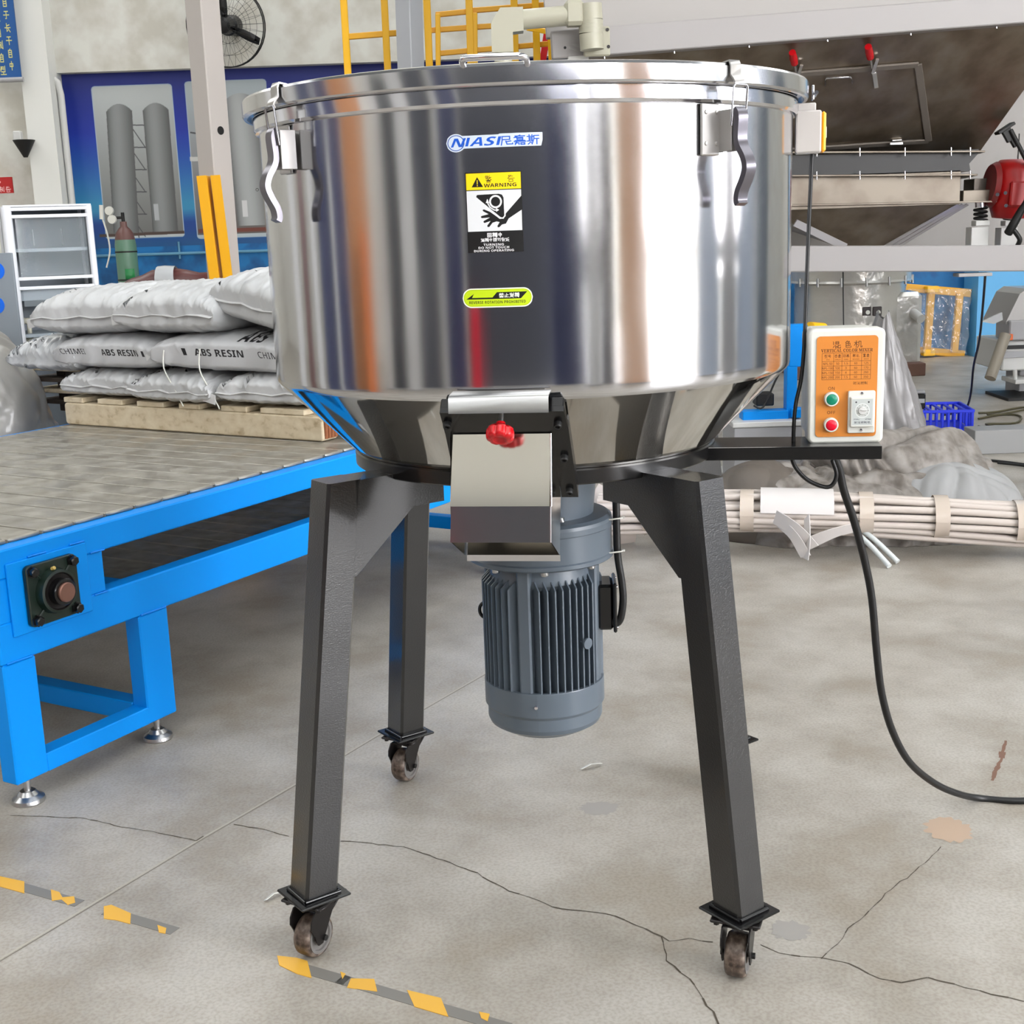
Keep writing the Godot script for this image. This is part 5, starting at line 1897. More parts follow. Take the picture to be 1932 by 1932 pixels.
	mb.rod(Vector3(-0.21, yk + 0.06, 0.02), Vector3(-0.20, yk + 0.2, 0.02), 0.022, 10)
	part("flow_meter", mb, mats["white_plastic"], gc)
	mb = MB.new()
	mb.tube(smooth_path([Vector3(-0.20, yk + 0.06, 0.02), Vector3(-0.16, yk - 0.1, 0.04), Vector3(-0.15, yk - 0.26, 0.05), Vector3(-0.2, yk - 0.42, 0.05)], 5), 0.009, 6)
	part("hose", mb, mats["white_plastic"], gc)
	# first grey post with its yellow guard
	var a := on_z(424, 540, -9.0)
	var b := on_z(381, 0, -9.0)
	var d := (b - a)
	mb = MB.new()
	mb.beam(a - d * (a.y / d.y), b + d * 1.6, 0.165, 0.165, Vector3(0.80, 0, 0.60), 0.008)
	var sp := thing("steel_post", "pale grey square post with a dark hole, left of the mixer, before the mural", "post")
	part("shaft", mb, mat("post_paint", Color(0.70, 0.675, 0.655), 0.45), sp)
	mb = MB.new()
	var hy := on_z(418, 245, -8.9).y
	var hn := Vector3(0.8, 0, 0.6)
	mb.lathe_on(a + d * ((hy - a.y) / d.y) + hn * 0.080, hn, [Vector2(0.0, 0.005), Vector2(0.028, 0.005), Vector2(0.028, 0.0)], 20)
	part("hole_disc", mb, mats["black_matt"], sp)  # black disc drawn for the dark inside of the hole
	a = on_z(419, 540, -8.78)
	b = on_z(393, 331, -8.78)
	d = b - a
	mb = MB.new()
	var base := a - d * (a.y / d.y)
	for q in [[-0.048, 0.062, 0.0], [0.048, 0.062, 0.0]]:
		mb.beam(base + Vector3(q[0], 0, q[2]), b + Vector3(q[0], 0, q[2]), q[1], 0.012, Vector3(1, 0, 0), 0.002)
	mb.beam(base + Vector3(-0.017, 0, -0.05), b + Vector3(-0.017, 0, -0.05), 0.012, 0.11, Vector3(1, 0, 0), 0.002)
	mb.beam(base + Vector3(0.019, 0, -0.05), b + Vector3(0.019, 0, -0.05), 0.012, 0.11, Vector3(1, 0, 0), 0.002)
	tag(part("column_guard", mb, mats["amber_paint"]), "amber steel guard channel with a dark slot at the foot of the pale grey post", "guard")
	# maroon wrapped roll behind the sacks
	var m0 := on_z(232, 548, -10.0)
	var m1 := on_z(398, 528, -10.0)
	var pts := []
	var rr := []
	for k in 9:
		var f := k / 8.0
		pts.append(m0.lerp(m1, f) + Vector3(0, 0.03 * sin(f * 3.0) - 0.01, 0))
		rr.append(0.06 + 0.045 * sin(PI * clampf(f * 1.1, 0, 1)) + 0.008 * sin(f * 21.0))
	mb = MB.new()
	mb.tube(pts, rr, 16)
	var roll := thing("wrapped_roll", "maroon roll wrapped in film lying behind the top sacks, below the blue wall", "roll")
	part("cloth", mb, mat("maroon", Color(0.33, 0.16, 0.15), 0.3), roll)
	mb = MB.new()
	mb.tube([pts[4] + Vector3(-0.06, 0, 0), pts[4], pts[5]], [0.125, 0.13, 0.118], 16, false)
	part("film_band", mb, mat("film_grey"), roll)
	for f in [m0.x + 0.05, m1.x]:
		mb = MB.new()
		mb.box(Vector3(f, (m0.y - 0.05) * 0.5, -10.0), Vector3(0.06, m0.y - 0.05, 0.3), 0.004)
		part("support", mb, mat("dark_timber", Color(0.28, 0.24, 0.21), 0.7), roll)


# ---------------------------------------------------------------- yellow railings, grey column, cable arm behind the lid
func middle_things() -> void:
	var mb := MB.new()
	var a := on_z(775, 120, -9.2)
	var b := on_z(771, 0, -9.2)
	var d := b - a
	mb.beam(a - d * (a.y / d.y), b + d * 9.0, 0.135, 0.135, Vector3(0.78, 0, 0.62), 0.006)
	tag(part("steel_post", mb, mat("post_grey", Color(0.66, 0.67, 0.69), 0.4)), "grey square steel column rising behind the lid, between the yellow rails", "post")
	var z := -9.6
	var seg := func(mbb: MB, p: Vector2, q: Vector2, w: float, zz: float) -> void:
		mbb.beam(on_z(p.x, p.y, zz), on_z(q.x, q.y, zz), w, w * 0.8, Vector3(1, 0.02, 0.01) if absf(p.x - q.x) < absf(p.y - q.y) else Vector3(0, 1, 0), 0.004)
	var lad := thing("ladder", "two yellow upright rails with a rung, left of the grey column behind the lid", "ladder")
	for q in [[Vector2(646, -40), Vector2(659, 180)], [Vector2(723, -40), Vector2(734, 180)]]:
		mb = MB.new()
		seg.call(mb, q[0], q[1], 0.048, z)
		part("stile", mb, mats["yellow_paint"], lad)
	for q in [[Vector2(650, 70), Vector2(752, 62)], [Vector2(650, -30), Vector2(740, -36)]]:
		mb = MB.new()
		seg.call(mb, q[0], q[1], 0.04, z)
		part("rung", mb, mats["amber_paint"], lad)
	var ral := thing("platform_railing", "yellow platform railing of several bays behind the lid handle, right of the grey column", "railing")
	for q in [[804, -30, 811, 140, 0.05], [826, 26, 827, 140, 0.035], [884, -30, 889, 140, 0.05], [896, 24, 897, 140, 0.035], [969, -30, 973, 140, 0.05], [1009, -30, 1014, 140, 0.05], [1038, 47, 1042, 140, 0.045]]:
		mb = MB.new()
		seg.call(mb, Vector2(q[0], q[1]), Vector2(q[2], q[3]), q[4], z)
		part("upright", mb, mats["yellow_paint"], ral)
	for q in [[822, 28, 882, 22], [803, 58, 930, 49], [828, 101, 882, 96], [896, 95, 1042, 82], [890, 20, 1042, 8]]:
		mb = MB.new()
		seg.call(mb, Vector2(q[0], q[1]), Vector2(q[2], q[3]), 0.036, z - 0.03)
		part("rail", mb, mats["amber_paint"], ral)
	mb = MB.new()
	mb.beam(on_z(996, 53, z + 0.1), on_z(1046, 62, z + 0.3), 0.035, 0.03, Vector3(0, 1, 0), 0.004)
	part("hand_bar", mb, mats["yellow_paint"], ral)
	mb = MB.new()
	mb.beam(on_z(1035, 44, -9.9), on_z(1020, 140, -9.9), 0.05, 0.04, Vector3(1, 0, 0), 0.004)
	tag(part("red_strut", mb, mat("strut_red", Color(0.85, 0.10, 0.18), 0.4)), "slanting red strut seen through the yellow railing", "strut")
	# beige swivel arm bolted to the machine beam
	z = -7.55
	var arm := thing("swivel_arm", "beige cable arm with two elbows, bolted to the pale machine beam above the lid", "arm")
	var bg := mat("arm_beige", Color(0.66, 0.65, 0.58), 0.4)
	var P := func(x: float, y: float) -> Vector3: return on_z(x, y, z)
	mb = MB.new()
	mb.rod(P.call(1115, 64), P.call(1117, 94), 0.066, 32)
	part("swivel", mb, bg, arm)
	mb = MB.new()
	mb.rod(P.call(1113, 8), P.call(1115, 38), 0.066, 32)
	part("swivel_cap", mb, bg, arm)
	mb = MB.new()
	mb.rod(P.call(1115, 38), P.call(1115, 64), 0.0675, 32)
	for y in [38.5, 46.0, 53.0]:
		mb.rod(P.call(1115, y), P.call(1115, y + 1.2), 0.069, 32)
	part("joint_collar", mb, bg, arm)
	mb = MB.new()
	var c: Vector3 = P.call(1083, 26)
	mb.box(c, Vector3(0.11, 0.135, 0.115), 0.02)
	part("elbow", mb, bg, arm)
	mb = MB.new()
	mb.rod(P.call(985, 37), P.call(1075, 29), 0.054, 28)
	part("tube", mb, bg, arm)
	mb = MB.new()
	var q0: Vector3 = P.call(960, 40)
	mb.prism([Vector2(q0.x + 0.08, q0.y + 0.065), Vector2(q0.x - 0.045, q0.y + 0.065), Vector2(q0.x - 0.10, q0.y - 0.01), Vector2(q0.x - 0.10, q0.y - 0.17), Vector2(q0.x + 0.02, q0.y - 0.17), Vector2(q0.x + 0.02, q0.y - 0.065), Vector2(q0.x + 0.08, q0.y - 0.06)], z - 0.055, z + 0.055)
	part("elbow", mb, bg, arm)
	mb = MB.new()
	mb.rod(P.call(949, 92), P.call(953, 200), 0.05, 24)
	part("drop_tube", mb, bg, arm)
	mb = MB.new()
	mb.box(P.call(1128, 74) + Vector3(0, 0, -0.09), Vector3(0.15, 0.16, 0.03), 0.008)
	part("flange", mb, bg, arm)
	for q in [[1146, 56], [1148, 88], [1101, 92]]:
		mb = MB.new()
		mb.lathe_on(on_z(q[0], q[1], z - 0.075), Vector3(0, 0, 1), [Vector2(0, 0.006), Vector2(0.009, 0.006), Vector2(0.010, 0)], 12)
		part("bolt", mb, mats["castor_steel"], arm)


# ---------------------------------------------------------------- big hopper machine at the upper right
func on_pl(x: float, y: float, p0: Vector3, nn: Vector3) -> Vector3:
	var d := ray(x, y)
	var o := Vector3(0, CAM_H, 0)
	return o + d * ((p0 - o).dot(nn) / d.dot(nn))

func hopper_machine() -> void:
	var t := thing("hopper_machine", "large pale steel frame with dark stainless hopper, sieve trough and red motor, behind the mixer", "machine")
	var pale := mat("machine_pale", Color(0.60, 0.585, 0.58), 0.45)
	var zf := -7.7
	var mb := MB.new()
	# upper beam
	var bl := on_z(1085, 108, zf)
	var brr := on_z(1932, 43, zf)
	var dv := (brr - bl).normalized()
	var up := Vector3(-dv.y, dv.x, 0)
	var hb := 0.155
	var A := bl - dv * 0.13 + up * hb * 0.5
	var B := brr + dv * 1.6 + up * hb * 0.5
	mb.beam(A + Vector3(0, 0, -0.06), B + Vector3(0, 0, -0.06), hb, 0.12, up, 0.006)
	part("top_beam", mb, pale, t)
	mb = MB.new()
	mb.lathe_on(on_z(1066, 90, zf), Vector3(0, 0, 1), [Vector2(0, 0.003), Vector2(0.008, 0.003), Vector2(0.008, 0)], 12)
	part("hole", mb, mats["black_matt"], t)
	# skin above the beam
	mb = MB.new()
	var s0 := A + up * 0.06 + Vector3(-0.02, 0, -0.2)
	mb.beam(s0 + up * 0.9, B + up * 0.96 + Vector3(0, 0, -0.2), 1.8, 0.06, up, 0.004)
	part("skin_panel", mb, mat("skin_pale", Color(0.62, 0.605, 0.59), 0.45), t)
	# lower beam
	mb = MB.new()
	var l0 := on_z(1490, 489, zf)
	var l1 := on_z(1932, 487.5, zf)
	var lv := (l1 - l0).normalized()
	var lu := Vector3(-lv.y, lv.x, 0)
	mb.beam(l0 - lv * 1.25 + Vector3(0, 0, -0.08), l1 + lv * 1.6 + Vector3(0, 0, -0.08), 0.152, 0.16, lu, 0.006)
	part("lower_beam", mb, pale, t)
	mb = MB.new()
	var tab := on_z(1835, 518, zf - 0.03)
	mb.box(tab, Vector3(0.20, 0.02, 0.1), 0.002)
	part("tab", mb, pale, t)
	# legs
	for q in [[0.47, zf - 0.06], [1.31, zf + 0.1], [4.4, zf - 0.06]]:
		mb = MB.new()
		var hh := 2.5 if q[0] != 1.31 else 1.15
		mb.box(Vector3(q[0], hh * 0.5, q[1]), Vector3(0.12, hh, 0.12) if q[0] != 1.31 else Vector3(0.05, hh, 0.05), 0.005)
		mb.box(Vector3(q[0], 0.006, q[1]), Vector3(0.22, 0.012, 0.22), 0.002)
		part("leg", mb, mats["white_paint"], t)
		if q[0] == 1.31:
			mb = MB.new()
			mb.x = Transform3D(Basis.IDENTITY, Vector3(q[0], 0.012, q[1]))
			mb.prism([Vector2(0.02, 0.0), Vector2(0.10, 0.0), Vector2(0.02, 0.13)], -0.004, 0.004)
			part("gusset", mb, mats["white_paint"], t)
	# base channel at the right
	var ch := on_floor(1838, 858)
	mb = MB.new()
	mb.box(Vector3(ch.x + 0.75, 0.075, ch.z - 0.1), Vector3(1.5, 0.15, 0.2), 0.004)
	part("base_channel", mb, mat("base_grey", Color(0.55, 0.55, 0.55), 0.5), t)
	# main hopper
	var hm: StandardMaterial3D = mats["hopper_steel"]
	hm.roughness_texture = ntex(0.012, 81, 4, 256, 0.0, [[0.2, Color(0.7, 0.7, 0.7)], [0.8, Color(1, 1, 1)]])
	mottled(hm, ntex(0.01, 82, 5, 512, 0.0, [[0.2, Color(0.78, 0.74, 0.70)], [0.55, Color(0.92, 0.90, 0.87)], [0.8, Color(1, 1, 1)]]), 0.7)
	var T0 := on_z(1062, 112, zf - 0.10)
	var T1 := on_z(2026, 38, zf - 0.10)
	var B0 := on_z(1240, 300, -8.75)
	var B1 := on_z(1850, 284, -8.75)
	var hn := (T1 - T0).cross(B0 - T0).normalized()
	if hn.z < 0:
		hn = -hn
	B1 = on_pl(1850, 284, T0, hn)
	var T2 := T1 + Vector3(0.05, 0, -3.4)
	var T3 := T0 + Vector3(-0.05, 0, -3.4)
	var B2 := B1 + Vector3(0, 0, -1.3)
	var B3 := B0 + Vector3(0, 0, -1.3)
	mb = MB.new()
	mb.group(-1)
	var ctr := (T0 + T2) * 0.5
	for f in [[T0, T1, B1, B0], [T1, T2, B2, B1], [T2, T3, B3, B2], [T3, T0, B0, B3]]:
		var o: Vector3 = (f[0] + f[2]) * 0.5 - ctr
		mb.quad(f[0], f[1], f[2], f[3], o)
		var nn: Vector3 = (f[1] - f[0]).cross(f[3] - f[0]).normalized() * 0.004
		if nn.dot(o) > 0:
			nn = -nn
		mb.quad(f[0] + nn, f[1] + nn, f[2] + nn, f[3] + nn, -o)
	part("hopper", mb, hm, t)
	var H := func(x: float, y: float, lift := 0.0) -> Vector3: return on_pl(x, y, T0 + hn * lift, hn)
	# access door: frame strips and sheet
	var fr := mat("door_frame_steel", Color(0.50, 0.47, 0.44), 0.5, 0.4)
	var d := [Vector2(1380, 150), Vector2(1732, 122), Vector2(1752, 266), Vector2(1395, 290)]
	mb = MB.new()
	mb.group(-1)
	var q := [H.call(1400, 150, 0.010), H.call(1722, 128, 0.010), H.call(1742, 262, 0.010), H.call(1400, 276, 0.010)]
	mb.quad(q[0], q[1], q[2], q[3], hn)
	part("access_door", mb, hm, t)
	for e in [[0, 1], [1, 2], [2, 3]]:
		mb = MB.new()
		var a: Vector2 = d[e[0]]
		var b: Vector2 = d[e[1]]
		mb.beam(H.call(a.x, a.y, 0.008), H.call(b.x, b.y, 0.008), 0.045, 0.014, hn.cross(H.call(b.x, b.y) - H.call(a.x, a.y)), 0.003)
		part("door_frame", mb, fr, t)
	# pull handle, hinge and red-topped clamps
	mb = MB.new()
	mb.tube([H.call(1557, 162, 0.0), H.call(1557, 152, 0.03), H.call(1559, 148, 0.05), H.call(1604, 145, 0.05), H.call(1607, 149, 0.04), H.call(1608, 157, 0.0)], 0.007, 8)
	part("pull_handle", mb, mats["steel_bright"], t)
	mb = MB.new()
	var hc: Vector3 = H.call(1691, 265, 0.012)
	mb.box(hc + Vector3(0, 0.025, 0), Vector3(0.085, 0.015, 0.02), 0.002)
	mb.box(hc + Vector3(0, -0.02, 0), Vector3(0.085, 0.015, 0.02), 0.002)
	mb.rod(hc + Vector3(-0.03, 0.0, 0.01), hc + Vector3(0.03, 0, 0.01), 0.008, 8)
	part("hinge", mb, mats["steel_dull"], t)
	for cc in [Vector2(1498, 117), Vector2(1641, 106)]:
		mb = MB.new()
		mb.tube([H.call(cc.x + 4, cc.y + 22, 0.03), H.call(cc.x + 1, cc.y, 0.05), H.call(cc.x - 3, cc.y - 14, 0.055)], 0.009, 8)
		mb.beam(H.call(cc.x + 14, cc.y + 5, 0.02), H.call(cc.x + 6, cc.y + 32, 0.03), 0.022, 0.012, Vector3(1, 0, 0), 0.002)
		mb.beam(H.call(cc.x + 8, cc.y + 30, 0.03), H.call(cc.x + 12, cc.y + 58, 0.02), 0.028, 0.02, Vector3(1, 0, 0), 0.003)
		var cl := part("toggle_clamp", mb, mats["steel_bright"], t)
		mb = MB.new()
		mb.tube([H.call(cc.x + 1, cc.y + 2, 0.052), H.call(cc.x - 1, cc.y - 8, 0.055), H.call(cc.x - 3, cc.y - 18, 0.058)], [0.022, 0.024, 0.02], 12)
		part("grip", mb, mats["red_plastic"], cl)
	# rivets under the beam
	for x in [1140, 1272, 1413, 1561, 1718, 1880]:
		mb = MB.new()
		mb.rod(on_z(x, 104 - (x - 1140) * 0.077 + 2, zf - 0.05), on_z(x, 104 - (x - 1140) * 0.077 + 7, zf - 0.05), 0.006, 6)
		part("stud", mb, mats["steel_bright"], t)
	# black sleeve between two bolted flanges
	var zs := -8.7
	var s_l := on_z(1300, 310, zs)
	var s_r := on_z(1846, 306, zs)
	var y0 := on_z(1600, 331, zs).y
	var y1 := on_z(1600, 290, zs).y
	mb = MB.new()
	mb.prism([Vector2(s_l.x, y0), Vector2(s_r.x - 0.05, y0), Vector2(s_r.x - 0.06, lerpf(y0, y1, 0.35)), Vector2(s_r.x - 0.01, lerpf(y0, y1, 0.75)), Vector2(s_r.x, y1), Vector2(s_l.x, y1)], zs - 1.25, zs)
	part("sleeve", mb, mats["rubber"], t)
	for e in [[289, 286, 1300, 1850], [333, 330, 1300, 1836]]:
		mb = MB.new()
		var f0 := on_z(e[2], e[0], zs + 0.03)
		var f1 := on_z(e[3], e[1], zs + 0.03)
		mb.beam(f0, f1, 0.012, 0.06, Vector3(0, 1, 0), 0.002)
		mb.beam(f1, f1 + Vector3(0.12, -0.02, -1.3), 0.012, 0.06, Vector3(0, 1, 0), 0.002)
		var fl := part("flange_bar", mb, mats["trough_steel"], t)
		for k in [1539, 1620, 1705, 1792, 1828]:
			var s: float = float(k - e[2]) / (e[3] - e[2])
			var pb := f0.lerp(f1, s)
			mb = MB.new()
			mb.rod(pb + Vector3(0, -0.026, 0.024), pb + Vector3(0, 0.026, 0.024), 0.0065, 6)
			part("bolt", mb, mats["steel_bright"], fl)
	# sieve trough and its lip
	var tr: StandardMaterial3D = mats["trough_steel"]
	mottled(tr, ntex(0.014, 83, 5, 256, 0.0, [[0.2, Color(0.88, 0.86, 0.83)], [0.7, Color(1, 1, 0.98)]]), 0.8)
	var t0 := on_z(1300, 337, zs)
	var t1 := on_z(1811, 384, zs)
	mb = MB.new()
	mb.box(Vector3((t0.x + t1.x) * 0.5, (t0.y + t1.y) * 0.5 - 0.005, zs - 0.6), Vector3(t1.x - t0.x, t0.y - t1.y, 1.2), 0.003)
	part("trough", mb, tr, t)
	mb = MB.new()
	mb.beam(on_z(1300, 391, zs + 0.01), on_z(1880, 380, zs + 0.01), 0.012, 0.03, Vector3(0, 1, 0), 0.002)
	part("trough_lip", mb, tr, t)
	mb = MB.new()
	mb.box(on_z(1836, 370, zs - 0.1), Vector3(0.19, 0.075, 0.16), 0.003)
	part("arm_block", mb, tr, t)
	mb = MB.new()
	mb.box(on_z(1858, 350, zs - 0.2), Vector3(0.22, 0.09, 0.2), 0.003)
	part("motor_seat", mb, mat("seat_steel", Color(0.36, 0.34, 0.32), 0.4, 0.9), t)
	# lower cone: dark front with film-covered edges
	var C0 := on_z(1420, 388, zs - 0.05)
	var C1 := on_z(1803, 386, zs - 0.05)
	var C2 := on_z(1655, 470, zs - 0.55)
	var C3 := on_z(1600, 470, zs - 0.55)
	mb = MB.new()
	mb.group(-1)
	var c_b := Vector3(0, 0, -1.1)
	mb.quad(C0, C1, C2, C3, Vector3(0, -0.4, 1))
	mb.quad(C1, C1 + c_b, C2 + Vector3(0, 0, -0.1), C2, Vector3(1, -0.4, 0))
	mb.quad(C0, C0 + c_b, C3 + Vector3(0, 0, -0.1), C3, Vector3(-1, -0.4, 0))
	mb.quad(C0 + c_b, C1 + c_b, C2 + Vector3(0, 0, -0.1), C3 + Vector3(0, 0, -0.1), Vector3(0, -0.4, -1))
	part("outlet_cone", mb, hm, t)
	for k in 3:
		mb = MB.new()
		var o := Vector3(0.014 + 0.035 * k, 0, 0.012 - 0.01 * k)
		mb.beam(C1 + o, C2 + o * 1.6, 0.024, 0.006, Vector3(1, 0, 0.3), 0.001)
		part("film_strip", mb, mat("film_strip", Color(0.78, 0.77, 0.78), 0.2, 0.3), t)
	mb = MB.new()
	mb.beam(on_z(1500, 420, zs - 0.2), on_z(1595, 466, zs - 0.4), 0.05, 0.01, Vector3(0.4, 1, 0.3), 0.001)
	part("film_strip", mb, mat("film_strip"), t)
	# pale rear skin seen beside and under the hopper
	mb = MB.new()
	var k0 := on_z(1480, 480, -10.6)
	var k1 := on_z(2080, 130, -10.6)
	mb.box(Vector3((k0.x + k1.x) * 0.5, (k0.y + k1.y) * 0.5, -10.64), Vector3(k1.x - k0.x, k1.y - k0.y, 0.06), 0.004)
	part("rear_skin", mb, mat("skin_pale"), t)
	# springs on white blocks
	for sx in [1850.0, 1905.0]:
		var zz := zs - 0.05 if sx < 1900 else zs - 0.35
		var top := on_z(sx, 391, zz)
		var bot := on_z(sx, 416, zz)
		mb = MB.new()
		var pts := []
		for k in 45:
			var a := TAU * 3.2 * k / 44
			pts.append(bot.lerp(top, k / 44.0) + Vector3(cos(a), 0, sin(a)) * 0.04)
		mb.tube(pts, 0.0085, 6)
		part("spring", mb, mats["black_matt"], t)
		mb = MB.new()
		mb.rod(on_z(sx, 379, zz), on_z(sx, 391, zz), 0.036, 18)
		part("spring_cup", mb, mats["steel_bright"], t)
		mb = MB.new()
		mb.box(on_z(sx, 421, zz), Vector3(0.095, 0.035, 0.09), 0.003)
		mb.box(on_z(sx - 7, 450, zz), Vector3(0.115, 0.15, 0.11), 0.003)
		part("spring_block", mb, mats["white_paint"], t)
	# red vibration motor
	var mc := on_z(1912, 356, zs - 0.05)
	var red := mat("motor_red", Color(0.62, 0.04, 0.045), 0.4)
	mb = MB.new()
	mb.x = Transform3D(Basis(Vector3(0, 0, 1), -0.05), mc)
	mb.lathe([Vector2(0, 0.19), Vector2(0.10, 0.185), Vector2(0.142, 0.15), Vector2(0.155, 0.10), Vector2(0.16, 0.02), Vector2(0.15, -0.10), Vector2(0.12, -0.19), Vector2(0, -0.20)], 36, false)
	mb.box(Vector3(-0.03, -0.04, 0.14), Vector3(0.1, 0.16, 0.06), 0.01)
	part("vibration_motor", mb, red, t)
	mb = MB.new()
	mb.lathe_on(mc + Vector3(-0.135, 0.03, 0.0), Vector3(-1, 0.1, 0), [Vector2(0, 0.03), Vector2(0.13, 0.03), Vector2(0.15, 0.0), Vector2(0, 0)], 28)
	part("motor_flange", mb, mat("flange_red", Color(0.5, 0.18, 0.18), 0.4), t)
	for e in [Vector2(1897, 364), Vector2(1898, 388), Vector2(1882, 367)]:
		mb = MB.new()
		mb.rod(on_z(e.x, e.y, zs + 0.12), on_z(e.x, e.y, zs + 0.15), 0.012, 8)
		part("motor_bolt", mb, mats["steel_bright"], t)
	mb = MB.new()
	mb.tube(smooth_path([on_z(1945, 300, zs + 0.2), on_z(1940, 370, zs + 0.22), on_z(1925, 400, zs + 0.2), on_z(1908, 430, zs + 0.18), on_z(1902, 440, zs + 0.16)], 5), [0.02, 0.02, 0.02, 0.02, 0.02, 0.02, 0.021, 0.022, 0.023, 0.024, 0.025, 0.026, 0.027, 0.028, 0.028, 0.028, 0.028, 0.028, 0.028, 0.028, 0.028], 10)
	part("motor_cable", mb, mats["rubber"], t)
	mb = MB.new()
	mb.tube(smooth_path([on_z(1912, 434, zs + 0.18), on_z(1917, 440, zs + 0.18), on_z(1924, 452, zs + 0.18), on_z(1920, 463, zs + 0.16)], 5), 0.016, 8)
	part("motor_cable", mb, mats["rubber"], t)
	# gas strut with its bracket
	mb = MB.new()
	var g := on_z(1900, 250, zs + 0.1)
	mb.x = Transform3D(Basis(Vector3(0, 0, 1), 0.55), g)
	mb.box(Vector3(0, 0.03, 0), Vector3(0.12, 0.02, 0.08), 0.003)
	mb.box(Vector3(0, -0.02, 0), Vector3(0.06, 0.08, 0.03), 0.004)
	mb.box(Vector3(0.01, -0.08, 0), Vector3(0.04, 0.06, 0.03), 0.004)
	mb.x = Transform3D.IDENTITY
	mb.rod(on_z(1907, 245, zs + 0.12), on_z(1950, 330, zs + 0.12), 0.014, 10)
	part("strut", mb, mats["black_matt"], t)
	mb = MB.new()
	mb.rod(on_z(1923, 252, zs), on_z(1920, 312, zs), 0.004, 6)
	part("wire", mb, mats["rubber"], t)


# ---------------------------------------------------------------- under the hopper machine, and further right
func right_things() -> void:
	# tank wrapped in film, standing on a pallet
	var f0 := on_floor(1600, 690)
	var tz := -12.6
	var tc := on_z(1602, 600, tz)
	var t := thing("wrapped_tank", "round steel tank wrapped in shiny film on a brown pallet, under the pale beam", "tank", Vector3(tc.x, 0, tz))
	var wrap := mat("tank_film", Color(0.74, 0.73, 0.71), 0.25, 0.35)
	wrap.clearcoat_enabled = true
	wrap.clearcoat = 0.8
	wrap.clearcoat_roughness = 0.12
	bumpy(wrap, ntex(0.03, 91, 4, 256, 0.0, [], FastNoiseLite.TYPE_SIMPLEX_SMOOTH), 0.7, 0.8)
	var R := 0.53
	var ya := on_z(1600, 535, tz + R).y
	var mb := MB.new()
	mb.lathe([Vector2(0.0, ya + 0.42), Vector2(R + 0.05, ya + 0.40), Vector2(R + 0.05, ya + 0.02), Vector2(R + 0.06, ya), Vector2(R, ya - 0.02), Vector2(R, 0.45), Vector2(R - 0.05, 0.2), Vector2(R - 0.15, 0.12), Vector2(0, 0.12)], 56)
	part("wall", mb, wrap, t)
	for k in 16:
		mb = MB.new()
		var a := TAU * k / 16
		mb.rod(Vector3(sin(a) * (R + 0.055), ya - 0.03, cos(a) * (R + 0.055)), Vector3(sin(a) * (R + 0.055), ya + 0.05, cos(a) * (R + 0.055)), 0.012, 6)
		part("bolt", mb, mats["steel_dull"], t)
	for k in 2:
		mb = MB.new()
		var c := on_z(1634 + 20.0 * k, 587, tz + R * 0.96) - t.position
		mb.box(c, Vector3(0.085, 0.085, 0.05), 0.006)
		part("lug", mb, mat("lug_dark", Color(0.16, 0.12, 0.12), 0.5), t)
		mb = MB.new()
		mb.lathe_on(c + Vector3(0.01, -0.01, 0.025), Vector3(0, 0, 1), [Vector2(0, 0.004), Vector2(0.02, 0.004), Vector2(0.02, 0)], 16)
		part("lug_eye", mb, mats["white_plastic"], t)
	mb = MB.new()
	mb.rod(on_z(1700, 572, tz + 0.2) - t.position, on_z(1738, 602, tz + 0.5) - t.position, 0.045, 20)
	part("outlet_pipe", mb, mats["white_paint"], t)
	mb = MB.new()
	mb.box(Vector3(R * 0.72, 0.42, 0.1), Vector3(0.42, 0.72, 0.6), 0.04)
	part("side_motor", mb, wrap, t)
	mb = MB.new()
	mb.box(Vector3(-0.02, 0.06, 0), Vector3(1.22, 0.12, 1.1), 0.006)
	part("pallet", mb, mat("pallet_brown", Color(0.42, 0.30, 0.25), 0.7), t)
	# yellow frame wrapped in film, leaning on the wall
	var gz := -13.75
	var g := thing("wrapped_gate", "yellow steel frame wrapped in clear film, leaning against the blue wall", "gate")
	for e in [[1690, 541, 1831, 553, 0.085], [1700, 658, 1819, 668, 0.075]]:
		mb = MB.new()
		mb.beam(on_z(e[0], e[1], gz), on_z(e[2], e[3], gz), e[4], 0.06, Vector3(0, 1, 0), 0.006)
		part("cross_bar", mb, mats["amber_paint"], g)
	for e in [[1757, 545, 1748, 668, 0.075], [1811, 553, 1800, 665, 0.07]]:
		mb = MB.new()
		mb.beam(on_z(e[0], e[1], gz + 0.05), on_z(e[2], e[3], gz + 0.05), e[4], 0.06, Vector3(1, 0, 0), 0.006)
		part("upright", mb, mats["amber_paint"], g)
	for e in [[1758, 546], [1751, 665]]:
		mb = MB.new()
		mb.box(on_z(e[0], e[1], gz + 0.07), Vector3(0.13, 0.07, 0.1), 0.008)
		part("corner_block", mb, mats["yellow_paint"], g)
	mb = MB.new()
	var nz := FastNoiseLite.new()
	nz.seed = 12
	nz.frequency = 3.5
	nz.fractal_type = FastNoiseLite.FRACTAL_RIDGED
	var gr := []
	for i in 34:
		var row := []
		for j in 34:
			var p := on_z(lerpf(1712, 1832, i / 33.0) - j * 0.3, lerpf(545, 666, j / 33.0), gz + 0.10)
			p.z += 0.07 * nz.get_noise_2d(p.x * 2.6, p.y * 0.9)
			row.append(p)
		gr.append(row)
	mb.sheet(gr, Vector3(0, 0, -30))
	var cf := mat("clear_film", Color(0.92, 0.95, 0.97, 0.16), 0.12)
	cf.transparency = BaseMaterial3D.TRANSPARENCY_ALPHA
	part("film", mb, cf, g)
	# blue crate with a small motor on it
	var cr := on_floor(1778, 815)
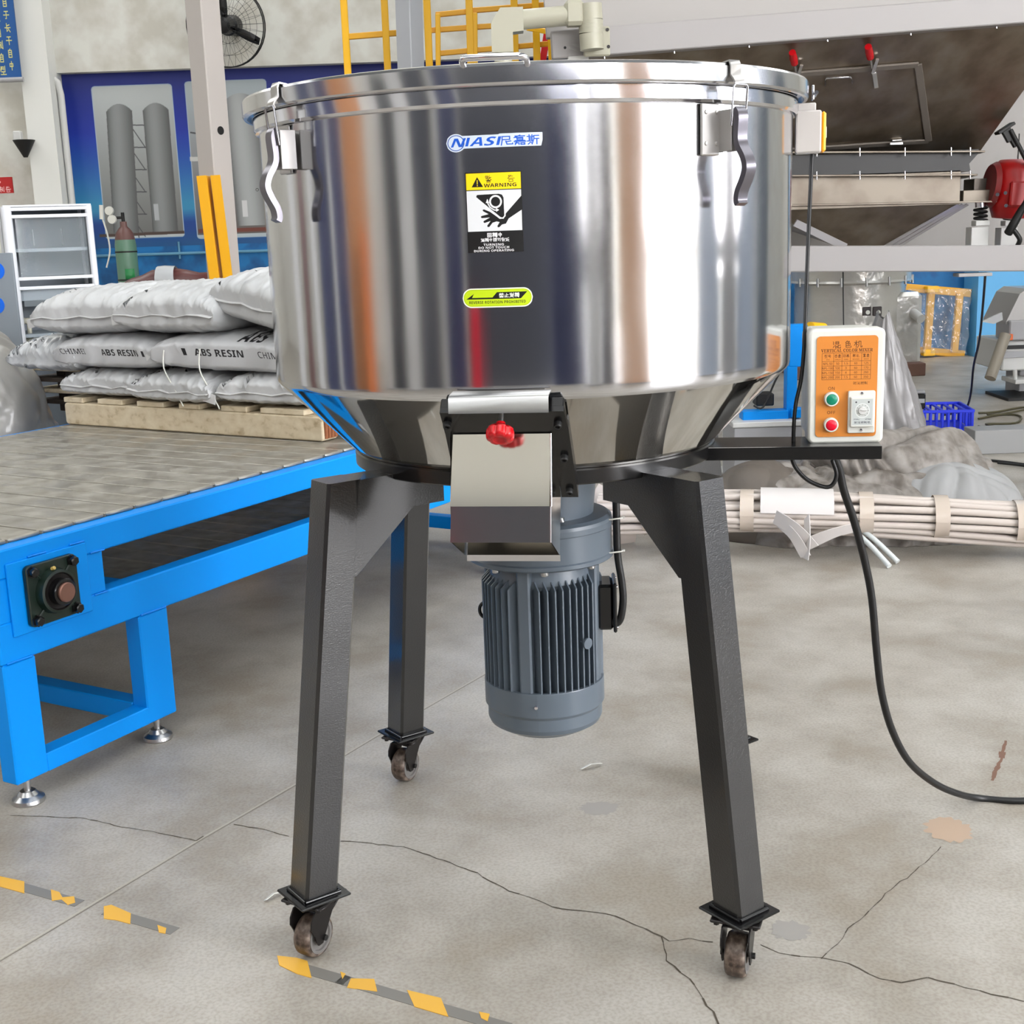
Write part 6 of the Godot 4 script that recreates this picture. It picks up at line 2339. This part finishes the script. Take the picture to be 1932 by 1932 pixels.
	var c := thing("crate", "blue plastic crate with slotted sides on the floor beyond the tarpaulin heap", "crate", Vector3(cr.x, 0, cr.z - 0.2), -0.12)
	var cb := mat("crate_blue", Color(0.10, 0.20, 0.85), 0.4)
	for e in [[0, 0, 0.21], [0, 0, -0.21]]:
		mb = MB.new()
		mb.box(Vector3(0, 0.145, e[2]), Vector3(0.46, 0.02, 0.018), 0.003)
		mb.box(Vector3(0, 0.012, e[2]), Vector3(0.46, 0.02, 0.018), 0.003)
		for k in 12:
			mb.box(Vector3(-0.22 + 0.04 * k, 0.08, e[2]), Vector3(0.016, 0.13, 0.010), 0.002)
		part("long_side", mb, cb, c)
	for e in [-0.225, 0.225]:
		mb = MB.new()
		mb.box(Vector3(e, 0.145, 0), Vector3(0.018, 0.02, 0.42), 0.003)
		for k in 8:
			mb.box(Vector3(e, 0.08, -0.19 + 0.055 * k), Vector3(0.010, 0.13, 0.018), 0.002)
		part("short_side", mb, cb, c)
	for k in 6:
		mb = MB.new()
		mb.box(Vector3(-0.19 + 0.076 * k, 0.135, 0), Vector3(0.02, 0.014, 0.42), 0.002)
		part("slat", mb, cb, c)
	mb = MB.new()
	mb.box(Vector3(0, 0.006, 0), Vector3(0.45, 0.012, 0.42), 0.002)
	part("floor", mb, cb, c)
	var sm := thing("small_motor", "small black square motor standing on the blue crate", "motor", Vector3(cr.x - 0.15, 0.155, cr.z - 0.12), -0.3)
	mb = MB.new()
	mb.box(Vector3(0, 0.055, 0), Vector3(0.12, 0.11, 0.12), 0.012)
	part("body", mb, mats["black_matt"], sm)
	mb = MB.new()
	mb.box(Vector3(0, 0.118, 0), Vector3(0.112, 0.018, 0.112), 0.012)
	mb.box(Vector3(0.03, 0.06, 0.06), Vector3(0.05, 0.03, 0.006), 0.002)
	part("end_cap", mb, mats["grey_paint"], sm)
	# wheeled machine at the right edge
	var ez := -10.4
	var e := thing("bench_machine", "pale grey bench machine with a silver hood at the right edge, on a dark plate", "machine")
	var eb0 := on_z(1890, 700, ez)
	var eb1 := on_z(1990, 640, ez)
	mb = MB.new()
	mb.box(Vector3((eb0.x + eb1.x) * 0.5, (eb0.y + eb1.y) * 0.5, ez - 0.3), Vector3(eb1.x - eb0.x, eb1.y - eb0.y, 0.6), 0.01)
	part("body", mb, mats["white_paint"], e)
	mb = MB.new()
	mb.box(on_z(1940, 654, ez + 0.01), Vector3(0.42, 0.03, 0.02), 0.002)
	part("slot", mb, mats["black_matt"], e)
	mb = MB.new()
	mb.box(on_z(1940, 668, ez + 0.01), Vector3(0.42, 0.05, 0.02), 0.002)
	part("panel", mb, mats["grey_paint"], e)
	mb = MB.new()
	mb.prism([Vector2(0, 0), Vector2(0.5, 0), Vector2(0.5, 0.28), Vector2(0.16, 0.28), Vector2(0.10, 0.24), Vector2(0.0, 0.02)], -0.5, 0.0)
	var hood := part("hood", mb, mat("hood_grey", Color(0.62, 0.61, 0.60), 0.35, 0.3), e)
	hood.position = on_z(1898, 612, ez)
	mb = MB.new()
	mb.box(on_z(1935, 622, ez) + Vector3(0, 0, -0.1), Vector3(0.30, 0.16, 0.3), 0.01)
	part("block", mb, mats["grey_paint"], e)
	mb = MB.new()
	mb.box(on_z(1903, 636, ez + 0.05), Vector3(0.055, 0.05, 0.05), 0.004)
	part("orange_box", mb, mat("orange_box", Color(0.85, 0.40, 0.16), 0.5), e)
	mb = MB.new()
	mb.rod(on_z(1868, 714, ez + 0.25), on_z(1897, 632, ez + 0.1), 0.045, 16)
	part("leaning_pipe", mb, mat("pipe_tan", Color(0.56, 0.53, 0.48), 0.5), e)
	mb = MB.new()
	mb.box(on_z(1930, 716, ez), Vector3(0.24, 0.035, 0.3), 0.004)
	mb.rod(on_z(1915, 697, ez + 0.1), on_z(1915, 716, ez + 0.1), 0.018, 10)
	part("foot", mb, mats["white_paint"], e)
	mb = MB.new()
	mb.box(Vector3(on_z(1950, 727, ez).x, 0.012, ez), Vector3(0.6, 0.024, 0.5), 0.002)
	part("base_plate", mb, mats["black_matt"], e)
	mb = MB.new()
	mb.box(Vector3((eb0.x + eb1.x) * 0.5 + 0.1, eb0.y * 0.5, ez - 0.3), Vector3(0.2, eb0.y, 0.3), 0.005)
	part("column", mb, mats["grey_paint"], e)
	mb = MB.new()
	mb.prism([Vector2(0, 0.02), Vector2(0.16, 0.09), Vector2(0.17, 0.03), Vector2(0.10, 0.0)], -0.03, 0.0)
	var flap := part("film_flap", mb, mat("film_grey"), e)
	flap.position = on_z(1852, 612, ez + 0.1)
	# blue frame behind the drum
	var bz := -7.2
	var bf := thing("lift_frame", "bright blue lifting frame with a yellow roller, between the drum and the control box", "lift truck")
	var bm: StandardMaterial3D = mats["blue_paint"]
	var ib := on_z(1498, 785, bz)
	for s in [[1487, 1519, 612, 690], [1482, 1500, 690, 790]]:
		mb = MB.new()
		var p0 := on_z(s[0], s[2], bz)
		var p1 := on_z(s[1], s[3], bz)
		mb.box((p0 + p1) * 0.5, Vector3(p1.x - p0.x, p0.y - p1.y, 0.09), 0.004)
		part("mast", mb, bm, bf)
	mb = MB.new()
	var p0 := on_z(1398, 775, bz)
	var p1 := on_z(1484, 790, bz)
	mb.box((p0 + p1) * 0.5, Vector3(p1.x - p0.x, p0.y - p1.y, 0.12), 0.004)
	part("cross_beam", mb, bm, bf)
	mb = MB.new()
	mb.box(on_z(1503, 778, bz + 0.05), Vector3(0.07, 0.05, 0.1), 0.004)
	part("foot", mb, bm, bf)
	mb = MB.new()
	mb.box(Vector3(on_z(1440, 795, bz).x, ib.y - 0.02, bz - 0.05), Vector3(0.4, 0.03, 0.4), 0.004)
	part("plinth", mb, mats["white_paint"], bf)
	mb = MB.new()
	mb.box(Vector3(on_z(1440, 795, bz).x, (ib.y - 0.035) * 0.5, bz - 0.05), Vector3(0.38, ib.y - 0.035, 0.38), 0.004)
	part("base", mb, mats["grey_paint"], bf)
	mb = MB.new()
	mb.box(on_z(1440, 752, bz - 0.05), Vector3(0.1, 0.07, 0.12), 0.006)
	part("black_box", mb, mats["black_matt"], bf)
	mb = MB.new()
	mb.rod(on_z(1528, 619, bz + 0.05), on_z(1553, 621, bz - 0.02), 0.035, 20)
	part("roller", mb, mats["yellow_paint"], bf)
	mb = MB.new()
	mb.tube(smooth_path([on_z(1478, 690, bz + 0.1), on_z(1462, 720, bz + 0.1), on_z(1440, 768, bz + 0.1), on_z(1422, 765, bz + 0.1)], 4), 0.006, 6)
	part("hose", mb, mats["rubber"], bf)
	mb = MB.new()
	mb.box(on_z(1528, 680, bz - 0.1), Vector3(0.05, 0.35, 0.1), 0.004)
	part("backrest", mb, mat("panel_tan", Color(0.72, 0.66, 0.45), 0.5), bf)


# ---------------------------------------------------------------- tarpaulin heap and foam tubes on the floor at the right
func heap_and_tubes() -> void:
	var tarp := mat("tarp_grey", Color(0.58, 0.56, 0.54), 0.45)
	mottled(tarp, ntex(0.02, 95, 5, 512, 0.0, [[0.2, Color(0.60, 0.57, 0.54)], [0.5, Color(0.88, 0.87, 0.86)], [0.8, Color(1, 1, 1)]]), 1.0)
	tarp.backlight_enabled = false
	var c := on_floor(1640, 1035)
	var h := thing("tarpaulin_heap", "large crumpled heap of grey woven tarpaulin on the floor behind the foam tubes", "heap", Vector3(c.x + 0.05, 0, c.z - 0.48))
	var mb := MB.new()
	blob(mb, Vector3(0.05, 0, 0), Vector3(0.70, 0.30, 0.46), 31, 0.055, 2.6, 2.2, 170, 80, 1.6)
	blob(mb, Vector3(0.22, 0, -0.08), Vector3(0.44, 0.42, 0.34), 37, 0.07, 3.2, 2.3, 170, 80, 1.7)
	part("tarpaulin", mb, tarp, h)
	mb = MB.new()
	blob(mb, Vector3(0.46, 0, 0.06), Vector3(0.36, 0.30, 0.38), 43, 0.035, 2.4, 2.2, 140, 70, 1.2)
	part("bulging_fold", mb, mat("tarp_pale", Color(0.58, 0.58, 0.58), 0.42), h)
	mb = MB.new()
	blob(mb, Vector3(-0.42, 0, 0.0), Vector3(0.28, 0.27, 0.30), 47, 0.05, 2.4, 2.0, 120, 60, 1.0)
	part("brown_fold", mb, mat("tarp_brown", Color(0.36, 0.33, 0.30), 0.55), h)
	# standing liner bag behind it
	var b := on_floor(1690, 880)
	var lb := thing("liner_bag", "tall peaked grey liner bag standing behind the control box", "bag", Vector3(on_z(1668, 800, -6.6).x, 0, -6.6))
	mb = MB.new()
	var g := []
	var nz := FastNoiseLite.new()
	nz.seed = 77
	nz.frequency = 2.2
	nz.fractal_type = FastNoiseLite.FRACTAL_RIDGED
	for i in 40:
		var f := i / 39.0
		var y := 0.98 * f
		var row := []
		var rx := lerpf(0.27, 0.02, pow(f, 1.25))
		var rz := lerpf(0.24, 0.05, f)
		for j in 60:
			var a := TAU * j / 60
			var n := 1.0 + 0.35 * nz.get_noise_3d(cos(a) * 0.8, y * 0.7, sin(a) * 0.8)
			row.append(Vector3(cos(a) * rx * n - 0.02 * f, y + 0.02 * sin(a * 2.0) * f, sin(a) * rz * n))
		g.append(row)
	mb.sheet(g, Vector3(0, 0.4, 0), false, true)
	var lm := mat("liner", Color(0.50, 0.49, 0.49), 0.3)
	lm.clearcoat_enabled = true
	lm.clearcoat = 0.4
	part("film", mb, lm, lb)
	# foam tubes, taped together
	var p0 := on_z(1130, 962, -5.75)
	var p1 := on_z(1990, 985, -5.35)
	var tb := thing("foam_tubes", "taped bundle of long white foam tubes lying in front of the tarpaulin heap", "tubes")
	var fm := mat("foam_white", Color(0.76, 0.72, 0.69), 0.5)
	var dir := (p1 - p0).normalized()
	var up := Vector3.UP
	var side := dir.cross(up).normalized()
	var offs := []
	for r in [[0.066, 4], [0.036, 6], [0.006, 7], [-0.024, 7], [-0.054, 6], [-0.082, 4]]:
		for k in r[1]:
			offs.append(Vector2((k - (r[1] - 1) * 0.5) * 0.031, r[0]))
	for i in offs.size():
		var o: Vector2 = offs[i]
		mb = MB.new()
		var pts := []
		for k in 15:
			var f := k / 14.0
			pts.append(p0.lerp(p1, f) + side * (o.x + 0.006 * sin(f * 9.0 + i)) + up * (o.y + 0.007 * sin(f * 6.0 + i * 1.7) - 0.01 + 0.03 * sin(f * PI)))
		mb.tube(pts, 0.0155, 8)
		part("tube", mb, fm, tb)
	var tape := mat("clear_tape", Color(0.75, 0.70, 0.65), 0.15)
	for f in [0.12, 0.34, 0.60, 0.76, 0.93]:
		mb = MB.new()
		var cc := p0.lerp(p1, f) + up * (0.03 * sin(f * PI) - 0.01)
		var ring := []
		for k in 21:
			var a := TAU * k / 20
			ring.append(cc + side * cos(a) * 0.118 + up * sin(a) * 0.094)
		mb.strap(ring, 0.06, 0.003, dir)
		part("tape_band", mb, tape, tb)
	mb = MB.new()
	var w0 := p0.lerp(p1, 0.37)
	var w1 := p0.lerp(p1, 0.53)
	var rows := []
	for i in 13:
		var f := i / 12.0
		var row := []
		for j in 9:
			var a := lerpf(0.1, 2.6, j / 8.0)
			row.append(w0.lerp(w1, f) - side * cos(a) * 0.122 * -1.0 + up * (sin(a) * 0.10 + 0.022))
		rows.append(row)
	mb.sheet(rows, p0.lerp(p1, 0.45))
	part("paper_wrap", mb, mat("paper_wrap", Color(0.80, 0.78, 0.77), 0.5), tb)
	# torn wrapping hanging down, and two loose ends
	mb = MB.new()
	for e in [[1462, 975, 1532, 1035, 0.07], [1470, 985, 1520, 1050, 0.05], [1522, 975, 1518, 1054, 0.05], [1515, 1030, 1615, 995, 0.06]]:
		var a := on_z(e[0], e[1], -5.42)
		var bb := on_z(e[2], e[3], -5.36)
		var m := (a + bb) * 0.5 + Vector3(0, 0.02, 0.03)
		mb.strap(smooth_path([a, m, bb], 4), e[4], 0.003, Vector3(0.3, 0.8, 0.5))
	part("torn_wrap", mb, mat("paper_wrap"), tb)
	var k0 := 0
	for e in [[1628, 1016, 1678, 1068], [1636, 1010, 1694, 1060]]:
		mb = MB.new()
		var a := on_floor(e[2], e[3], 0.012)
		var s := on_z(e[0] - 30, e[1] - 25, -5.5)
		mb.tube(smooth_path([s, s.lerp(a, 0.5) + Vector3(0, 0.01, 0), a], 4), 0.012, 10)
		part("loose_end", mb, mat("tube_clear", Color(0.78, 0.80, 0.80), 0.25), tb)
	# white foam scraps seen between the legs
	var sc := thing("foam_scrap", "white foam scrap hanging to the floor behind the grey motor's cable", "scrap")
	mb = MB.new()
	var q0 := on_z(1150, 955, -5.9)
	mb.strap(smooth_path([on_z(1120, 930, -5.9), on_z(1170, 960, -5.85), on_z(1180, 1000, -5.8), on_floor(1178, 1022, 0.01)], 4), 0.10, 0.02, Vector3(1, 0.2, 0))
	part("strip", mb, fm, sc)
	mb = MB.new()
	mb.strap(smooth_path([on_z(1140, 940, -5.8), on_z(1190, 965, -5.75), on_z(1225, 1003, -5.7)], 4), 0.06, 0.015, Vector3(0.5, 0.8, 0))
	part("strip", mb, fm, sc)


func cables() -> void:
	var rub: StandardMaterial3D = mats["rubber"]
	var M := Transform3D(Basis(Vector3.UP, -0.1467), Vector3(0.0551, 0, -2.7795))
	# power cable from the control box to the floor
	var s: Vector3 = M * Vector3(0.632, 0.985, 0.05)
	var e := on_floor(1850, 1506, 0.008)
	var pn := (e - s).cross(Vector3.UP).normalized()
	var pts := [s]
	for q in [[1583, 885], [1592, 925], [1612, 985], [1632, 1060], [1645, 1130], [1654, 1230], [1664, 1310], [1684, 1380], [1716, 1438], [1762, 1477], [1806, 1497]]:
		pts.append(on_pl(q[0], q[1], s, pn))
	pts.append(e)
	pts.append(on_floor(1932, 1511, 0.008))
	pts.append(on_floor(2080, 1500, 0.008))
	var mb := MB.new()
	mb.tube(smooth_path(pts, 5), 0.0085, 12)
	tag(part("power_cable", mb, rub), "thick black power cable dropping from under the control box and curving over the floor", "cable")
	mb = MB.new()
	pts = []
	for q in [[1493, 860], [1500, 880], [1518, 901], [1540, 914], [1562, 919], [1574, 910], [1578, 892], [1570, 868]]:
		pts.append(on_pl(q[0], q[1], s, M.basis.z))
	mb.tube(smooth_path(pts, 5), 0.0045, 8)
	tag(part("signal_cable", mb, rub), "thin black cable hanging in a loop under the control box bracket", "cable")
	# wire hanging from the machine beam to the crate
	mb = MB.new()
	pts = []
	for q in [[1859, 518, -7.72], [1855, 570, -8.0], [1848, 640, -8.4], [1837, 690, -8.7], [1832, 740, -8.9], [1824, 768, -9.1], [1808, 778, -9.2], [1780, 783, -9.2]]:
		pts.append(on_z(q[0], q[1], q[2]))
	mb.tube(smooth_path(pts, 4), 0.008, 8)
	tag(part("hanging_wire", mb, rub), "black wire hanging from the pale beam down to the blue crate", "cable")
	mb = MB.new()
	mb.rod(on_z(1590, 470, -7.9), on_z(1592, 640, -7.9), 0.004, 6)
	tag(part("plumb_wire", mb, rub), "thin dark wire hanging straight in front of the film-wrapped tank", "cable")
	# loose floor cables at the right
	var names := ["upper tangle of thin olive wires on the floor right of the blue crate", "middle wire looping on the floor right of the blue crate", "black wire along the floor just above the grey base channel", "pair of black wires on the floor below the grey base channel"]
	var ol := mat("wire_olive", Color(0.30, 0.28, 0.18), 0.5)
	var sets := [[[1846, 779], [1880, 777], [1932, 768], [2000, 765]], [[1846, 790], [1890, 782], [1925, 785], [1915, 798], [1860, 800], [1900, 806], [1990, 800]], [[1846, 804], [1880, 812], [1905, 808], [1960, 800]], [[1862, 868], [1900, 872], [1960, 880]]]
	for k in 4:
		pts = []
		for q in sets[k]:
			pts.append(on_floor(q[0], q[1], 0.01))
		mb = MB.new()
		mb.tube(smooth_path(pts, 5), 0.008, 6)
		if k == 0 or k == 3:
			var p2 := []
			for q in pts:
				p2.append(q + Vector3(0.02, 0.004, 0.12))
			mb.tube(smooth_path(p2, 5), 0.008, 6)
		tag(part("floor_wire", mb, ol if k < 2 else rub), names[k], "cable")


func ribbon(mb: MB, pts: Array, w: float, y: float, wob := 0.0, sd := 1) -> void:
	var rg := RandomNumberGenerator.new()
	rg.seed = sd
	mb.group(-1)
	var all := []
	for i in pts.size() - 1:
		var n := maxi(1, int((pts[i + 1] - pts[i]).length() / 0.02)) if wob > 0.0 else 1
		for k in n:
			all.append(pts[i].lerp(pts[i + 1], float(k) / n) + Vector3(rg.randf_range(-wob, wob), 0, rg.randf_range(-wob, wob)))
	all.append(pts[-1])
	for i in all.size() - 1:
		var d: Vector3 = (all[i + 1] - all[i])
		d.y = 0
		var s := Vector3(d.z, 0, -d.x).normalized()
		var w0: float = w * (rg.randf_range(0.4, 1.3) if wob > 0.0 else 1.0) * 0.5
		var a: Vector3 = all[i]
		var b: Vector3 = all[i + 1]
		a.y = y; b.y = y
		mb.quad(a + s * w0, a - s * w0, b - s * w0, b + s * w0, Vector3.UP)


func floor_marks() -> void:
	var fl: Node3D = get_node("floor")
	# sawn joint and cracks in the slab
	var joint := mat("joint_fill", Color(0.70, 0.68, 0.63), 0.8)
	var lite := mat("joint_edge", Color(0.47, 0.45, 0.41), 0.8)
	var jp := []
	for q in [[-60, 1846], [160, 1714], [380, 1582], [560, 1478], [700, 1394], [930, 1262], [1100, 1166]]:
		jp.append(on_floor(q[0], q[1]))
	var mb := MB.new()
	ribbon(mb, jp, 0.0045, 0.0006)
	part("joint", mb, joint, fl)
	mb = MB.new()
	var j2 := []
	for q in jp:
		j2.append(q + Vector3(0.0055, 0, 0.004))
	ribbon(mb, j2, 0.0035, 0.0004)
	part("joint_edge", mb, lite, fl)
	var crack := mat("crack_dark", Color(0.30, 0.27, 0.23), 0.9)
	var lines := [
		[[20, 1538], [160, 1544], [230, 1560], [300, 1572], [372, 1586], [384, 1578]],
		[[440, 1556], [500, 1566], [545, 1578]],
		[[645, 1587], [700, 1592], [760, 1598], [850, 1628], [900, 1648], [960, 1682], [1000, 1694], [1060, 1716], [1100, 1718], [1160, 1728], [1200, 1746], [1250, 1768], [1262, 1776], [1300, 1772], [1345, 1778]],
		[[1432, 1782], [1470, 1798], [1512, 1806], [1550, 1808], [1600, 1818], [1660, 1848], [1700, 1856], [1750, 1846], [1800, 1858], [1870, 1876], [1932, 1890]],
		[[1550, 1808], [1590, 1772], [1600, 1752], [1640, 1720], [1680, 1678], [1720, 1650], [1760, 1615], [1775, 1598]],
		[[1250, 1768], [1258, 1812], [1300, 1848], [1325, 1885], [1345, 1910], [1356, 1934]],
	]
	for i in lines.size():
		var pts := []
		for q in lines[i]:
			pts.append(on_floor(q[0], q[1]))
		mb = MB.new()
		ribbon(mb, pts, 0.0032 if i != 4 else 0.002, 0.0008, 0.0028, 40 + i)
		part("crack", mb, crack, fl)
	# stains
	for s in [[1130, 1525, 0.055, 0.03, Color(0.60, 0.585, 0.565)], [1790, 1565, 0.06, 0.05, Color(0.69, 0.60, 0.52)], [1490, 1755, 0.045, 0.03, Color(0.60, 0.585, 0.565)]]:
		mb = MB.new()
		mb.group(-1)
		var c := on_floor(s[0], s[1])
		var rg := RandomNumberGenerator.new()
		rg.seed = int(s[0])
		var ring := []
		for k in 40:
			var r := rg.randf_range(0.75, 1.05)
			ring.append(c + Vector3(cos(TAU * k / 40) * s[2] * r, 0.0005, sin(TAU * k / 40) * s[3] * r * 1.4))
		for k in 40:
			mb.tri(c + Vector3(0, 0.0005, 0), ring[k], ring[(k + 1) % 40], Vector3.UP)
		part("stain", mb, mat("stain_%d" % int(s[0]), s[4], 0.6), fl)
	mb = MB.new()
	ribbon(mb, [on_floor(1897, 1398), on_floor(1889, 1430), on_floor(1872, 1473)], 0.014, 0.0005, 0.002, 9)
	part("stain", mb, mat("stain_rust", Color(0.45, 0.33, 0.27), 0.7), fl)
	# worn hazard tape
	var tp := thing("hazard_tape", "worn strip of yellow and dark hazard tape stuck across the floor at the lower left", "tape")
	var a := on_floor(-40, 1660)
	var b := on_floor(1010, 1958)
	var d := (b - a).normalized()
	var s := Vector3(d.z, 0, -d.x)
	mb = MB.new()
	for r in [[-20, 150], [200, 330], [545, 655], [640, 960]]:
		mb = MB.new()
		mb.beam(on_floor(r[0], 1661 + r[0] * 0.29, 0.0006), on_floor(r[1], 1661 + r[1] * 0.29, 0.0006), 0.030, 0.0008, s)
		part("dark_strip", mb, mat("tape_dark", Color(0.47, 0.46, 0.44), 0.5), tp)
	var yl := mat("tape_yellow", Color(0.86, 0.66, 0.24), 0.5)
	var yel := [
		[[-20, 1650], [46, 1664], [46, 1686], [-20, 1668]],
		[[96, 1679], [112, 1684], [118, 1694], [140, 1692], [142, 1704], [128, 1708], [116, 1698], [98, 1700]],
		[[196, 1711], [210, 1708], [247, 1724], [246, 1744], [220, 1737], [196, 1734]],
		[[297, 1746], [314, 1752], [312, 1762], [300, 1760]],
		[[523, 1804], [560, 1808], [580, 1814], [588, 1846], [560, 1838], [527, 1822]],
		[[642, 1834], [652, 1838], [646, 1848]],
		[[662, 1847], [706, 1848], [712, 1872], [655, 1864]],
		[[768, 1869], [832, 1884], [846, 1919], [782, 1900]],
		[[904, 1910], [924, 1914], [920, 1928], [908, 1922]],
	]
	for q in yel:
		mb = MB.new()
		var c := Vector3.ZERO
		var poly := PackedVector2Array()
		for p in q:
			var v := on_floor(p[0], p[1])
			poly.append(Vector2(v.x, v.z))
		mb.group(-1)
		var ix := Geometry2D.triangulate_polygon(poly)
		for i in range(0, ix.size(), 3):
			mb.tri(Vector3(poly[ix[i]].x, 0.0016, poly[ix[i]].y), Vector3(poly[ix[i + 1]].x, 0.0016, poly[ix[i + 1]].y), Vector3(poly[ix[i + 2]].x, 0.0016, poly[ix[i + 2]].y), Vector3.UP)
		for i in poly.size():
			var p := poly[i]
			var r := poly[(i + 1) % poly.size()]
			mb.quad(Vector3(p.x, 0.0002, p.y), Vector3(r.x, 0.0002, r.y), Vector3(r.x, 0.0016, r.y), Vector3(p.x, 0.0016, p.y), Vector3(r.y - p.y, 0, p.x - r.x))
		part("yellow_piece", mb, yl, tp)
	# scraps of film on the floor
	for q in [[1115, 1445, 0.03, "small scrap of clear film on the floor behind the front right leg"], [516, 1690, 0.016, "tiny curl of white film at the front left castor plate"]]:
		mb = MB.new()
		var c := on_floor(q[0], q[1], 0.004)
		mb.strap([c + Vector3(-q[2], 0, 0.02), c + Vector3(0, 0.006, 0), c + Vector3(q[2], 0.002, -0.012)], 0.012, 0.001, Vector3(0.2, 0.3, 1))
		tag(part("film_scrap", mb, mats["white_plastic"]), q[3], "scrap", "")


# ---------------------------------------------------------------- unseen blocks and columns behind the camera, placed for the streaks the drum mirrors
func behind_camera() -> void:
	var card := mat("cardboard", Color(0.72, 0.50, 0.33), 0.7)
	var peach := mat("carton_pale", Color(0.86, 0.68, 0.54), 0.7)
	var navy := mat("machine_navy", Color(0.17, 0.20, 0.34), 0.5)
	var dark := mat("machine_dark", Color(0.29, 0.30, 0.335), 0.5)
	var polar := func(az: float, r: float) -> Vector3:
		return Vector3(0.0551 + sin(deg_to_rad(az)) * r, 0, -2.78 + cos(deg_to_rad(az)) * r)
	var block := func(called: String, label: String, cat: String, az: float, r: float, sz: Vector3, m: Material, pn: String) -> void:
		var t := thing(called, label, cat, polar.call(az, r), deg_to_rad(az))
		var mb := MB.new()
		mb.box(Vector3(0, sz.y * 0.5, 0), sz, 0.02)
		part(pn, mb, m, t)
		mb = MB.new()
		mb.box(Vector3(0, 0.05, 0), Vector3(sz.x + 0.1, 0.1, sz.z + 0.1), 0.01)
		part("plinth", mb, mats["grey_paint"], t)
	block.call("unseen_carton_stack", "unseen tall stack of pale cartons behind the camera, beside the yard door", "cartons", 41.0, 7.4, Vector3(1.6, 3.0, 1.0), peach, "cartons")
	var wht: StandardMaterial3D = mats["white_paint"]
	var ice := mat("cabinet_ice", Color(0.66, 0.71, 0.78), 0.5)
	var rows := [
		["unseen_machine_cabinet", "unseen pale blue machine cabinet along the right wall, nearest the yard door", 76.0, 8.4, 1.5, 2.7, ice], ["unseen_machine_cabinet", "unseen grey machine cabinet along the right wall, second from the yard door", 88.0, 8.6, 1.2, 2.5, mats["grey_paint"]],
		["unseen_machine_cabinet", "unseen pale blue machine cabinet along the right wall, third from the yard door", 99.0, 8.8, 1.7, 2.8, ice], ["unseen_machine_cabinet", "unseen slate machine cabinet along the right wall, farthest from the yard door", 112.0, 8.6, 1.4, 2.6, mats["motor_grey"]],
		["unseen_storage_cabinet", "unseen white cabinet farthest left behind the drum's flank", -114.0, 6.2, 0.5, 2.6, wht], ["unseen_storage_cabinet", "unseen maroon cabinet beside the farthest white one", -106.0, 6.0, 0.4, 2.4, mat("maroon")],
		["unseen_storage_cabinet", "unseen white cabinet between the maroon and the navy one", -99.0, 6.0, 0.35, 2.6, wht], ["unseen_machine_cabinet", "unseen navy machine cabinet left of the brown cartons", -91.0, 6.3, 0.9, 2.7, navy],
		["unseen_hall_column", "unseen thin white pipe column before the navy cabinets", -86.0, 5.9, 0.16, 7.9, wht], ["unseen_machine_cabinet", "second unseen navy cabinet, touching the brown cartons", -82.0, 6.3, 0.7, 2.7, navy],  # unseen hall columns, bright streaks for the drum to mirror
		["unseen_carton_stack", "unseen brown carton stack behind the camera, left of the mixer", -72.5, 6.6, 1.25, 2.6, card], ["unseen_carton_stack", "unseen short orange carton stack before the brown one", -69.0, 5.6, 0.4, 1.5, mat("carton_orange", Color(0.78, 0.42, 0.18), 0.7)],
		["unseen_hall_column", "unseen white hall column beside the brown cartons", -61.0, 7.6, 0.30, 7.9, wht], ["unseen_machine_cabinet", "unseen grey cabinet between two white columns", -56.0, 8.0, 0.9, 2.6, mats["motor_dark"]],
		["unseen_hall_column", "unseen broad white hall column behind the camera at the left", -49.5, 7.0, 0.6, 7.9, wht], ["unseen_machine_cabinet", "unseen dark cabinet right of the broad white column", -42.0, 8.4, 1.3, 2.8, dark],
		["unseen_hall_column", "unseen thin white column left of the long dark cabinet", -35.5, 8.0, 0.2, 7.9, wht], ["unseen_machine_cabinet", "unseen dark cabinet left of the long one", -31.0, 9.0, 1.2, 2.9, navy],
		["unseen_machine_cabinet", "unseen long dark machine cabinet straight behind the camera", -9.0, 9.6, 5.8, 3.0, dark], ["unseen_storage_cabinet", "unseen red storage cabinet before the long dark one", -23.0, 6.8, 0.45, 1.0, mat("post_red")],
		["unseen_machine_cabinet", "unseen navy machine cabinet right of the long dark one", 14.0, 8.8, 1.9, 2.9, navy], ["unseen_hall_column", "unseen white hall column behind the camera at the right", 23.5, 7.4, 0.7, 7.9, wht],
		["unseen_machine_cabinet", "unseen dark cabinet between the right column and the pale cartons", 29.5, 8.2, 0.8, 2.6, dark],
	]
	for r in rows:
		block.call(r[0], r[1], "post" if r[0] == "unseen_hall_column" else "cartons" if r[0] == "unseen_carton_stack" else "cabinet", r[2], r[3], Vector3(r[4], r[5], 0.6), r[6], "body")
